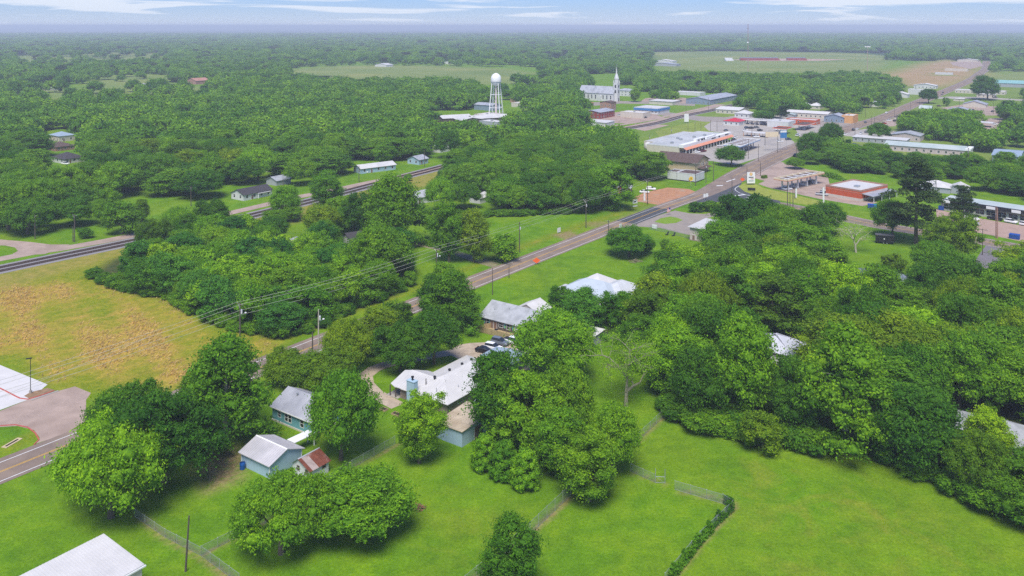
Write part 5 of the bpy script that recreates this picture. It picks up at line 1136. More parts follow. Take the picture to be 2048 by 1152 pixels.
# ------------------------------------------------------------------ vehicles
def wheel_meshes(r=0.34, w=0.22):
    t = MB(); n = 16; prof = [(r*.62, -w/2), (r*.94, -w/2), (r, -w*.3), (r, w*.3), (r*.94, w/2), (r*.62, w/2)]; t.lathe(prof, n)
    m = t.mesh('wheel', RUBBER); m.transform(Matrix.Rotation(math.pi/2, 4, 'X'))
    h = MB(); h.lathe([(0.0, -w*.30), (r*.6, -w*.34), (r*.64, -w*.2), (r*.64, w*.2), (r*.6, w*.34), (0.0, w*.30)], n); mh = h.mesh('rim', HUBM); mh.transform(Matrix.Rotation(math.pi/2, 4, 'X')); return m, mh
WM = wheel_meshes(); LAMP = mat('headlight_glass', (0.6, 0.62, 0.62), 0.15); TAIL = mat('tail_light', (0.35, 0.01, 0.01), 0.25)
def loft(secs, m, name):
    """closed cross-sections (same count) joined along x"""
    mb = MB(); n = len(secs[0]); b = 0
    for s in secs: mb.v += s
    for i in range(len(secs)-1):
        for j in range(n): k = (j+1) % n; mb.f.append((i*n+j, i*n+k, (i+1)*n+k, (i+1)*n+j)); mb.m.append(0)
    mb.f.append(tuple(reversed(range(n)))); mb.f.append(tuple((len(secs)-1)*n+j for j in range(n))); mb.m += [0, 0]
    me = mb.mesh(name, m); bm = bmesh.new(); bm.from_mesh(me); bmesh.ops.recalc_face_normals(bm, faces=bm.faces); bm.to_mesh(me); bm.free()
    return me
def sect(x, w, z0, z1, tw=None, r=0.12):
    tw = tw or w*0.94; a, b = w/2, tw/2
    return [(x, -a*.92, z0), (x, -a, z0+r), (x, -a, (z0+z1)*.5), (x, -b, z1-r*.6), (x, -b*.88, z1), (x, b*.88, z1), (x, b, z1-r*.6), (x, a, (z0+z1)*.5), (x, a, z0+r), (x, a*.92, z0)]
def car_proto(kind):
    if kind == 'sedan':
        L, W = 4.7, 1.82; body = [sect(-2.35, 1.5, .42, .80), sect(-2.2, 1.74, .28, .94), sect(-1.5, W, .25, 1.02), sect(-.9, W, .25, 1.0), (sect(1.0, W, .25, .95)), sect(1.9, 1.78, .27, .84), sect(2.25, 1.62, .32, .74), sect(2.35, 1.4, .42, .66)]
        cab = [sect(-1.75, 1.45, .9, 1.02, 1.40, .04), sect(-1.05, 1.6, .92, 1.42, 1.22, .08), sect(.15, 1.6, .92, 1.46, 1.22, .08), sect(1.15, 1.5, .9, .98, 1.42, .04)]
        roof = [sect(-1.02, 1.18, 1.40, 1.455, 1.1, .03), sect(-.4, 1.24, 1.43, 1.50, 1.14, .03), sect(.18, 1.18, 1.43, 1.49, 1.1, .03)]; ax = (-1.42, 1.4)
    elif kind == 'suv':
        L, W = 4.75, 1.92; body = [sect(-2.37, 1.6, .45, .95), sect(-2.28, 1.84, .32, 1.12), sect(-1.6, W, .30, 1.14), sect(1.1, W, .30, 1.08), sect(1.95, 1.86, .32, 1.0), sect(2.3, 1.7, .36, .86), sect(2.38, 1.45, .45, .76)]
        cab = [sect(-2.22, 1.6, 1.06, 1.16, 1.5, .04), sect(-1.95, 1.72, 1.06, 1.62, 1.36, .08), sect(.2, 1.72, 1.06, 1.70, 1.38, .08), sect(1.15, 1.6, 1.04, 1.12, 1.5, .04)]
        roof = [sect(-2.0, 1.34, 1.60, 1.68, 1.24, .03), sect(-1.0, 1.42, 1.66, 1.755, 1.3, .03), sect(.22, 1.34, 1.67, 1.735, 1.24, .03)]; ax = (-1.45, 1.42)
    elif kind == 'pickup':
        L, W = 5.7, 2.0; body = [sect(-2.85, 1.9, .5, 1.05), sect(-2.75, 1.98, .42, 1.08), sect(-.9, W, .38, 1.1), sect(1.5, W, .38, 1.12), sect(2.5, 1.95, .40, 1.08), sect(2.8, 1.85, .48, .9)]
        cab = [sect(-1.05, 1.8, 1.06, 1.14, 1.7, .04), sect(-.9, 1.82, 1.06, 1.78, 1.48, .08), sect(.75, 1.82, 1.06, 1.84, 1.48, .08), sect(1.55, 1.7, 1.06, 1.14, 1.6, .04)]
        roof = [sect(-.95, 1.46, 1.76, 1.83, 1.36, .03), sect(0, 1.5, 1.8, 1.88, 1.4, .03), sect(.78, 1.46, 1.80, 1.87, 1.36, .03)]; ax = (-1.8, 1.85)
    elif kind == 'van':
        L, W = 5.6, 2.05; body = [sect(-2.8, 1.95, .4, 2.1, 1.8), sect(-2.7, W, .35, 2.25, 1.85), sect(.9, W, .35, 2.3, 1.85), sect(1.6, W, .35, 1.7, 1.8), sect(2.1, 2.0, .35, 1.15, 1.85), sect(2.7, 1.85, .4, .95)]
        cab = [sect(1.0, 1.9, 1.25, 2.18, 1.72, .05), sect(1.45, 1.9, 1.25, 1.88, 1.74, .05), sect(2.0, 1.86, 1.12, 1.24, 1.76, .04)]; roof = None; ax = (-1.8, 1.75)
    else:  # box truck
        L, W = 8.0, 2.3; body = [sect(2.0, 2.1, .5, 2.3, 1.9), sect(3.0, 2.1, .5, 2.2, 1.8), sect(3.5, 2.05, .5, 1.4), sect(4.0, 1.9, .5, 1.2)]
        cab = [sect(2.4, 2.14, 1.35, 2.1, 1.95, .05), sect(3.0, 2.14, 1.35, 2.06, 1.85, .05), sect(3.45, 1.95, 1.3, 1.42, 1.85, .03)]; roof = None; ax = (-2.4, 2.9)
    d = {'body': loft(body, PAINT, 'body'), 'windows': loft(cab, GLASS, 'windows'), 'ax': ax, 'W': W, 'L': L, 'roof': loft(roof, PAINT, 'roof') if roof else None}
    x1 = body[-1][0][0]; x0 = body[0][0][0]
    q = MB(); q.box(x1-.14, -.16, -.07, x1-.0, .16, .07); d['hl'] = q.mesh('headlight', LAMP); q = MB(); q.box(x0, -.14, -.09, x0+.1, .14, .09); d['tl'] = q.mesh('tail_light', TAIL)
    if kind == 'pickup': q = MB(); q.box(-2.7, -.85, .7, -1.05, .85, 1.125); d['bed'] = q.mesh('truck_bed', BLACK)
    if kind == 'truck': q = MB(); q.box(-4.0, -1.2, .9, 1.95, 1.2, 3.5); d['bed'] = q.mesh('cargo_box', PAINT); 
    return d
CARP = {}
def car(kind, pt, deg, col, label, group=None, parts=True):
    if kind not in CARP: CARP[kind] = car_proto(kind)
    d = CARP[kind]; p = G(*pt) if isinstance(pt, tuple) else pt
    names = {'sedan': 'car', 'suv': 'suv', 'pickup': 'pickup_truck', 'van': 'van', 'truck': 'box_truck'}
    r = empty('parked_'+names[kind] if 'parked' in label else names[kind], (p.x, p.y, 0.04), math.radians(deg), label, names[kind].replace('_', ' '), group)
    c = (*col, 1); link('body', d['body'], r, color=c); link('windows', d['windows'], r)
    if d['roof']: link('roof', d['roof'], r, color=c)
    if 'bed' in d: link('cargo_box' if kind == 'truck' else 'truck_bed', d['bed'], r, color=c)
    for x in d['ax']:
        for y in (-1, 1): w = link('wheel', WM[0], r, (x, y*(d['W']/2-.13), .34)); link('rim', WM[1], w)
    if parts:
        for y in (-1, 1): link('headlight', d['hl'], r, (0, y*d['W']*.33, .72)); link('tail_light', d['tl'], r, (0, y*d['W']*.38, .85))
    return r
WH, BK, SIL, NAV, GR, RD = (.78,.78,.78), (.012,.012,.014), (.42,.43,.44), (.035,.06,.10), (.12,.125,.13), (.35,.02,.02)
a1 = math.degrees(A1)
car('sedan', (969,705), -28, BK, 'black car parked nearest to the blue grey carport', 'cars parked on the gravel')
car('suv', (987,700), -30, WH, 'white suv parked between the black car and the dark grey one', 'cars parked on the gravel')
car('suv', (1000,689), -32, (.13,.15,.18), 'dark blue grey suv parked behind the white one', 'cars parked on the gravel')
car('pickup', (1027,688), -36, WH, 'white pickup parked at the tan wood fence, half under the tree', 'cars parked on the gravel')
car('van', (1052,716), 40, WH, 'white van parked under the big tree beside the carport roof')
car('pickup', (1497,404), 8, WH, 'white pickup driving through the highway junction')
car('sedan', (1289,386), -14, WH, 'white car parked at the edge of the red dirt lot, nearer of two', 'cars at the red dirt lot')
car('suv', (1302,380), -12, WH, 'white suv parked at the edge of the red dirt lot, farther of two', 'cars at the red dirt lot')
car('sedan', (1253,384), 150, SIL, 'silver car parked beside the little red and white gabled shop')
car('pickup', (1644,391), -24, SIL, 'silver pickup parked by the red store, nearer the fuel canopy', 'cars beside the red store')
car('suv', (1651,386), -22, GR, 'grey suv parked by the red store wall', 'cars beside the red store')
car('sedan', (1405,323), 45, WH, 'white car parked by the near end of the shopping strip', 'cars at the shopping strip')
car('pickup', (1405,304), 30, (.13,.02,.03), 'maroon pickup parked in front of the shopping strip', 'cars at the shopping strip')
car('suv', (1394,306), 30, WH, 'white suv parked beside the maroon pickup', 'cars at the shopping strip')
car('sedan', (1440,293), 40, WH, 'white car parked under the shopping strip columns', 'cars at the shopping strip')
car('pickup', (1467,282), 40, GR, 'grey pickup parked near the far end of the shopping strip', 'cars at the shopping strip')
car('sedan', (1470,276), 40, WH, 'white car parked at the far end of the shopping strip', 'cars at the shopping strip')
car('sedan', (1513,275), 10, WH, 'white car crossing the forecourt beside the lamp post')
car('truck', (1470,250), 5, WH, 'white box truck parked before the red-roofed takeaway')
for i, (x, y, c, l) in enumerate(((1494,257,NAV,'dark blue'), (1503,257.5,BK,'black'), (1513,256,GR,'grey'), (1520,262,BK,'second black'))):
    car('suv', (x, y), 30, c, l+' suv parked in the row behind the market shed', 'row of dark cars behind the forecourt', parts=False)
car('van', (1528,249), 0, WH, 'white van parked beside the white canopy', parts=False)
car('truck', (1560,262), 0, WH, 'long white trailer truck parked between red canopies and market shed', parts=False)
car('suv', (1577,280), 20, NAV, 'dark car leaving the fuel stations near the blue sign', parts=False)
car('suv', (1707,261), a1, BK, 'black suv driving on the highway ahead of the white car', parts=False)
car('sedan', (1714,259.5), a1, WH, 'white car driving on the highway beside the black suv', parts=False)
car('sedan', (1731,246), a1, GR, 'dark car on the highway opposite the orange building', parts=False)
car('suv', (1773,227), a1, WH, 'white car on the highway beyond the orange building', parts=False)
car('suv', (1737,257), a1+180, BK, 'black vehicle half behind the round tree at the highway', parts=False)
car('sedan', (1886,186), a1, BK, 'dark car far along the highway', 'two cars far along the highway', parts=False)
car('sedan', (1884,190), a1, GR, 'grey car close behind the dark car far along the highway', 'two cars far along the highway', parts=False)
car('pickup', (1591,313), a1+180, BK, 'black pickup on the highway beside the dark tree', parts=False)
car('sedan', (1782,272), 0, BK, 'black car parked at the corner of the pink gabled building', parts=False)
car('suv', (1711,292), 0, NAV, 'blue car parked left of the low white-roofed shop', parts=False)
car('sedan', (1700,300), 0, (.08,.03,.03), 'dark maroon car parked below the blue car', parts=False)
car('sedan', (1690,270), 30, WH, 'white car parked behind the flat-topped tree', parts=False)
car('van', (1944,441), -30, WH, 'white van parked at the left end of the shop row', 'vehicles before the shop row')
car('pickup', (1943,450), -30, SIL, 'silver pickup parked just below the white van', 'vehicles before the shop row')
car('pickup', (1990,440), -50, BK, 'black pickup parked close to the shop windows', 'vehicles before the shop row')
car('suv', (2022,446), -55, WH, 'white suv parked before the dark shop windows', 'vehicles before the shop row')
car('suv', (2052,452), -55, WH, 'white car cut by the right edge before the shop row', 'vehicles before the shop row')
car('sedan', (728,346), 0, WH, 'white car parked by the pale blue house')
car('sedan', (516,392), 20, BK, 'dark car under the white carport roof')
car('sedan', (131,329), -20, WH, 'white car parked before the black-roofed white house', parts=False)
car('sedan', (2000,232), 0, GR, 'grey car on the lane by the pavilion', parts=False)
car('pickup', (2029,214), 0, BK, 'dark truck parked by the right-hand trees', parts=False)
car('pickup', (1990,196), 0, GR, 'grey pickup parked beside the low white buildings', parts=False)
car('sedan', (1878,213), 10, (.10,.05,.05), 'dark car on the pinkish lot right of the highway', parts=False)

for i, (x, y, k, c, l) in enumerate(((1778,242,'sedan',WH,'white car on the lot left of the big tree group'), (1790,243,'suv',BK,'black suv on the lot left of the big tree group'), (1768,248,'sedan',RD,'red car on the lot left of the big tree group'), (1722,268,'sedan',WH,'white car turning into the roadside lot'), (1735,266,'suv',GR,'grey suv on the roadside lot'), (1905,222,'sedan',WH,'white car on the upper pinkish lot'), (1945,222,'pickup',GR,'grey pickup on the upper pinkish lot'), (1985,224,'sedan',BK,'black car on the upper pinkish lot'), (1990,250,'suv',WH,'white suv below the open pavilion'), (2022,248,'sedan',GR,'grey car right of the open pavilion'), (1625,268,'sedan',WH,'white car under the larger red canopy edge'), (1595,272,'pickup',WH,'white pickup between the red canopies and the highway'), (1560,284,'sedan',WH,'white car near the blue fuel sign'), (1452,262,'sedan',GR,'grey car before the red-roofed takeaway'), (1490,262,'sedan',WH,'white car behind the forecourt island'), (1345,204,'sedan',WH,'white car on the church car park, left'), (1360,203,'suv',BK,'black suv on the church car park, right'), (1290,236,'sedan',BK,'black car beside the cream flat-roofed building'), (1240,232,'pickup',WH,'white pickup on the main street below the brick block'), (1620,366,'sedan',BK,'black car at the far pump of the cream fuel canopy'), (1575,380,'suv',WH,'white suv at the near pump of the cream fuel canopy'))):
    L_ = 45 if i % 2 else 20
    car(k, (x, y), a1 if 'highway' in l or 'street' in l and 'main' not in l else L_, c, l, parts=False)

# ------------------------------------------------------------------ poles and wires
POLE_TOPS = {}
def pole(key, pt, h, label, arm=None, tf=False, lamp=False, r=0.16, m=WOODPOLE, arms=1, lean=0.0, armdir=None, grp='utility poles'):
    p = G(*pt) if isinstance(pt, tuple) else pt
    a = A1+math.pi/2 if armdir is None else armdir
    o = empty('utility_pole', (p.x, p.y, 0), a, label, 'utility pole', grp)
    mb = MB(); mb.tube((0, 0, -.1), (lean, 0, h), r*1.25, r*.8, 8); mb.build('shaft', m, o)
    tops = []
    if arm:
        for k in range(arms):
            z = h-.35-k*1.0; mb = MB(); mb.box(-arm/2, -.06, z-.07, arm/2, .06, z+.07); mb.build('crossarm', m, o)
            for x in (-arm/2+.1, 0.12, arm/2-.1):
                mb = MB(); mb.lathe([(0.05, 0), (0.09, .05), (0.05, .1), (0.08, .16), (0.03, .24)], 8); mb.build('insulator', GALV, o, (x, 0, z+.07))
        mb = MB(); mb.tube((-arm*.3, .08, h-.4), (0, .12, h-1.2), .025, n=4); mb.tube((arm*.3, .08, h-.4), (0, .12, h-1.2), .025, n=4); mb.build('brace', GALV, o)
    if tf:
        mb = MB(); mb.lathe([(0, 0), (.28, 0), (.3, .05), (.3, .95), (.2, 1.05), (0, 1.08)], 12); t = mb.build('transformer', WHITE, o, (0.15, -.48, h-2.9)); mb = MB(); mb.tube((0, 0, 1.05), (0, 0, 1.3), .05); mb.build('bushing', GALV, t)
    if lamp:
        mb = MB(); mb.tube((0, 0, h-3.4), (0.2, -1.7, h-3.0), .04, n=6); la = mb.build('lamp_arm', GALV, o); mb = MB(); mb.lathe([(0.05, .15), (.28, .05), (.30, -.05), (.1, -.18)], 10); mb.build('lamp_head', WHITE, la, (0.2, -1.8, h-3.0))
    ud = Vector((math.cos(a), math.sin(a), 0)); base = Vector((p.x, p.y, 0))
    POLE_TOPS[key] = [base+ud*x+Vector((0, 0, z)) for x, z in ((-(arm or 0)/2+.1, h-.05), ((arm or 0)/2-.1, h-.05), (0, h-1.9), (0, h-3.0))]
    return o
pole('a', (480,690), 10.6, 'wooden pole with crossarm and white transformer at the corner of the dry meadow', 2.4, tf=True, lamp=True)
pole('b', (873,566), 11.0, 'wooden pole with wide crossarm and transformer beside the dirt track', 2.6, tf=True, lamp=True)
pole('c', (1172,456), 11.2, 'wooden pole with transformer on the big lawn by the highway', 2.4, tf=True)
pole('d', (1295,409), 11.0, 'wooden pole beside the red dirt lot with wide crossarm', 2.6, arms=1)
pole('e', (637,690), 9.0, 'pale pole with two white transformers and lamp on the highway verge', None, tf=True, lamp=True, m=PALEBARK)
pole('f', (625,716), 6.2, 'short bare wooden pole on the near highway verge', None)
pole('g', (1039,505), 10.8, 'bare wooden pole on the left side of the big lawn', None, tf=True)
pole('h', (1217,490), 9.0, 'dark wooden pole on the near side of the highway by the lone tree', 0.9)
pole('i', (1464,408), 11.5, 'wooden pole at the junction before the two round bushes', None)
pole('j', (1391,372), 11.5, 'tall wooden pole in front of the white block building', 1.8)
pole('k', (1412,366), 10.5, 'wooden pole with white transformers at the corner of the white block building', 1.2, tf=True)
pole('l', (1427,363), 10.5, 'wooden pole right of the white block building', None)
pole('m', (985,590), 8.0, 'thin dark pole standing in the grass behind the brown house', None, r=.1)
pole('n', (1018,556), 4.0, 'short pole at the highway edge behind the brown house', None, r=.1)
pole('o', (852,802), 4.8, 'short service pole in front of the white-roofed house', None, r=.12)
pole('p', (70,478), 9.0, 'wooden pole with one crossarm standing in the lawn at the left', 1.6)
pole('q', (149,484), 10.2, 'tall pole with broad pale crossarm by the frontage street', 2.8)
pole('r', (146,483), 5.6, 'shorter pole set right beside the tall pole with pale crossarm', None, tf=False)
pole('s', (382,412), 8.6, 'pole with crossarm among the trees left of the black-roofed house', 1.6)
pole('t', (718,364), 8.4, 'pole by the frontage street before the pale blue house', None)
pole('u', (849,334), 9.5, 'pole right of the pale blue house among trees', None)
pole('v', (566,372), 6.5, 'pale pole beside the hidden grey-roofed outbuilding', None, r=.1)
pole('w', (371,1143), 8.5, 'leaning wooden pole beside the chain-link fence at the bottom left', None, r=.13, lean=-.9)
pole('x', (1575,412), 11.5, 'pole on the grass verge in front of the fuel canopy', None)
pole('y', (1586,424), 9.5, 'pole on the near side of the cross road', None)
pole('z', (1590,398), 6.5, 'short pole on the verge beside the tall one in front of the fuel canopy', None)
pole('aa', (1992,476), 12.0, 'left one of the twin rust-brown poles before the shop row', None, m=W_BRICK)
pole('ab', (1995,477), 11.6, 'right one of the twin rust-brown poles before the shop row', None, m=W_BRICK)
pole('ac', (1965,510), 9.2, 'thin T-shaped pole on the lawn by the side street', 3.2, r=.12)
pole('ad', (1872,397), 9.5, 'pole with two white lamps left of the white hip-roofed house', None, tf=True)
pole('ae', (1778,424), 7.5, 'pole behind the blue bins of the red store', None)
pole('af', (1937,333), 10.5, 'dark pole with white transformer on the lawn right of the long building', 1.0, tf=True)
pole('ag', (1494,366), 8.5, 'pole behind the tall fuel price sign', None)
pole('ah', (1521,352), 7.5, 'pole behind the boxed hedge on the station forecourt', None)
for i, (x, y, h, l) in enumerate(((1299,291,7.5,'lamp pole left of the shopping strip'), (1376,271,9,'first of three dark poles behind the shopping strip'), (1390,268,9,'second of three dark poles behind the shopping strip'), (1402,260,5,'short third pole behind the shopping strip'), (1421,262,8.5,'pole at the edge of the long green strip'), (1434,262,8,'pole at the forecourt corner behind the strip'), (1343,272,6.5,'pole with white lamps on the long green strip'), (1372,231,10,'pole at the railway crossing'), (1302,232,8,'dark pole before the blue and white store'), (1497,318,12,'dark pole right of the blue striped canopy'), (1517,322,10,'pole right of the canopy near the highway'), (1530,290,8,'pole in the middle of the big forecourt'), (1555,306,11,'pole near the tall blue sign at the highway'), (1417,224,14,'tall pale pole beside the railway'), (1504,274,10,'dark lamp pole in the forecourt island'), (1593,324,9.5,'pole in front of the dark tree at the highway'), (1710,270,10.5,'pole before the two cars on the highway'), (1731,235,9,'pole on the green verge opposite the orange building'), (1743,251,8,'first of a pair of poles by the round tree at the highway'), (1749,249,7,'second of a pair of poles by the round tree at the highway'), (1789,237,9,'lamp pole on the right side of the highway'), (1806,258,12,'pole with crossarms left of the big tree group'), (1821,225,11,'pole at the highway before the big tree group'), (1839,214,6,'small pole at the highway farther up'), (1919,214,8,'pole on the yellowish lawn'), (1987,228,11,'tall pole behind the pavilion'), (1666,268,9,'pole behind the flat-topped tree'), (1580,420,8,'pole at the near road edge left of the fuel canopy'))):
    pole('t%d' % i, (x, y), h, l, 1.4 if i in (21, 1, 2) else None, r=.13, tf=(i in (0, 6)), grp='town poles')
WIRE = mat('power_cable', (0.42, 0.42, 0.36), 0.5, 0.1, 1.0)
def wires(label, A, B, sag, r=0.032, cat='power line', who=(0, 1, 2)):
    mb = MB()
    for k in who:
        p, q = A[k], B[k]; n_ = 18; prev = None
        for i in range(n_+1):
            t = i/n_; c = p.lerp(q, t); c.z -= 4*sag*t*(1-t)
            if prev is not None: mb.tube(prev, c, r, n=4, caps=False)
            prev = c
    o = mb.build('power_line', WIRE); tag(o, label, cat, 'power lines along the highway'); return o
T = POLE_TOPS
far_left = [G(480, 690)*1.0 for _ in range(4)]
dl = Vector((-0.583, -0.812, 0)); T['off'] = [p+dl*84+Vector((0, 0, 0.3)) for p in T['a']]
wires('sagging cables crossing the dry meadow toward the bottom left', T['off'], T['a'], 1.0, who=(0, 1, 2, 3))
wires('cables over the young wood between the two transformer poles', T['a'], T['b'], 1.0, who=(0, 1, 2, 3))
wires('cables over the big lawn from the dirt track pole to the lawn pole', T['b'], T['c'], 0.9, who=(0, 1, 2))
wires('cables from the big lawn pole to the red dirt lot pole', T['c'], T['d'], 0.8, who=(0, 1))
wires('cables from the red dirt lot pole to the white block building', T['d'], T['j'], 0.8, who=(0, 1))
wires('cables before the white block building', T['j'], T['k'], 0.3, who=(0, 1))
wires('thin cables between the lawn poles left of the highway', T['g'], T['c'], 1.2, r=.015, who=(2,))
wires('dark roadside cable above the access lane and highway', [p+Vector((-18, -36, -1.0)) for p in T['off']], [G(300, 728)+Vector((0, 0, 6.5))]*4, 1.2, r=.03, who=(2,))
wires('thin service cable sagging over the white metal roof', [G(852, 802)+Vector((0, 0, 4.7))]*4, [G(925, 782)+Vector((0, 0, 4.6))]*4, 0.9, r=.012, who=(0,))
# lamp post at the parking lot
p = G(61, 786); o = empty('lamp_post', (p.x, p.y, 0), 0.4, 'thin black lamp post on a concrete foot at the white parking lot', 'lamp post')
mb = MB(); mb.tube((0, 0, .6), (0, 0, 7.6), .08, .06, 8); mb.build('shaft', BLACK, o); mb = MB(); mb.tube((0, 0, -.05), (0, 0, .6), .3, .3, 12); mb.build('foot', CONCRETE, o); mb = MB(); mb.box(-.9, -.14, 7.5, .3, .14, 7.66); mb.build('lamp_head', BLACK, o)

# ------------------------------------------------------------------ fences
FMESH = mat('chain_link_wire', (0.30, 0.36, 0.34), 0.5, 0.1, 2.0, metal=0.3)
def chain_fence(label, pts, h=1.6, m=FMESH, step=0.16, gap=2.8, grp='chain-link fences', cell=0.012):
    P = [G(*p) if isinstance(p, tuple) else p for p in pts]; o = empty('chain_link_fence', (P[0].x, P[0].y, 0), 0, label, 'fence', grp); B0 = Vector((P[0].x, P[0].y, 0))
    pm = MB(); pm.tube((0, 0, -.05), (0, 0, h+.08), .035, n=6); pm.lathe([(.045, 0), (.045, .04), (0, .08)], 6, (0, 0, h+.06)); pme = pm.mesh('post', GALV); mb = MB(); rb = MB()
    for a, b in zip(P[:-1], P[1:]):
        d = b-a; L = d.length; d /= L; k = max(1, round(L/gap))
        for i in range(k): link('post', pme, o, a+d*(L*i/k)-B0)
        rb.tube(a-B0+Vector((0, 0, h)), b-B0+Vector((0, 0, h)), .024, n=5); rb.tube(a-B0+Vector((0, 0, .08)), b-B0+Vector((0, 0, .08)), .012, n=4)
        nn = Vector((-d.y, d.x, 0))*.004; s = -h
        while s < L:        # two families of slanting wires
            for sg in (1, -1):
                x0, z0_, x1, z1_ = (s, .05, s+h, h) if sg > 0 else (s+h, .05, s, h)
                def clip(xa, za, xb, zb):
                    if xa < 0: t = (0-xa)/(xb-xa) if xb != xa else 0; za, xa = za+(zb-za)*t, 0
                    if xb < 0: t = (0-xb)/(xa-xb) if xb != xa else 0; zb, xb = zb+(za-zb)*t, 0
                    if xa > L: t = (xa-L)/(xa-xb) if xb != xa else 0; za, xa = za+(zb-za)*t, L
                    if xb > L: t = (xb-L)/(xb-xa) if xb != xa else 0; zb, xb = zb+(za-zb)*t, L
                    return xa, za, xb, zb
                xa, za, xb, zb = clip(x0, z0_, x1, z1_)
                if abs(xb-xa) > .02:
                    c = a-B0; e = nn*sg; w = cell
                    mb.face([c+d*xa+e+Vector((0, 0, za-w)), c+d*xb+e+Vector((0, 0, zb-w)), c+d*xb+e+Vector((0, 0, zb+w)), c+d*xa+e+Vector((0, 0, za+w))], m)
            s += step
    link('post', pme, o, P[-1]-B0); rb.build('rail', GALV, o); tag(mb.build('wire_mesh', m, o), kind='stuff'); return o
chain_fence('chain-link fence running down the left side of the back yard under the big tree', [(270,1034),(330,1075),(402,1112)], 1.3)
chain_fence('chain-link fence leaving the left yard corner at the bottom of the picture', [(402,1112),(478,1168)], 1.5)
chain_fence('chain-link fence between the white shed yard and the wide lawn', [(402,1112),(560,1032),(704,937),(790,888)], 1.5)
chain_fence('tall greenish chain-link fence crossing the lower middle of the lawn', [(930,1180),(1060,1070),(1141,992)], 2.0)
chain_fence('chain-link fence along the dead tree yard', [(1262,896),(1347,816)], 1.6)
chain_fence('chain-link fence left of the open gate', [(1262,944),(1311,966)], 1.5)
chain_fence('chain-link fence right of the open gate ending in vines', [(1350,980),(1446,1008)], 1.6)
chain_fence('vine-covered chain-link fence down the right side of the lower yard', [(1446,1008),(1466,1022),(1400,1085),(1330,1170)], 1.7)
chain_fence('chain-link fence at the loop driveway beside the pink metal building', [(1300,459),(1340,467),(1378,478)], 1.6, grp='chain-link fences', step=.3, cell=.02)
p = G(1311, 966); q = G(1330, 967); o = empty('gate', (p.x, p.y, 0), math.atan2(q.y-p.y, q.x-p.x), 'open galvanised pipe gate between two chain-link fences', 'gate'); Lg = (q-p).length
mb = MB(); mb.tube((0, 0, 0), (0, 0, 2.5), .06).tube((Lg, 0, 0), (Lg, 0, 2.5), .06).tube((0, 0, 1.15), (Lg, 0, 1.15), .045); mb.build('frame', GALV, o)
mb = MB(); mb.box(0, -.02, 0.05, .03, .02, 1.1); mb.tube((0, 0, .1), (Lg, 0, .1), .03).tube((0, 0, 1.1), (Lg, 0, .1), .02); mb.build('gate_leaf', GALV, o)
# vines on the fence
def leaf_blob(name, label, cat, pts, h, w, n, leafsize, shade, seed, kind=None, wob=.35, group=None):
    rng = np.random.default_rng(seed); P = [G(*p) for p in pts]; seg = [(b-a).length for a, b in zip(P[:-1], P[1:])]; tot = sum(seg); Q = []
    for t in rng.uniform(0, tot, n):
        for i, s in enumerate(seg):
            if t <= s: break
            t -= s
        c = P[i].lerp(P[i+1], min(1, t/s)); d = (P[i+1]-P[i]).normalized(); u = rng.uniform(-1, 1)
        ph = (c.x*1.3+c.y*.9); hh = h*(0.72+wob*math.sin(ph)+wob*.5*math.sin(ph*2.3)); z = rng.uniform(0, 1)**.7*max(.4, hh); ww = w*math.sqrt(max(0, 1-(z/max(.5, hh))**2*.8))
        Q.append((c.x-d.y*u*ww, c.y+d.x*u*ww, z))
    Q = np.array(Q); N = rng.normal(size=Q.shape); N[:, 2] += .8; N /= np.linalg.norm(N, axis=1, keepdims=True)
    V, F = leaves(rng, Q, N, leafsize*rng.uniform(.6, 1.5, n)); me = np_mesh(name, V, [F], np.clip(rng.normal(.5, .2, n), 0, 1), [LEAF])
    o = link(name, me, color=SHADES[shade]); tag(o, label, cat, group, kind); return o
leaf_blob('vine', 'green vines climbing over the right fence of the lower yard', 'vine', [(1340,1165),(1400,1088),(1425,1062)], 2.3, .5, 3600, .30, 'bright', 1, wob=.2)
leaf_blob('vine', 'clump of vines on the upper part of the right yard fence', 'vine', [(1425,1058),(1466,1020),(1450,1006)], 2.0, .45, 2000, .28, 'mid', 2, wob=.3)
leaf_blob('hedge', 'dark boxed hedge on the forecourt beside the tall price sign', 'hedge', [(1524,357),(1533,356)], 2.0, 1.0, 700, .5, 'olive', 3, wob=.02)
leaf_blob('hedge', 'dark boxed hedge left of the low white-roofed shop', 'hedge', [(1692,286),(1701,286)], 3.2, 1.6, 900, .6, 'dark', 4, wob=.02)
leaf_blob('hedge', 'dark bushy hedge at the foot of the trees behind the dirt track', 'hedge', [(800,480),(850,490),(880,496)], 2.2, 1.4, 2600, .5, 'dark', 5)
leaf_blob('hedge', 'dark hedge under the trees behind the fuel canopy', 'hedge', [(1640,352),(1665,356),(1690,362)], 3.0, 2.0, 1600, .6, 'mid', 6)

# ------------------------------------------------------------------ signs and small things
def board_sign(name, label, pt, w, h, z, deg, face=WHITE, posts_=2, extra=None, cat='sign', t=.12, pm=GALV):
    p = G(*pt) if isinstance(pt, tuple) else pt; o = empty(name, (p.x, p.y, 0), math.radians(deg), label, cat)
    mb = MB(); mb.box(-w/2, -t/2, z, w/2, t/2, z+h); bd = mb.build('sign_board', face, o)
    for x in ([0] if posts_ == 1 else (-w/2+.1, w/2-.1)):
        mb = MB(); mb.tube((x, .001, 0), (x, .001, z if z > .3 else z+h), .07, n=6); mb.build('post', pm, o)
    return o, bd
SIGNRED = mat('sign_red', (0.55, 0.03, 0.04), 0.5, .03); SIGNORANGE = mat('sign_orange', (0.85, 0.13, 0.03), 0.5, .05); SIGNYEL = mat('sign_yellow', (0.80, 0.55, 0.03), 0.5, .05)
o, bd = board_sign('price_sign', 'tall white fuel price sign with round emblem and price rows at the junction', (1502,370), 4.2, 5.6, 0.9, 8)
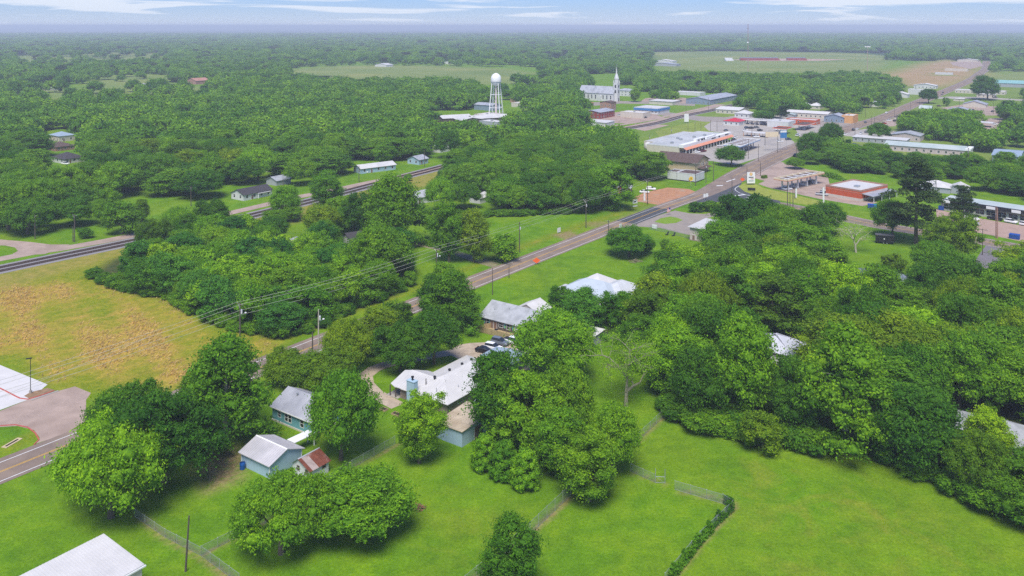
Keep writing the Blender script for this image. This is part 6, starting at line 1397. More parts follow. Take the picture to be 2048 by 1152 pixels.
mb = MB(); mb.lathe([(0, -.02), (.85, -.02), (.85, .02), (0, .02)], 20); e = mb.mesh('emblem', mat('emblem_orange', (0.66, 0.36, 0.22), .5, .05)); e.transform(Matrix.Rotation(math.pi/2, 4, 'X')); link('emblem', e, bd, (0, -.09, 5.5))
mb = MB(); mb.lathe([(0, -.03), (.5, -.03), (.5, .03), (0, .03)], 20); e = mb.mesh('emblem_centre', mat('emblem_yellow', (0.75, 0.55, 0.20), .5, .05)); e.transform(Matrix.Rotation(math.pi/2, 4, 'X')); link('emblem_centre', e, bd, (0, -.1, 5.5))
for z, m_, x0, x1 in ((3.7, BLACK, -1.2, 1.3), (2.9, mat('faded_red', (.5, .25, .25), .6), -0.2, 1.4), (1.9, mat('faded_green', (.25, .33, .28), .6), -1.3, 1.4)): mb = MB(); mb.box(x0, -.1, z, x1, -.065, z+.42); mb.build('price_row', m_, bd)
o, bd = board_sign('banner', 'black banner with white rim on the verge below the price sign', (1503,383), 3.6, 1.3, .5, -20, BLACK)
board_sign('sign', 'white real estate sign on the bare patch of the big lawn', (1118,466), 2.0, 1.7, .3, 50)
board_sign('sign', 'white square sign at the far edge of the highway by the lone tree', (1241,460), 1.6, 1.6, .8, 50, posts_=1)
o, bd = board_sign('sign', 'white sign with a gap, left of the red dirt lot', (1270,414), 2.6, 1.7, 1.6, 30); mb = MB(); mb.box(-.8, -.1, 2.1, .7, -.065, 2.6); mb.build('text_bar', BLACK, bd); mb = MB(); mb.box(-1.3, -.06, .2, 1.3, .06, .6); mb.build('lower_board', WHITE, o)
board_sign('sign', 'narrow white pillar sign at the red dirt lot', (1289,402), 1.0, 3.6, .1, 30)
board_sign('sign', 'low white round-topped sign between the two dark bushes', (1421,419), 3.0, 1.4, .4, 10)
board_sign('sign', 'white sign board on the chain-link fence of the loop driveway', (1309,458), 2.2, 1.6, .2, -40)
board_sign('sign', 'small white traffic sign at the junction, left one', (1409,400), 1.1, 1.6, 1.2, 20, posts_=1)
board_sign('sign', 'small white traffic sign at the junction, right one', (1414,399), 1.1, 1.6, 1.2, 20, posts_=1)
board_sign('sign', 'white upright sign beside the railway crossing', (1373,246), 4.2, 6.5, 1.0, 20)
board_sign('sign', 'white roadside panel partly hidden by the big trees at the access lane', (224,808), 3.0, 1.5, .3, 12)
o, bd = board_sign('sign', 'tall blue and white fuel sign on twin poles by the highway', (1567,301), 5.0, 5.0, 13.0-5.0, 20, W_BLUEB)
mb = MB(); mb.box(-2.4, -.1, 11.6, 2.4, -.065, 12.8); mb.build('sign_band', WHITE, bd)
board_sign('billboard', 'wide cream marquee board on three posts in the forecourt', (1544,302), 8.5, 3.2, 9.0, 5, CANTAN)
board_sign('sign', 'white slim advertising pillar with dark foot beside the red store', (1647,407), .9, 7.0, .3, 20, posts_=1)
board_sign('sign', 'white slim pillar sign on the verge before the fuel canopy', (1592,396), 1.0, 4.2, .2, 20, posts_=1)
# yellow round warning sign
p = G(1382, 376); o = empty('warning_sign', (p.x, p.y, 0), 0.3, 'round yellow railway warning sign at the dirt lot corner', 'sign'); mb = MB(); mb.tube((0, .05, 0), (0, .05, 4.6), .07, n=6); mb.build('post', GALV, o)
mb = MB(); mb.lathe([(0, -.03), (1.1, -.03), (1.1, .03), (0, .03)], 20); e = mb.mesh('sign_board', SIGNYEL); e.transform(Matrix.Rotation(math.pi/2, 4, 'X')); bd = link('sign_board', e, o, (0, -.02, 4.6))
mb = MB(); mb.box(-.08, -.06, -.9, .08, -.035, .9); mb.box(-.9, -.06, -.08, -.1, -.035, .08).box(.1, -.06, -.08, .9, -.035, .08); mb.build('cross_mark', BLACK, bd, rot=(0, .7, 0))
# orange road work signs: square board on its corner
for lab, pt, s in (('orange diamond road work sign standing on the highway edge behind the brown house', (1073,529), 1.7), ('orange diamond road work sign in the middle of the wide junction', (1485,364), 1.7)):
    p = G(*pt); o = empty('road_work_sign', (p.x, p.y, .05), .1, lab, 'sign', 'orange road work signs'); mb = MB(); mb.hexa([(-s*.8, 0, 1.3), (0, 0, 1.3-s*.55), (s*.8, 0, 1.3), (0, 0, 1.3+s*.55)], [(-s*.8, -.05, 1.3), (0, -.05, 1.3-s*.55), (s*.8, -.05, 1.3), (0, -.05, 1.3+s*.55)]); mb.build('sign_board', SIGNORANGE, o)
    mb = MB(); mb.tube((0, .03, 0), (0, .03, 1.3), .04, n=5).tube((-.7, .5, 0), (0, .03, .7), .03, n=5).tube((.7, .5, 0), (0, .03, .7), .03, n=5); mb.build('stand', GALV, o)
# flag at the loop driveway
p = G(1339, 430); o = empty('flag', (p.x, p.y, 0), .4, 'faded red and white striped flag leaning at the driveway mouth', 'flag'); mb = MB(); mb.tube((0, 0, 0), (.8, 0, 3.6), .04, n=6); mb.build('flag_pole', GALV, o)
for i in range(7): mb = MB(); z = 1.5+i*.24; mb.hexa([(.4+i*.05-1.7, -.02, z-.35), (.4+i*.05, -.02, z), (.4+i*.05, .02, z), (.4+i*.05-1.7, .02, z-.35)], [(.45+i*.05-1.7, -.02, z-.12), (.45+i*.05, -.02, z+.235), (.45+i*.05, .02, z+.235), (.45+i*.05-1.7, .02, z-.12)]); mb.build('stripe', SIGNRED if i % 2 == 0 else WHITE, o)
mb = MB(); mb.box(-.35, -.035, 2.35, .5, -.022, 3.1); mb.build('blue_corner', NAVYM := mat('flag_blue', (.03, .05, .2), .7), o)
# bins
def bin_(name, label, pt, deg, w, d, h, m, cat, grp=None, p=None):
    p = p or G(*pt); o = empty(name, (p.x, p.y, 0), math.radians(deg), label, cat, grp); mb = MB(); mb.hexa([(0, 0, .1), (w, 0, .1), (w, d, .1), (0, d, .1)], [(-.08, -.08, h), (w+.08, -.08, h), (w+.08, d+.08, h*1.12), (-.08, d+.08, h*1.12)]); mb.build('body', m, o)
    mb = MB(); mb.slab([(-.12, -.12, h+.05), (w/2-.02, -.12, h+.05), (w/2-.02, d+.1, h*1.12+.06), (-.12, d+.1, h*1.12+.06)], .05).slab([(w/2+.02, -.12, h+.05), (w+.12, -.12, h+.05), (w+.12, d+.1, h*1.12+.06), (w/2+.02, d+.1, h*1.12+.06)], .05); mb.build('lid', m, o)
    for x in (.2, w-.2): mb = MB(); mb.tube((x-.05, .3, .1), (x+.05, .3, .1), .1, n=8); mb.build('wheel', RUBBER, o)
    return o
BINBLUE = mat('bin_blue', (0.015, 0.07, 0.30), .6, .1)
bin_('dumpster', 'large blue dumpster on the verge by the shop row car park', (2018,477), -45, 3.2, 1.8, 1.6, BINBLUE, 'dumpster')
bin_('dumpster', 'left blue dumpster behind the bare tree near the red store', (1736,416), -20, 2.4, 1.6, 1.5, BINBLUE, 'dumpster', 'pair of blue dumpsters')
bin_('dumpster', 'right blue dumpster behind the bare tree near the red store', (1748,417), -20, 2.4, 1.6, 1.5, mat('bin_teal', (.02, .16, .24), .6), 'dumpster', 'pair of blue dumpsters')
bin_('dumpster', 'blue bin at the left end of the shop row', (1877,420), -45, 2.0, 1.4, 1.6, BINBLUE, 'dumpster')
bin_('wheelie_bin', 'blue wheeled bin standing in the roadside trees left of the tall dark tree', (848,586), 20, 1.0, .9, 1.3, BINBLUE, 'bin')
p = G(485, 938); o = empty('barrel', (p.x, p.y, 0), 0, 'blue plastic barrel beside the light blue garage', 'barrel'); mb = MB(); mb.lathe([(0, 0), (.46, 0), (.5, .1), (.48, .35), (.51, .4), (.48, .75), (.51, .8), (.47, 1.12), (.44, 1.15)], 16); mb.build('drum', mat('barrel_blue', (.01, .10, .38), .45), o, smooth=True); mb = MB(); mb.lathe([(.5, 0), (.52, .03), (.5, .06)], 16, (0, 0, 1.1)); mb.build('rim', mat('barrel_blue', (.01, .10, .38), .45), o)
# dark trailer
p = G(1752, 487); o = empty('trailer', (p.x, p.y, 0), math.radians(-18), 'black box trailer parked on the lawn beside the bare pale tree', 'trailer')
mb = MB(); mb.box(0, 0, .7, 6.2, 2.4, 3.1); mb.build('box', BLACK, o); mb = MB(); mb.slab([(-.15, -.15, 3.2), (6.3, -.15, 3.2), (6.3, 2.5, 3.3), (-.15, 2.5, 3.3)], .08); mb.build('roof', GR2 := mat('dark_grey_metal', (.09, .09, .1), .5), o)
for x in (2.6, 3.7): 
    for y in (.1, 2.3): w = link('wheel', WM[0], o, (x, y, .34)); link('rim', WM[1], w)
mb = MB(); mb.tube((0, 1.2, .6), (-1.6, 1.2, .5), .06, n=5); mb.build('drawbar', BLACK, o); mb = MB(); mb.box(2.6, -.03, 1.7, 3.0, -.005, 2.1); mb.build('label_plate', WHITE, o)
# raised beds
for lab, pt in (('small framed garden bed on the lawn, the left one', (758,820)), ('long framed garden bed on the lawn, the right one', (782,829))):
    p = G(*pt); L_ = 1.6 if 'small' in lab else 3.2; o = empty('garden_bed', (p.x, p.y, 0), A1-math.pi/2, lab, 'garden bed', 'garden beds'); mb = MB(); mb.box(0, 0, 0, L_, .1, .3).box(0, 1.1, 0, L_, 1.2, .3).box(0, .1, 0, .1, 1.1, .3).box(L_-.1, .1, 0, L_, 1.1, .3); mb.build('frame', DECKWOOD, o); mb = MB(); mb.box(.1, .1, 0, L_-.1, 1.1, .22); mb.build('soil', mat('soil', (.045, .03, .02), .95, .3, 3), o)
# culvert headwall
p = G(12, 894); q = G(38, 879); o = empty('culvert_drain', (p.x, p.y, 0), math.atan2(q.y-p.y, q.x-p.x), 'concrete drain inlet frame set in the grass by the access lane', 'drain'); L_ = (q-p).length
mb = MB(); mb.box(-.4, -.5, -.02, L_+.4, -.15, .12).box(-.4, .35, -.02, L_+.4, .7, .12).box(-.4, -.15, -.02, 0, .35, .12).box(L_, -.15, -.02, L_+.4, .35, .12); mb.build('frame', mat('drain_concrete', (.5, .40, .24), .9), o); mb = MB(); mb.box(0, -.15, 0, L_, .35, .03); mb.build('opening', BLACK, o)
# brush pile
rr = random.Random(8); p = G(838, 1018); o = empty('brush_pile', (p.x, p.y, 0), 0, 'heap of cut brown branches on the wide lawn', 'brush pile')
for i in range(90):
    a = rr.uniform(0, 6.28); R = rr.uniform(0, 1.0); z = rr.uniform(.05, .8)*(1.15-R*.6); L_ = rr.uniform(.5, 1.2); el = rr.uniform(-.25, .35); c = Vector((R*math.cos(a), R*math.sin(a)*1.0, z)); b2_ = rr.uniform(0, 6.28); d = Vector((math.cos(b2_)*math.cos(el), math.sin(b2_)*math.cos(el), math.sin(el)))*L_/2
    mb = MB(); q0_, q1_ = c-d, c+d; q0_.z = max(.03, q0_.z); q1_.z = max(.03, q1_.z); mb.tube(q0_, q1_, rr.uniform(.03, .07), .015, 5); mb.build('branch', mat('cut_branch', (.30, .15, .08), .9, .35, 2) if i % 3 else BARK, o)
# brush heap on the roadside lawn
p = G(1270, 524); o = empty('brush_pile', (p.x, p.y, 0), 0, 'dry grey brush heap below the lone round tree', 'brush pile')
for i in range(50):
    a = rr.uniform(0, 6.28); R = rr.uniform(0, 2.2); z = rr.uniform(.05, 1.0)*(1.1-R*.4); c = Vector((R*math.cos(a), R*math.sin(a), z)); b2_ = rr.uniform(0, 6.28); d = Vector((math.cos(b2_), math.sin(b2_), rr.uniform(-.2, .4)))*rr.uniform(.5, 1.2); mb = MB(); q0_, q1_ = c-d, c+d; q0_.z = max(.03, q0_.z); q1_.z = max(.03, q1_.z); mb.tube(q0_, q1_, .05, .02, 4); mb.build('branch', mat('grey_twig', (.24, .20, .13), .9, .2, 2), o)
# two black crouching sculptures / seats on the lawn read as dark slanting chairs
for lab, pt in (('black garden lounger on the lawn before the pink building, the left one', (1332,471)), ('black garden lounger on the lawn before the pink building, the right one', (1345,473))):
    p = G(*pt); o = empty('lawn_lounger', (p.x, p.y, 0), .5, lab, 'lounger', 'black loungers'); mb = MB(); mb.slab([(0, 0, .45), (.9, 0, .4), (.9, .7, .4), (0, .7, .45)], .1); mb.build('seat', BLACK, o); mb = MB(); mb.hexa([(.9, 0, .35), (1.05, 0, .35), (1.05, .7, .35), (.9, .7, .35)], [(1.45, 0, 1.3), (1.6, 0, 1.3), (1.6, .7, 1.3), (1.45, .7, 1.3)]); mb.build('backrest', BLACK, o)
    for x, y in ((.05, .05), (.05, .6), (.9, .05), (.9, .6)): mb = MB(); mb.box(x, y, 0, x+.07, y+.07, .4); mb.build('leg', BLACK, o)
# parked cart / bench near the deck
p = G(1000, 654); o = empty('patio_table', (q0-U*2+V_*17).to_tuple(), .3, 'dark round patio table inside the tan wood fence', 'table'); o.location.z = .25; mb = MB(); mb.lathe([(0, .7), (.55, .7), (.55, .75), (0, .75)], 14); mb.build('table_top', BLACK, o); mb = MB(); mb.tube((0, 0, 0), (0, 0, .7), .05, n=6); mb.build('leg', BLACK, o)
# propane tank at the strip
p = G(1296, 299); o = empty('propane_tank', (p.x, p.y, 0), .3, 'white dome-ended tank at the left end of the shopping strip', 'tank'); mb = MB(); mb.lathe([(0, 0), (2.2, .1), (2.4, 1.2), (2.4, 3.0), (1.8, 4.2), (.8, 4.8), (0, 4.9)], 16); mb.build('shell', R_PALE, o, smooth=True)
# tall tan grass tufts of the dry meadow: nobody could count them
rng = np.random.default_rng(12); cand = rng.uniform([-190, 150], [-20, 330], size=(150000, 2)); mk_ = poly_mask(cand[:, 0], cand[:, 1], [(-100,640),(0,575),(120,560),(330,605),(440,655),(545,685),(500,715),(330,780),(180,770),(110,760),(0,705),(-100,740)], 10)
nzv = tuft_field(cand[:, 0], cand[:, 1])
sel = (mk_ > rng.uniform(.2, 1, len(cand))) & (nzv > rng.uniform(-.2, 1.8, len(cand))); C_ = cand[sel][:26000]; n_ = len(C_)
h_ = rng.uniform(.25, .7, n_); a_ = rng.uniform(0, 6.28, n_); w_ = rng.uniform(.06, .17, n_); ln = rng.normal(.25, .2, n_)
V = np.stack([np.stack([C_[:, 0]-np.cos(a_)*w_, C_[:, 1]-np.sin(a_)*w_, 0*h_], 1), np.stack([C_[:, 0]+np.cos(a_)*w_, C_[:, 1]+np.sin(a_)*w_, 0*h_], 1), np.stack([C_[:, 0]+np.cos(a_)*w_*.5+ln, C_[:, 1]+np.sin(a_)*w_*.3, h_], 1), np.stack([C_[:, 0]-np.cos(a_)*w_*.6+ln*1.3, C_[:, 1]-np.sin(a_)*w_*.5, h_*.85], 1)], 1).reshape(-1, 3)
DRYG = leaf_mat('dry_grass_blades', (0.80, 0.55, 0.20)); me = np_mesh('dry_grass_tufts', V, [np.arange(4*n_).reshape(n_, 4)], np.clip(rng.normal(.5, .10, n_), 0, 1), [DRYG]); tag(link('dry_grass', me), 'tall dry tan grass tufts waving over the meadow', 'grass', kind='stuff')
# ------------------------------------------------------------------ trees, one by one (foot x, foot y, top row, width in photo pixels)
NEAR = [
 (222,1035,838,232,'wide0','bright','large bright green spreading tree between the highway and the white metal roof'),
 (330,965,768,215,'round1','dark','dense dark green tree behind the large spreading tree at the left'),
 (250,905,768,150,'round3','dark','dark tree half hidden at the highway edge, just right of the access lane'),
 (452,885,668,188,'cone0','bright','tall bright tapering tree left of the teal cottage'),
 (400,850,735,100,'oval1','mid','narrow green tree wedged between the dark tree and the tall bright tapering one'),
 (682,920,744,134,'round0','bright','bright round tree covering the right half of the teal cottage'),
 (838,926,782,98,'oval0','bright','oval light green tree alone on the lawn in front of the ranch house'),
 (562,1108,948,200,'wide1','bright','left one of the two big round trees at the bottom edge'),
 (718,1075,934,208,'round2','bright','right one of the two big round trees at the bottom edge'),
 (1031,1190,1030,118,'oval2','bright','bright tree cut off by the bottom edge in the middle of the picture'),
 (1000,890,706,120,'oval1','mid','tall green tree overhanging the tan-roofed workshop'),
 (1062,905,738,180,'round1','bright','bright broad crown right of the tree overhanging the workshop'),
 (1130,880,735,120,'round3','mid','tree behind the broad crown, toward the dead tree'),
 (1178,1002,862,125,'oval0','mid','drooping tree at the upper end of the tall chain-link fence'),
 (1120,955,820,110,'oval2','bright','tree squeezed between the clipped shrubs and the drooping tree'),
 (1222,945,805,110,'round0','mid','tree at the fence corner left of the open gate'),
 (1114,762,618,165,'round2','bright','big round tree covering the right end of the brown house'),
 (1525,903,824,84,'small0','olive','low round olive shrub alone at the upper edge of the right lawn'),
 (1692,898,648,205,'cone1','yellow-green','tallest yellow green tree at the edge of the right wood, pale limbs showing'),
 (1492,848,632,130,'oval2','bright','upright bright tree at the front of the right wood, left of the low olive shrub'),
 (1405,838,690,125,'round0','dark','dark tree at the left front corner of the right wood'),
 (1345,760,632,120,'round3','bright','bright tree right behind the dead tree'),
 (1285,735,632,80,'oval0','mid','slender green tree directly behind the dead tree'),
 (1600,868,720,120,'round1','mid','tree filling the gap between the upright bright tree and the tallest yellow green one'),
 (1838,938,772,180,'round2','mid','round tree bulging over the right lawn, next right of the tallest yellow green tree'),
 (1960,985,860,130,'wide0','olive','olive tree at the curved wood edge left of the grey-roofed house corner'),
 (1975,930,815,85,'oval1','yellow-green','yellowish tree standing before the grey-roofed house corner'),
 (2075,1040,912,190,'round1','dark','dark tree cut by the right edge of the picture'),
 (800,742,648,108,'round3','dark','dark round tree beside the bend of the gravel driveway'),
 (868,728,622,105,'round0','dark','dark round tree between the driveway and the gravel car park'),
 (690,738,638,100,'wide1','olive','olive spreading tree on the near side of the highway'),
 (755,700,612,88,'oval2','olive','feathery olive tree over the highway left of the dark cedar-like trees'),
 (790,670,600,70,'small0','olive','small olive tree at the highway edge above the driveway trees'),
 (905,655,540,112,'cone0','dark','dark tapering tree left of the long brown house'),
 (868,640,548,70,'oval1','dark','dark narrow tree at the highway edge left of the dark tapering one'),
 (625,785,702,150,'wide0','olive','low olive crown between the teal cottage and the highway'),
 (568,768,698,85,'round3','olive','small olive crown at the highway, left of the low wide olive one'),
 (1168,664,574,98,'cone1','blue-green','dark bluish spiky tree in front of the hip-roofed house'),
 (1255,658,580,105,'round1','bright','bright round tree right of the dark bluish spiky one'),
 (1120,624,572,48,'small1','bright','small bright tree between the brown house and the patio roof'),
 (1258,514,452,90,'round2','bright','lone round tree on the lawn next to the highway'),
 (1298,508,474,24,'small2','mid','sapling just right of the lone round tree'),
 (1333,506,478,26,'small0','mid','small sapling on the lawn right of the first sapling'),
 (898,524,404,74,'oval0','mid','tall oval tree on the lawn beside the dirt track'),
 (948,524,418,62,'oval1','olive','slightly paler oval tree next right on the same lawn'),
 (1004,522,468,62,'small1','bright','small round tree at the highway, right of the two oval ones'),
 (785,492,350,138,'cone0','dark','massive dark tree in the middle, behind the bright round one'),
 (735,470,385,80,'round1','dark','dark crown adjoining the massive dark tree on its left'),
 (762,566,450,118,'round0','yellow-green','bright yellowish round tree at the right end of the young wood'),
 (822,572,542,28,'small2','bright','young tree alone on the grass before the transformer pole'),
 (892,576,525,50,'small0','mid','small tree at the foot of the transformer pole'),
 (1222,420,328,82,'oval2','bright','bright pointed tree left of the red dirt lot'),
 (1505,492,392,142,'round3','dark','large dark round tree behind the loop driveway'),
 (1560,505,440,90,'round2','mid','crown right of the large dark one at the cross road'),
 (1450,520,440,95,'round0','bright','bright tree overlapping the pink metal building'),
 (1832,490,316,100,'pine0','mid','very tall dark pine in the right half standing on the lawn'),
 (1926,458,372,52,'pine1','mid','slim dark pine in front of the shop row'),
 (1898,528,424,106,'round1','olive','round olive tree on the lawn before the shop row'),
 (1785,474,400,72,'round0','mid','green tree left of the very tall pine'),
 (1788,550,508,52,'small1','olive','small brownish tree on the lawn below the black trailer'),
 (1868,552,482,92,'wide1','bright','bright low tree at the lawn below the tall pine'),
 (1463,332,291,58,'round2','dark','dark umbrella-shaped tree in the shopping strip forecourt'),
 (1391,424,404,30,'bush0','dark','left one of the two dark round bushes at the junction'),
 (1419,422,401,30,'bush0','dark','right one of the two dark round bushes at the junction'),
 (303,508,440,72,'wide0','olive','feathery tree overhanging the railway at the left'),
 (362,480,415,84,'wide1','bright','yellow-topped spreading tree beside the railway'),
 (425,470,400,70,'round3','dark','dark tree at the railway right of the yellow-topped one'),
 (220,450,378,66,'round1','mid','round tree on the left lawn, nearest the lawn middle'),
 (245,468,404,72,'small0','mid','dark green tree on the left lawn close to the frontage street'),
 (282,447,398,32,'oval1','olive','narrow little tree on the left lawn'),
 (150,452,396,78,'round0','bright','round tree right of the one-armed pole at the left'),
 (55,468,400,110,'wide0','mid','low spreading tree at the left edge before the lawn'),
 (172,476,456,32,'bush0','dark','low dark bush beside the tall pole with pale crossarm'),
 (570,438,372,62,'round2','bright','tree standing before the frontage street right of the black-roofed house'),
 (655,415,342,72,'oval2','bright','tall leafy tree astride the railway before the pale blue house'),
 (768,330,288,44,'oval0','bright','tree with pale limbs next to the pale blue house'),
 (815,362,348,18,'small2','bright','small shrub on the railway embankment'),
 (1616,318,264,58,'round1','dark','dark tree at the highway right of the forecourt'),
 (1660,292,246,48,'wide1','dark','flat-topped dark tree left of the highway vehicles'),
 (1757,281,246,42,'round0','dark','round dark tree standing right on the highway edge'),
 (1822,262,222,50,'round3','dark','dark crown at the left of the tree group right of the highway'),
 (1857,207,178,34,'round0','dark','tree at the highway beside the white farmhouse'),
 (1270,204,176,22,'oval0','mid','upright tree between the church and the blue and white store'),
 (1342,195,162,34,'round2','mid','round tree at the church car park'),
 (1975,200,152,60,'round1','dark','broad dark tree beyond the far lane on the right'),
 (1893,212,195,14,'small0','dark','small dark conifer on the pinkish lot'),
]
for fx, fy, top, w, key, sh, lab in NEAR:
    tree_px(fx, fy, top, w, key, sh, lab, group=None, name='shrub' if key == 'bush0' else 'tree', cat='shrub' if key == 'bush0' else 'tree')
for i, (x, y, t, w, pos) in enumerate(((968,938,866,54,'left'), (1010,956,878,60,'middle'), (1050,974,894,62,'right'))):
    tree_px(x, y, t, w, 'clipped0', 'bright', pos+' one of the three dense rounded shrubs at the foot of the big crowns', group='three dense rounded shrubs', name='shrub', cat='shrub')

# the half-dead tree: bare limbs with thin foliage
def bare_tree(label, pt, h, w, seed, nleaf, shade, levels=4, barkm=None):
    rng = random.Random(seed); p = G(*pt); r = empty('tree', (p.x, p.y, 0), 0, label, 'tree'); mb = MB(); tips = []
    def grow(a, d, L, rad, lv):
        rad *= .9
        b_ = a+d*L*0.5+Vector((rng.uniform(-.1, .1), rng.uniform(-.1, .1), .04))*L; c = b_+(d+Vector((rng.uniform(-.3, .3), rng.uniform(-.3, .3), rng.uniform(-.22, .12)))).normalized()*L*.5
        mb.tube(a, b_, rad, rad*.8, 6, caps=False); mb.tube(b_, c, rad*.8, rad*.55, 6, caps=(lv == 0))
        if lv <= 2: tips.append((b_, L)); tips.append((c, L))
        if lv == 0: return
        for k in range(rng.choice((2, 3, 3)) if lv < levels else 4):
            a_ = rng.uniform(0, 6.28) if lv < levels else k*1.57+rng.uniform(-.3, .3); nd = (d*0.75+Vector((math.cos(a_), math.sin(a_), rng.uniform(-.38, .30)))*0.95).normalized()
            grow(c if k else b_, nd, L*rng.uniform(.72, .98), rad*.60, lv-1)
    grow(Vector((0, 0, -.1)), Vector((0, 0, 1)), h*.18, h*.026, levels)
    zs = max(v[2] for v in mb.v); xs = max(max(abs(v[0]), abs(v[1])) for v in mb.v); fz, fx_ = h/zs, w/2/xs
    mb.v = [(v[0]*fx_, v[1]*fx_, v[2]*fz) for v in mb.v]; mb.build('trunk', barkm or PALEBARK, r)
    g = np.random.default_rng(seed); T_ = np.array([(t.x*fx_, t.y*fx_, t.z*fz) for t, L in tips]); P = T_[g.integers(0, len(T_), nleaf)]+g.normal(size=(nleaf, 3))*[.75, .75, .7]; P = P[P[:, 2] > h*.1]; N = g.normal(size=P.shape); N /= np.linalg.norm(N, axis=1, keepdims=True)
    V, F = leaves(g, P, N, .22*g.uniform(.6, 1.5, len(P))); link('crown', np_mesh('crown', V, [F], np.clip(g.normal(.55, .2, len(P)), 0, 1), [LEAF]), r, color=SHADES[shade]); TREES.append([r, p.x, p.y, h, w, '', shade, None, False]); return r
bare_tree('half-dead tree with bare drooping limbs in the yard behind the chain-link fence', (1252,812), 17.0, 20.0, 5, 10000, 'bright', 5, mat('grey_bark', (.24, .225, .15), .9, .3, 2))
bare_tree('nearly bare pale tree by the cross road left of the black trailer', (1712,505), 13.0, 16.0, 8, 2600, 'yellow-green', 5)

# ------------------------------------------------------------------ woods: generated trees; the 300 that show largest are single things
def in_poly(x, y, pts):
    P = [(p.x, p.y) for p in Gp(pts)]; c = False
    for i in range(len(P)):
        a, b = P[i], P[(i+1) % len(P)]
        if (a[1] > y) != (b[1] > y) and x < (b[0]-a[0])*(y-a[1])/(b[1]-a[1])+a[0]: c = not c
    return c
LINES = [(HW, 11), (XR, 9), (RL, 10), (FR, 6.5), (DR, 4), (SD, 6)]
SEGS = [(a.x, a.y, b.x, b.y, w) for L, w in LINES for a, b in zip(L[:-1], L[1:])]
SEG = np.array(SEGS); GRID = {}
BLD = []
for o in COL.objects:
    if o.parent is None and o.get('category') in ('house', 'shed', 'building', 'shops', 'store', 'church', 'garage', 'workshop', 'metal building', 'carport', 'shelter', 'canopy', 'grandstand', 'open shed', 'water tower', 'cottage'):
        X = [0, 0]; 
        pts = [o.matrix_basis @ Vector(c.location) + (o.matrix_basis.to_3x3() @ Vector(v)) for c in o.children if c.type == 'MESH' for v in c.bound_box]
        if pts: BLD.append((sum(p.x for p in pts)/len(pts), sum(p.y for p in pts)/len(pts), max(p.x for p in pts)-min(p.x for p in pts), max(p.y for p in pts)-min(p.y for p in pts), min(p.x for p in pts), max(p.x for p in pts), min(p.y for p in pts), max(p.y for p in pts)))
# photo rectangles that stay open (x0, y0, x1, y1): nothing standing in front may cover them
KEEP = [(1340,300,1425,368),(1290,262,1465,300),(1172,146,1240,206),(1243,170,1272,195),(1272,206,1338,232),(1355,184,1458,212),(972,142,1012,230),(1428,216,1512,240),(1425,242,1530,300),(1530,244,1620,300),(1615,230,1715,250),
 (1540,338,1650,402),(1650,356,1795,408),(1880,388,2048,470),(1790,285,1925,304),(1705,266,1790,286),(1960,232,2004,256),(1998,268,2024,284),(712,318,768,346),(456,368,512,402),(498,376,536,400),(812,376,858,408),(93,260,134,282),(80,286,122,300),(98,300,146,326),
 (1885,356,1950,388),(1545,688,1606,716),(1998,848,2048,888),(862,218,1000,240),(1250,360,1300,392),(836,434,1180,475),(170,398,330,478),(590,132,1080,146),(1300,104,1780,146),(1770,120,1965,162),(1300,235,1440,262),(1280,255,1430,300),(790,330,878,358),(662,366,738,398),(585,388,640,414),(482,404,545,436),(0,485,250,545),(1700,478,1985,525),(1360,420,1415,482),(1616,206,1650,219),
 (948,388,972,404),(864,290,892,300),(1290,405,1440,445),(955,590,1010,670),(1040,206,1064,222),(1174,214,1216,250),(1724,215,1800,262),(1985,232,2004,256),(1800,160,1930,215),(1960,150,2048,172),(1990,180,2048,200),(1930,176,1995,215),(2010,298,2048,322),(585,470,602,490),(683,470,712,492),(1240,196,1300,250),(1640,60,1830,66),(1478,346,1660,400)]
KEEP = np.array(KEEP+[(1112,538,1250,590)], float); KR = np.random.default_rng(6)
def blocked(x, y, h, w, strict=1.0):
    if len(SEG):
        ax, ay, bx, by, ww = SEG.T; dx, dy = bx-ax, by-ay; t = np.clip(((x-ax)*dx+(y-ay)*dy)/(dx*dx+dy*dy+1e-9), 0, 1); d = np.hypot(x-ax-t*dx, y-ay-t*dy)
        if (d < ww+w*0.22).any(): return True
    for cx, cy, sx, sy, x0, x1, y0, y1 in BLD:
        if x0-w*.3 < x < x1+w*.3 and y0-w*.3 < y < y1+w*.3: return True
    s = FPX/y; fx = CX+x*s; foot = HY+CH*s; top = HY+(CH-h*.94)*s; hw = w*s*.42
    jx, jy = KR.normal(0, 1, 2)*(min(14, hw*.8), (foot-top)*.22 if y > 900 else 0)
    k = (fx+hw > KEEP[:, 0]+jx) & (fx-hw < KEEP[:, 2]+jx) & (foot > KEEP[:, 1]+2) & (top < KEEP[:, 3]-1+jy)
    return bool(k.any())
CAND = []
def fill(poly, spacing, hr, wr, keys, shades, seed, density=1.0, tagk=None, keep=True, mindist=0.72):
    rng = random.Random(seed); P = Gp(poly); x0, x1, y0, y1 = min(p.x for p in P), max(p.x for p in P), min(p.y for p in P), max(p.y for p in P); y = y0; row = 0
    taken = [(t[1], t[2], t[4]) for t in TREES]
    while y < y1:
        x = x0+(row % 2)*spacing*.5
        while x < x1:
            px_, py_ = x+rng.uniform(-.38, .38)*spacing, y+rng.uniform(-.38, .38)*spacing; x += spacing
            if abs(px_) > 0.66*py_+25: continue
            if rng.random() > density or not in_poly(px_, py_, poly): continue
            h, w = rng.uniform(*hr), rng.uniform(*wr)
            if any((px_-a)**2+(py_-b_)**2 < ((c+w)*.30*mindist)**2 for a, b_, c in taken): continue
            if keep and blocked(px_, py_, h, w): continue
            CAND.append((px_, py_, h, w, rng.choice(keys), rng.choice(shades)))
        y += spacing*.87; row += 1
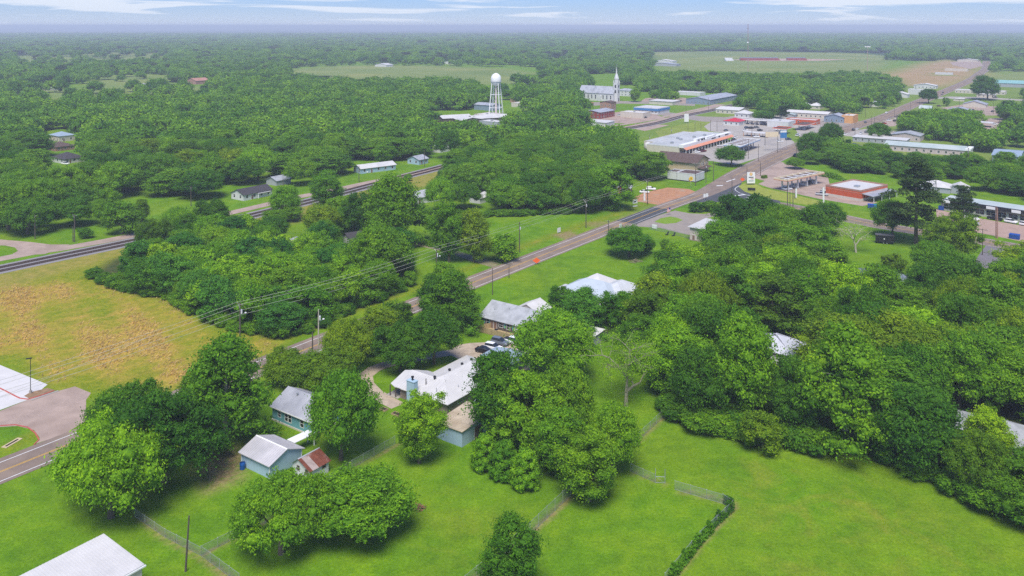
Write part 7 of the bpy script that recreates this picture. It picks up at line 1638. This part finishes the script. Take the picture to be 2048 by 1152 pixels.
RD_ = ['round0', 'round1', 'round2', 'round3', 'wide0', 'wide1', 'oval0', 'oval1', 'oval2']
fill(R_WOOD, 10.5, (11, 17.5), (12, 19), RD_+['cone0'], ['mid', 'mid', 'dark', 'olive', 'olive', 'bright', 'dark', 'mid', 'yellow-green'], 21)
fill(C_WOOD, 6.8, (7.5, 12), (8, 11.5), ['small0', 'small1', 'small2', 'round0', 'round2', 'oval1'], ['mid', 'bright', 'bright', 'bright', 'yellow-green', 'blue-green'], 22)
fill([(832,415),(880,432),(960,432),(1060,428),(1150,425),(1180,428),(1200,412),(1320,368),(1332,345),(1318,312),(1250,285),(1150,280),(1000,312),(890,350),(870,380)], 10.5, (11, 15.5), (12, 16), RD_, ['mid', 'mid', 'bright', 'dark', 'bright'], 23)
fill([(560,470),(640,478),(700,470),(760,440),(830,425),(835,400),(760,405),(700,432),(640,440)], 10, (9, 14), (9, 13), RD_, ['mid', 'dark', 'bright', 'olive'], 24, .8)
fill([(240,520),(330,505),(480,462),(600,428),(640,418),(650,450),(560,480),(480,490),(380,500),(300,512)], 9, (6, 10), (7, 10), ['small0', 'small1', 'round1'], ['mid', 'bright', 'olive'], 25, .55)
fill([(-300,470),(0,462),(110,450),(160,425),(185,395),(300,396),(420,398),(460,404),(500,395),(560,388),(640,368),(700,352),(780,334),(880,322),(1000,296),(1090,274),(1200,254),(1280,236),(1180,212),(1145,200),(900,176),(500,176),(-300,190)], 13.0, (11, 17), (14, 22), RD_+['round1', 'round3', 'wide1'], ['mid', 'mid', 'dark', 'dark', 'bright', 'olive', 'yellow-green'], 26, .82)
fill([(1130,206),(1160,196),(1240,190),(1300,186),(1400,182),(1440,200),(1500,226),(1560,232),(1600,222),(1640,206),(1720,205),(1770,212),(1830,190),(1850,172),(1700,158),(1500,156),(1300,156),(1100,160)], 12, (10, 15), (12, 17), RD_, ['mid', 'dark', 'dark', 'bright'], 27, .9)
fill([(1545,322),(1640,342),(1700,350),(1790,352),(1870,345),(1945,348),(2060,342),(2300,360),(2300,452),(2060,430),(1995,418),(1955,395),(1870,378),(1800,372),(1790,352),(1640,352),(1560,334)], 10.5, (8, 13), (10, 14), RD_, ['mid', 'bright', 'bright', 'dark', 'olive'], 28, .9)
fill([(1560,332),(1640,345),(1700,352),(1790,356),(1870,352),(1945,352),(2060,346),(2060,380),(1995,400),(1955,385),(1870,372),(1800,368),(1790,356),(1640,354)], 9, (5.5, 8.5), (8, 11), RD_, ['mid', 'bright', 'bright', 'dark'], 38, .9)
fill([(1700,318),(1790,322),(1900,326),(1945,330),(1940,350),(1800,352),(1700,345)], 10, (6, 8.5), (9, 12), RD_, ['mid', 'bright', 'dark'], 39, .85)
fill([(1810,262),(1850,285),(1860,300),(1930,306),(2010,306),(2040,300),(1990,270),(1960,258),(1900,250),(1840,244)], 10.5, (10, 14), (12, 16), RD_, ['dark', 'mid', 'dark', 'bright'], 29)
fill([(1640,305),(1700,312),(1760,318),(1800,330),(1800,345),(1700,345),(1600,325)], 10, (8, 12), (10, 14), RD_, ['mid', 'bright'], 30)
fill([(1700,455),(1745,470),(1830,480),(1880,500),(1890,530),(1850,530),(1800,545),(1740,530),(1690,500)], 13, (7, 10), (8, 11), RD_, ['mid', 'olive'], 31, .25)
fill([(1940,200),(2060,190),(2300,200),(2300,250),(2048,290),(2020,262)], 15, (9, 13), (11, 15), RD_, ['dark', 'mid'], 32, .28)
fill([(1430,212),(1520,196),(1640,196),(1740,200),(1850,178),(1900,160),(2100,150),(2400,200),(2400,310),(2060,300),(1850,300),(1740,300),(1640,262),(1540,236)], 14, (8, 14), (10, 17), RD_, ['dark', 'mid', 'bright', 'dark'], 35, .5)
fill([(1400,410),(1450,440),(1500,455),(1600,455),(1700,475),(1720,520),(1640,540),(1480,500),(1420,480)], 10.5, (9, 13), (11, 14), RD_, ['mid', 'bright', 'dark'], 33, .85)
if 0: fill([(560,800),(640,810),(720,760),(700,700),(620,740),(560,760)], 9, (5, 7), (8, 10), ['small0', 'wide0'], ['olive'], 34, .5)

cx_ = np.array([c[0] for c in CAND]); cy_ = np.array([c[1] for c in CAND]); fm_ = np.maximum.reduce([poly_mask(cx_, cy_, f, 12) for f in FARFIELDS+[FIELD1, FIELD2, FIELD3, CROP]]); rf_ = random.Random(77)
CAND = [c for c, m_ in zip(CAND, fm_) if m_ < .5 or rf_.random() < .14]
def vis(c): return c[2]*FPX/c[1] if abs(c[0]) < 0.60*c[1]+12 else 0
CAND.sort(key=vis, reverse=True)
NSINGLE = 300-sum(1 for t in TREES)
for c in CAND[:NSINGLE]: tree_at(c[0], c[1], c[2], c[3], c[4], c[5])
REST = [(c[0], c[1], c[2], c[3]) for c in CAND[NSINGLE:]]

# labels of the generated trees: look, place beside something one can find
MARKS = [('the half-dead tree', 1250, 780), ('the white-roofed right-wood house', 1578, 712), ('the tallest yellow green tree', 1695, 780), ('the grey-roofed corner house', 2030, 880), ('the hip-roofed house', 1190, 585), ('the very tall dark pine', 1832, 420), ('the black trailer', 1770, 478),
 ('the side street', 1978, 520), ('the pink metal building', 1395, 470), ('the shop row', 1960, 430), ('the red store', 1720, 385), ('the cream fuel canopy', 1595, 360), ('the long grey-roofed building', 1860, 305), ('the open pavilion', 1980, 246), ('the round olive shrub', 1525, 870), ('the curved lawn edge', 1880, 960),
 ('the buried white cottage', 592, 490), ('the left pole of the dry meadow', 480, 650), ('the pale two-transformer pole', 637, 660), ('the bright yellowish round tree', 762, 520), ('the young wood corner by the railway', 230, 540), ('the massive dark tree', 785, 430), ('the black-roofed house', 485, 385), ('the pale blue house', 735, 332), ('the grey-gabled white house', 832, 392),
 ('the water tower', 992, 190), ('the church', 1205, 175), ('the red dirt lot', 1310, 395), ('the lone white roof', 960, 396), ('the lawn transformer pole', 1172, 430), ('the pale-crossarmed pole', 149, 440), ('the cream left-edge house', 115, 270), ('the black-roofed left-edge house', 120, 315), ('the left lawn', 260, 430), ('the shopping strip', 1350, 290), ('the white warehouses below the tower', 920, 232), ('the brown-roofed hall', 1365, 325), ('the small blue cottage', 838, 318), ('the middle of the young wood', 400, 600), ('the wood-buried white roof', 878, 294), ('the hidden white-roofed house', 560, 335), ('the railway curve', 640, 390), ('the bent gravel driveway', 740, 760), ('the loop driveway', 1390, 440), ('the red canopies', 1600, 240)]
def assign_labels(items, noun='tree'):
    B = {}
    for t in items:
        s = FPX/t[2]; fx = CX+t[1]*s; fy = HY+(CH-t[3]*.5)*s; best = min(MARKS, key=lambda m: ((m[1]-fx))**2+((m[2]-fy)*1.5)**2); dx, dy = fx-best[1], (fy-best[2])*1.5
        d = ('right of' if dx > 0 else 'left of') if abs(dx) > abs(dy) else ('in front of' if dy > 0 else 'behind'); B.setdefault((best[0], d), []).append((math.hypot(dx, dy), t))
    OR = ['nearest', 'second nearest', 'third nearest', 'fourth nearest', 'fifth nearest', 'sixth nearest', 'seventh nearest', 'eighth nearest', 'ninth nearest', 'tenth nearest']
    for (m, d), L in B.items():
        L.sort(key=lambda q: q[0])
        for i, (_, t) in enumerate(L):
            o = OR[i] if i < 10 else '%dth nearest' % (i+1)
            o = o.replace('nearest nearest', 'nearest')
            tag(t[0], '%s %s %s, %s %s %s' % (SHADE_WORD[t[6]], t[5], noun, o, d, m), 'tree', 'trees of the woods and yards')
assign_labels([t for t in TREES if t[8]])

# the rest of the wood as one mass: instances on points
def gn_scatter(name, label, cat, pts, scl, rot, idx, srcs):
    me = bpy.data.meshes.new(name+'_points'); me.vertices.add(len(pts)); me.vertices.foreach_set('co', np.asarray(pts, np.float32).ravel())
    a = me.attributes.new('scl', 'FLOAT_VECTOR', 'POINT'); a.data.foreach_set('vector', np.asarray(scl, np.float32).ravel())
    a = me.attributes.new('rot', 'FLOAT', 'POINT'); a.data.foreach_set('value', np.asarray(rot, np.float32))
    a = me.attributes.new('idx', 'INT', 'POINT'); a.data.foreach_set('value', np.asarray(idx, np.int32))
    me.update(); o = link(name, me); tag(o, label, cat, kind='stuff')
    ng = bpy.data.node_groups.new(name+'_scatter', 'GeometryNodeTree'); ng.interface.new_socket('Geometry', in_out='INPUT', socket_type='NodeSocketGeometry'); ng.interface.new_socket('Geometry', in_out='OUTPUT', socket_type='NodeSocketGeometry')
    n_, l_ = ng.nodes, ng.links; gi, go = n_.new('NodeGroupInput'), n_.new('NodeGroupOutput'); join = n_.new('GeometryNodeJoinGeometry')
    def na(nm, ty):
        q = n_.new('GeometryNodeInputNamedAttribute'); q.data_type = ty; q.inputs['Name'].default_value = nm; return q.outputs['Attribute']
    S, R, I = na('scl', 'FLOAT_VECTOR'), na('rot', 'FLOAT'), na('idx', 'INT'); cx = n_.new('ShaderNodeCombineXYZ'); l_.new(R, cx.inputs[2])
    for k, (src) in enumerate(srcs):
        so = bpy.data.objects.new('tree_form', src[0]); so.color = src[1]
        oi = n_.new('GeometryNodeObjectInfo'); oi.inputs['Object'].default_value = so; oi.inputs['As Instance'].default_value = True
        ip = n_.new('GeometryNodeInstanceOnPoints'); cmpn = n_.new('FunctionNodeCompare'); cmpn.data_type = 'INT'; cmpn.operation = 'EQUAL'; l_.new(I, cmpn.inputs['A'] if 'A' in cmpn.inputs else cmpn.inputs[2])
        [s for s in cmpn.inputs if s.enabled and s.name == 'B'][0].default_value = k
        l_.new(gi.outputs[0], ip.inputs['Points']); l_.new(cmpn.outputs[0], ip.inputs['Selection']); l_.new(oi.outputs['Geometry'], ip.inputs['Instance']); l_.new(cx.outputs[0], ip.inputs['Rotation']); l_.new(S, ip.inputs['Scale']); l_.new(ip.outputs[0], join.inputs[0])
    l_.new(join.outputs[0], go.inputs[0]); m = o.modifiers.new('scatter', 'NODES'); m.node_group = ng; return o
rng = np.random.default_rng(33); PT, SL, RT, IX = [], [], [], []
FKEYS = ['far0', 'far1', 'far2', 'round0', 'oval1', 'farpine', 'far0', 'far1', 'far2']; FCOL = [SHADES['mid'], SHADES['dark'], SHADES['mid'], SHADES['mid'], SHADES['mid'], SHADES['dark'], SHADES['blue-green'], SHADES['dark'], SHADES['dark']]
for x, y, h, w in REST:
    k = int(rng.choice([0, 1, 2, 6, 7, 8])) if y > 520 else int(rng.choice([3, 4])); q = PROTO[FKEYS[k]]; PT.append((x, y, 0)); SL.append((w/q[3], w/q[3], h/q[2])); RT.append(rng.uniform(0, 6.28)); IX.append(k)
def ring(y0, y1, sp, hr, wr, prob, keepchk=True):
    y = y0
    while y < y1:
        wd = .66*y+40; xs = np.arange(-wd, wd, sp)+rng.uniform(-.42, .42, len(np.arange(-wd, wd, sp)))*sp; ys = y+rng.uniform(-.42, .42, len(xs))*sp
        fld = sum(poly_mask(xs, ys, f, 20)*(1 if i < 4 else .9) for i, f in enumerate([FIELD1, FIELD2, CROP, FIELD3]+FARFIELDS))
        nzv_ = np.sin(xs*.0047+1.3*np.sin(ys*.0021))+np.sin(ys*.006+xs*.0013)
        ff = sum(poly_mask(xs, ys, f, 20) for f in FARFIELDS)
        for x_, y_, f_, v_, ff_ in zip(xs, ys, fld, nzv_, ff):
            if f_ > .45 and not (ff_ > .45 and rng.uniform() < .07): continue
            if rng.uniform() > prob(x_, y_, v_): continue
            h, w = rng.uniform(*hr), rng.uniform(*wr)
            if keepchk and blocked(x_, y_, h, w): continue
            k = int(rng.choice([0, 1, 2, 5, 6, 7, 8], p=[.13, .2, .05, .10, .17, .15, .2])); q = PROTO[FKEYS[k]]; PT.append((x_, y_, 0)); SL.append((w/q[3], w/q[3], h/q[2])); RT.append(rng.uniform(0, 6.28)); IX.append(k)
        y += sp*.9
def p_town(x, y, v): 
    px_ = CX+x*FPX/y
    if y < 1130: return 0.0 if px_ < 1300 else .8
    return .95 if v > -.75 else .22
ring(600, 1090, 14, (8, 13), (9, 14), p_town)
ring(1090, 1900, 15, (9, 17), (11, 23), p_town)
ring(1900, 3300, 21, (11, 20), (17, 32), lambda x, y, v: .93 if v > -1.5 else .6)
ring(3300, 7500, 42, (15, 22), (42, 56), lambda x, y, v: .97)
print('DBG', sum(1 for c in CAND if 1500 < CX+c[0]*FPX/c[1] < 1640 and 200 < HY+CH*FPX/c[1] < 240)); print('woodland instances', len(PT), 'single trees', len(TREES))
gn_scatter('woodland', 'woodland spreading from the town out to the horizon', 'woodland', PT, SL, RT, IX, [(PROTO[k][0], c) for k, c in zip(FKEYS, FCOL)])
# undergrowth along the wood edges and under the crowns
PT, SL, RT, IX = [], [], [], []
def scatter_under(poly, n, hr, seed, edge=None, keep=False):
    P = Gp(poly); x0, x1, y0, y1 = min(p.x for p in P), max(p.x for p in P), min(p.y for p in P), max(p.y for p in P); g = np.random.default_rng(seed); k = 0; tries = 0
    while k < n and tries < n*12:
        tries += 1; x, y = g.uniform(x0, x1), g.uniform(y0, y1)
        if not in_poly(x, y, poly) or abs(x) > .66*y+20: continue
        h = g.uniform(*hr); w = h*g.uniform(1.1, 1.8)
        if blocked(x, y, h, w) : continue
        i = int(g.integers(0, 3)); q = PROTO['bush0' if i < 2 else 'small1']; PT.append((x, y, -.1)); SL.append((w/q[3], w/q[3], h/q[2])); RT.append(g.uniform(0, 6.28)); IX.append(i); k += 1
scatter_under(R_WOOD, 900, (2.0, 5.0), 41); scatter_under(C_WOOD, 420, (2.0, 4.2), 42)
def along(pts, n, off, hr, seed):
    L = smooth_line(Gp(pts), 3); g = np.random.default_rng(seed)
    for _ in range(n):
        i = int(g.integers(0, len(L)-1)); c = L[i].lerp(L[i+1], g.uniform()); h = g.uniform(*hr); w = h*g.uniform(1.0, 1.7); k = int(g.integers(0, 3)); q = PROTO['bush0' if k < 2 else 'small1']
        PT.append((c.x+g.uniform(-off, off), c.y+g.uniform(-off, off), -.1)); SL.append((w/q[3], w/q[3], h/q[2])); RT.append(g.uniform(0, 6.28)); IX.append(k)
along([(1345,828),(1420,855),(1500,872),(1570,884),(1640,897),(1700,902),(1755,895),(1800,925),(1850,950),(1950,990),(2048,1035),(2150,1075)], 230, 2.2, (1.6, 4.2), 43)
along([(185,550),(240,580),(330,597),(440,646),(560,673),(640,652),(720,614),(800,580)], 130, 1.8, (1.5, 3.2), 44)
along([(840,428),(960,433),(1060,430),(1150,426),(1185,422)], 70, 1.5, (1.5, 3), 45); along([(1240,640),(1262,700),(1335,780)], 40, 3, (1.5, 4), 46)
gn_scatter('undergrowth', 'undergrowth and low shrubs along the feet of the woods', 'undergrowth', PT, SL, RT, IX, [(PROTO['bush0'][0], SHADES['mid']), (PROTO['bush0'][0], SHADES['dark']), (PROTO['small1'][0], SHADES['mid'])])

# ------------------------------------------------------------------ haze: one closed box of pale even air
hz = bpy.data.materials.new('haze_air'); hz.use_nodes = True; hn, hl = hz.node_tree.nodes, hz.node_tree.links; hn.clear()
ho = hn.new('ShaderNodeOutputMaterial'); pv = hn.new('ShaderNodeVolumePrincipled'); pv.inputs['Color'].default_value = (0.80, 0.88, 0.99, 1); pv.inputs['Density'].default_value = 0.00018; pv.inputs['Anisotropy'].default_value = 0.0
hl.new(pv.outputs[0], ho.inputs['Volume'])
mb = MB(); mb.box(-46500, -400, -26, 46500, 63500, 96); o = mb.build('haze', hz); tag(o, kind='stuff')
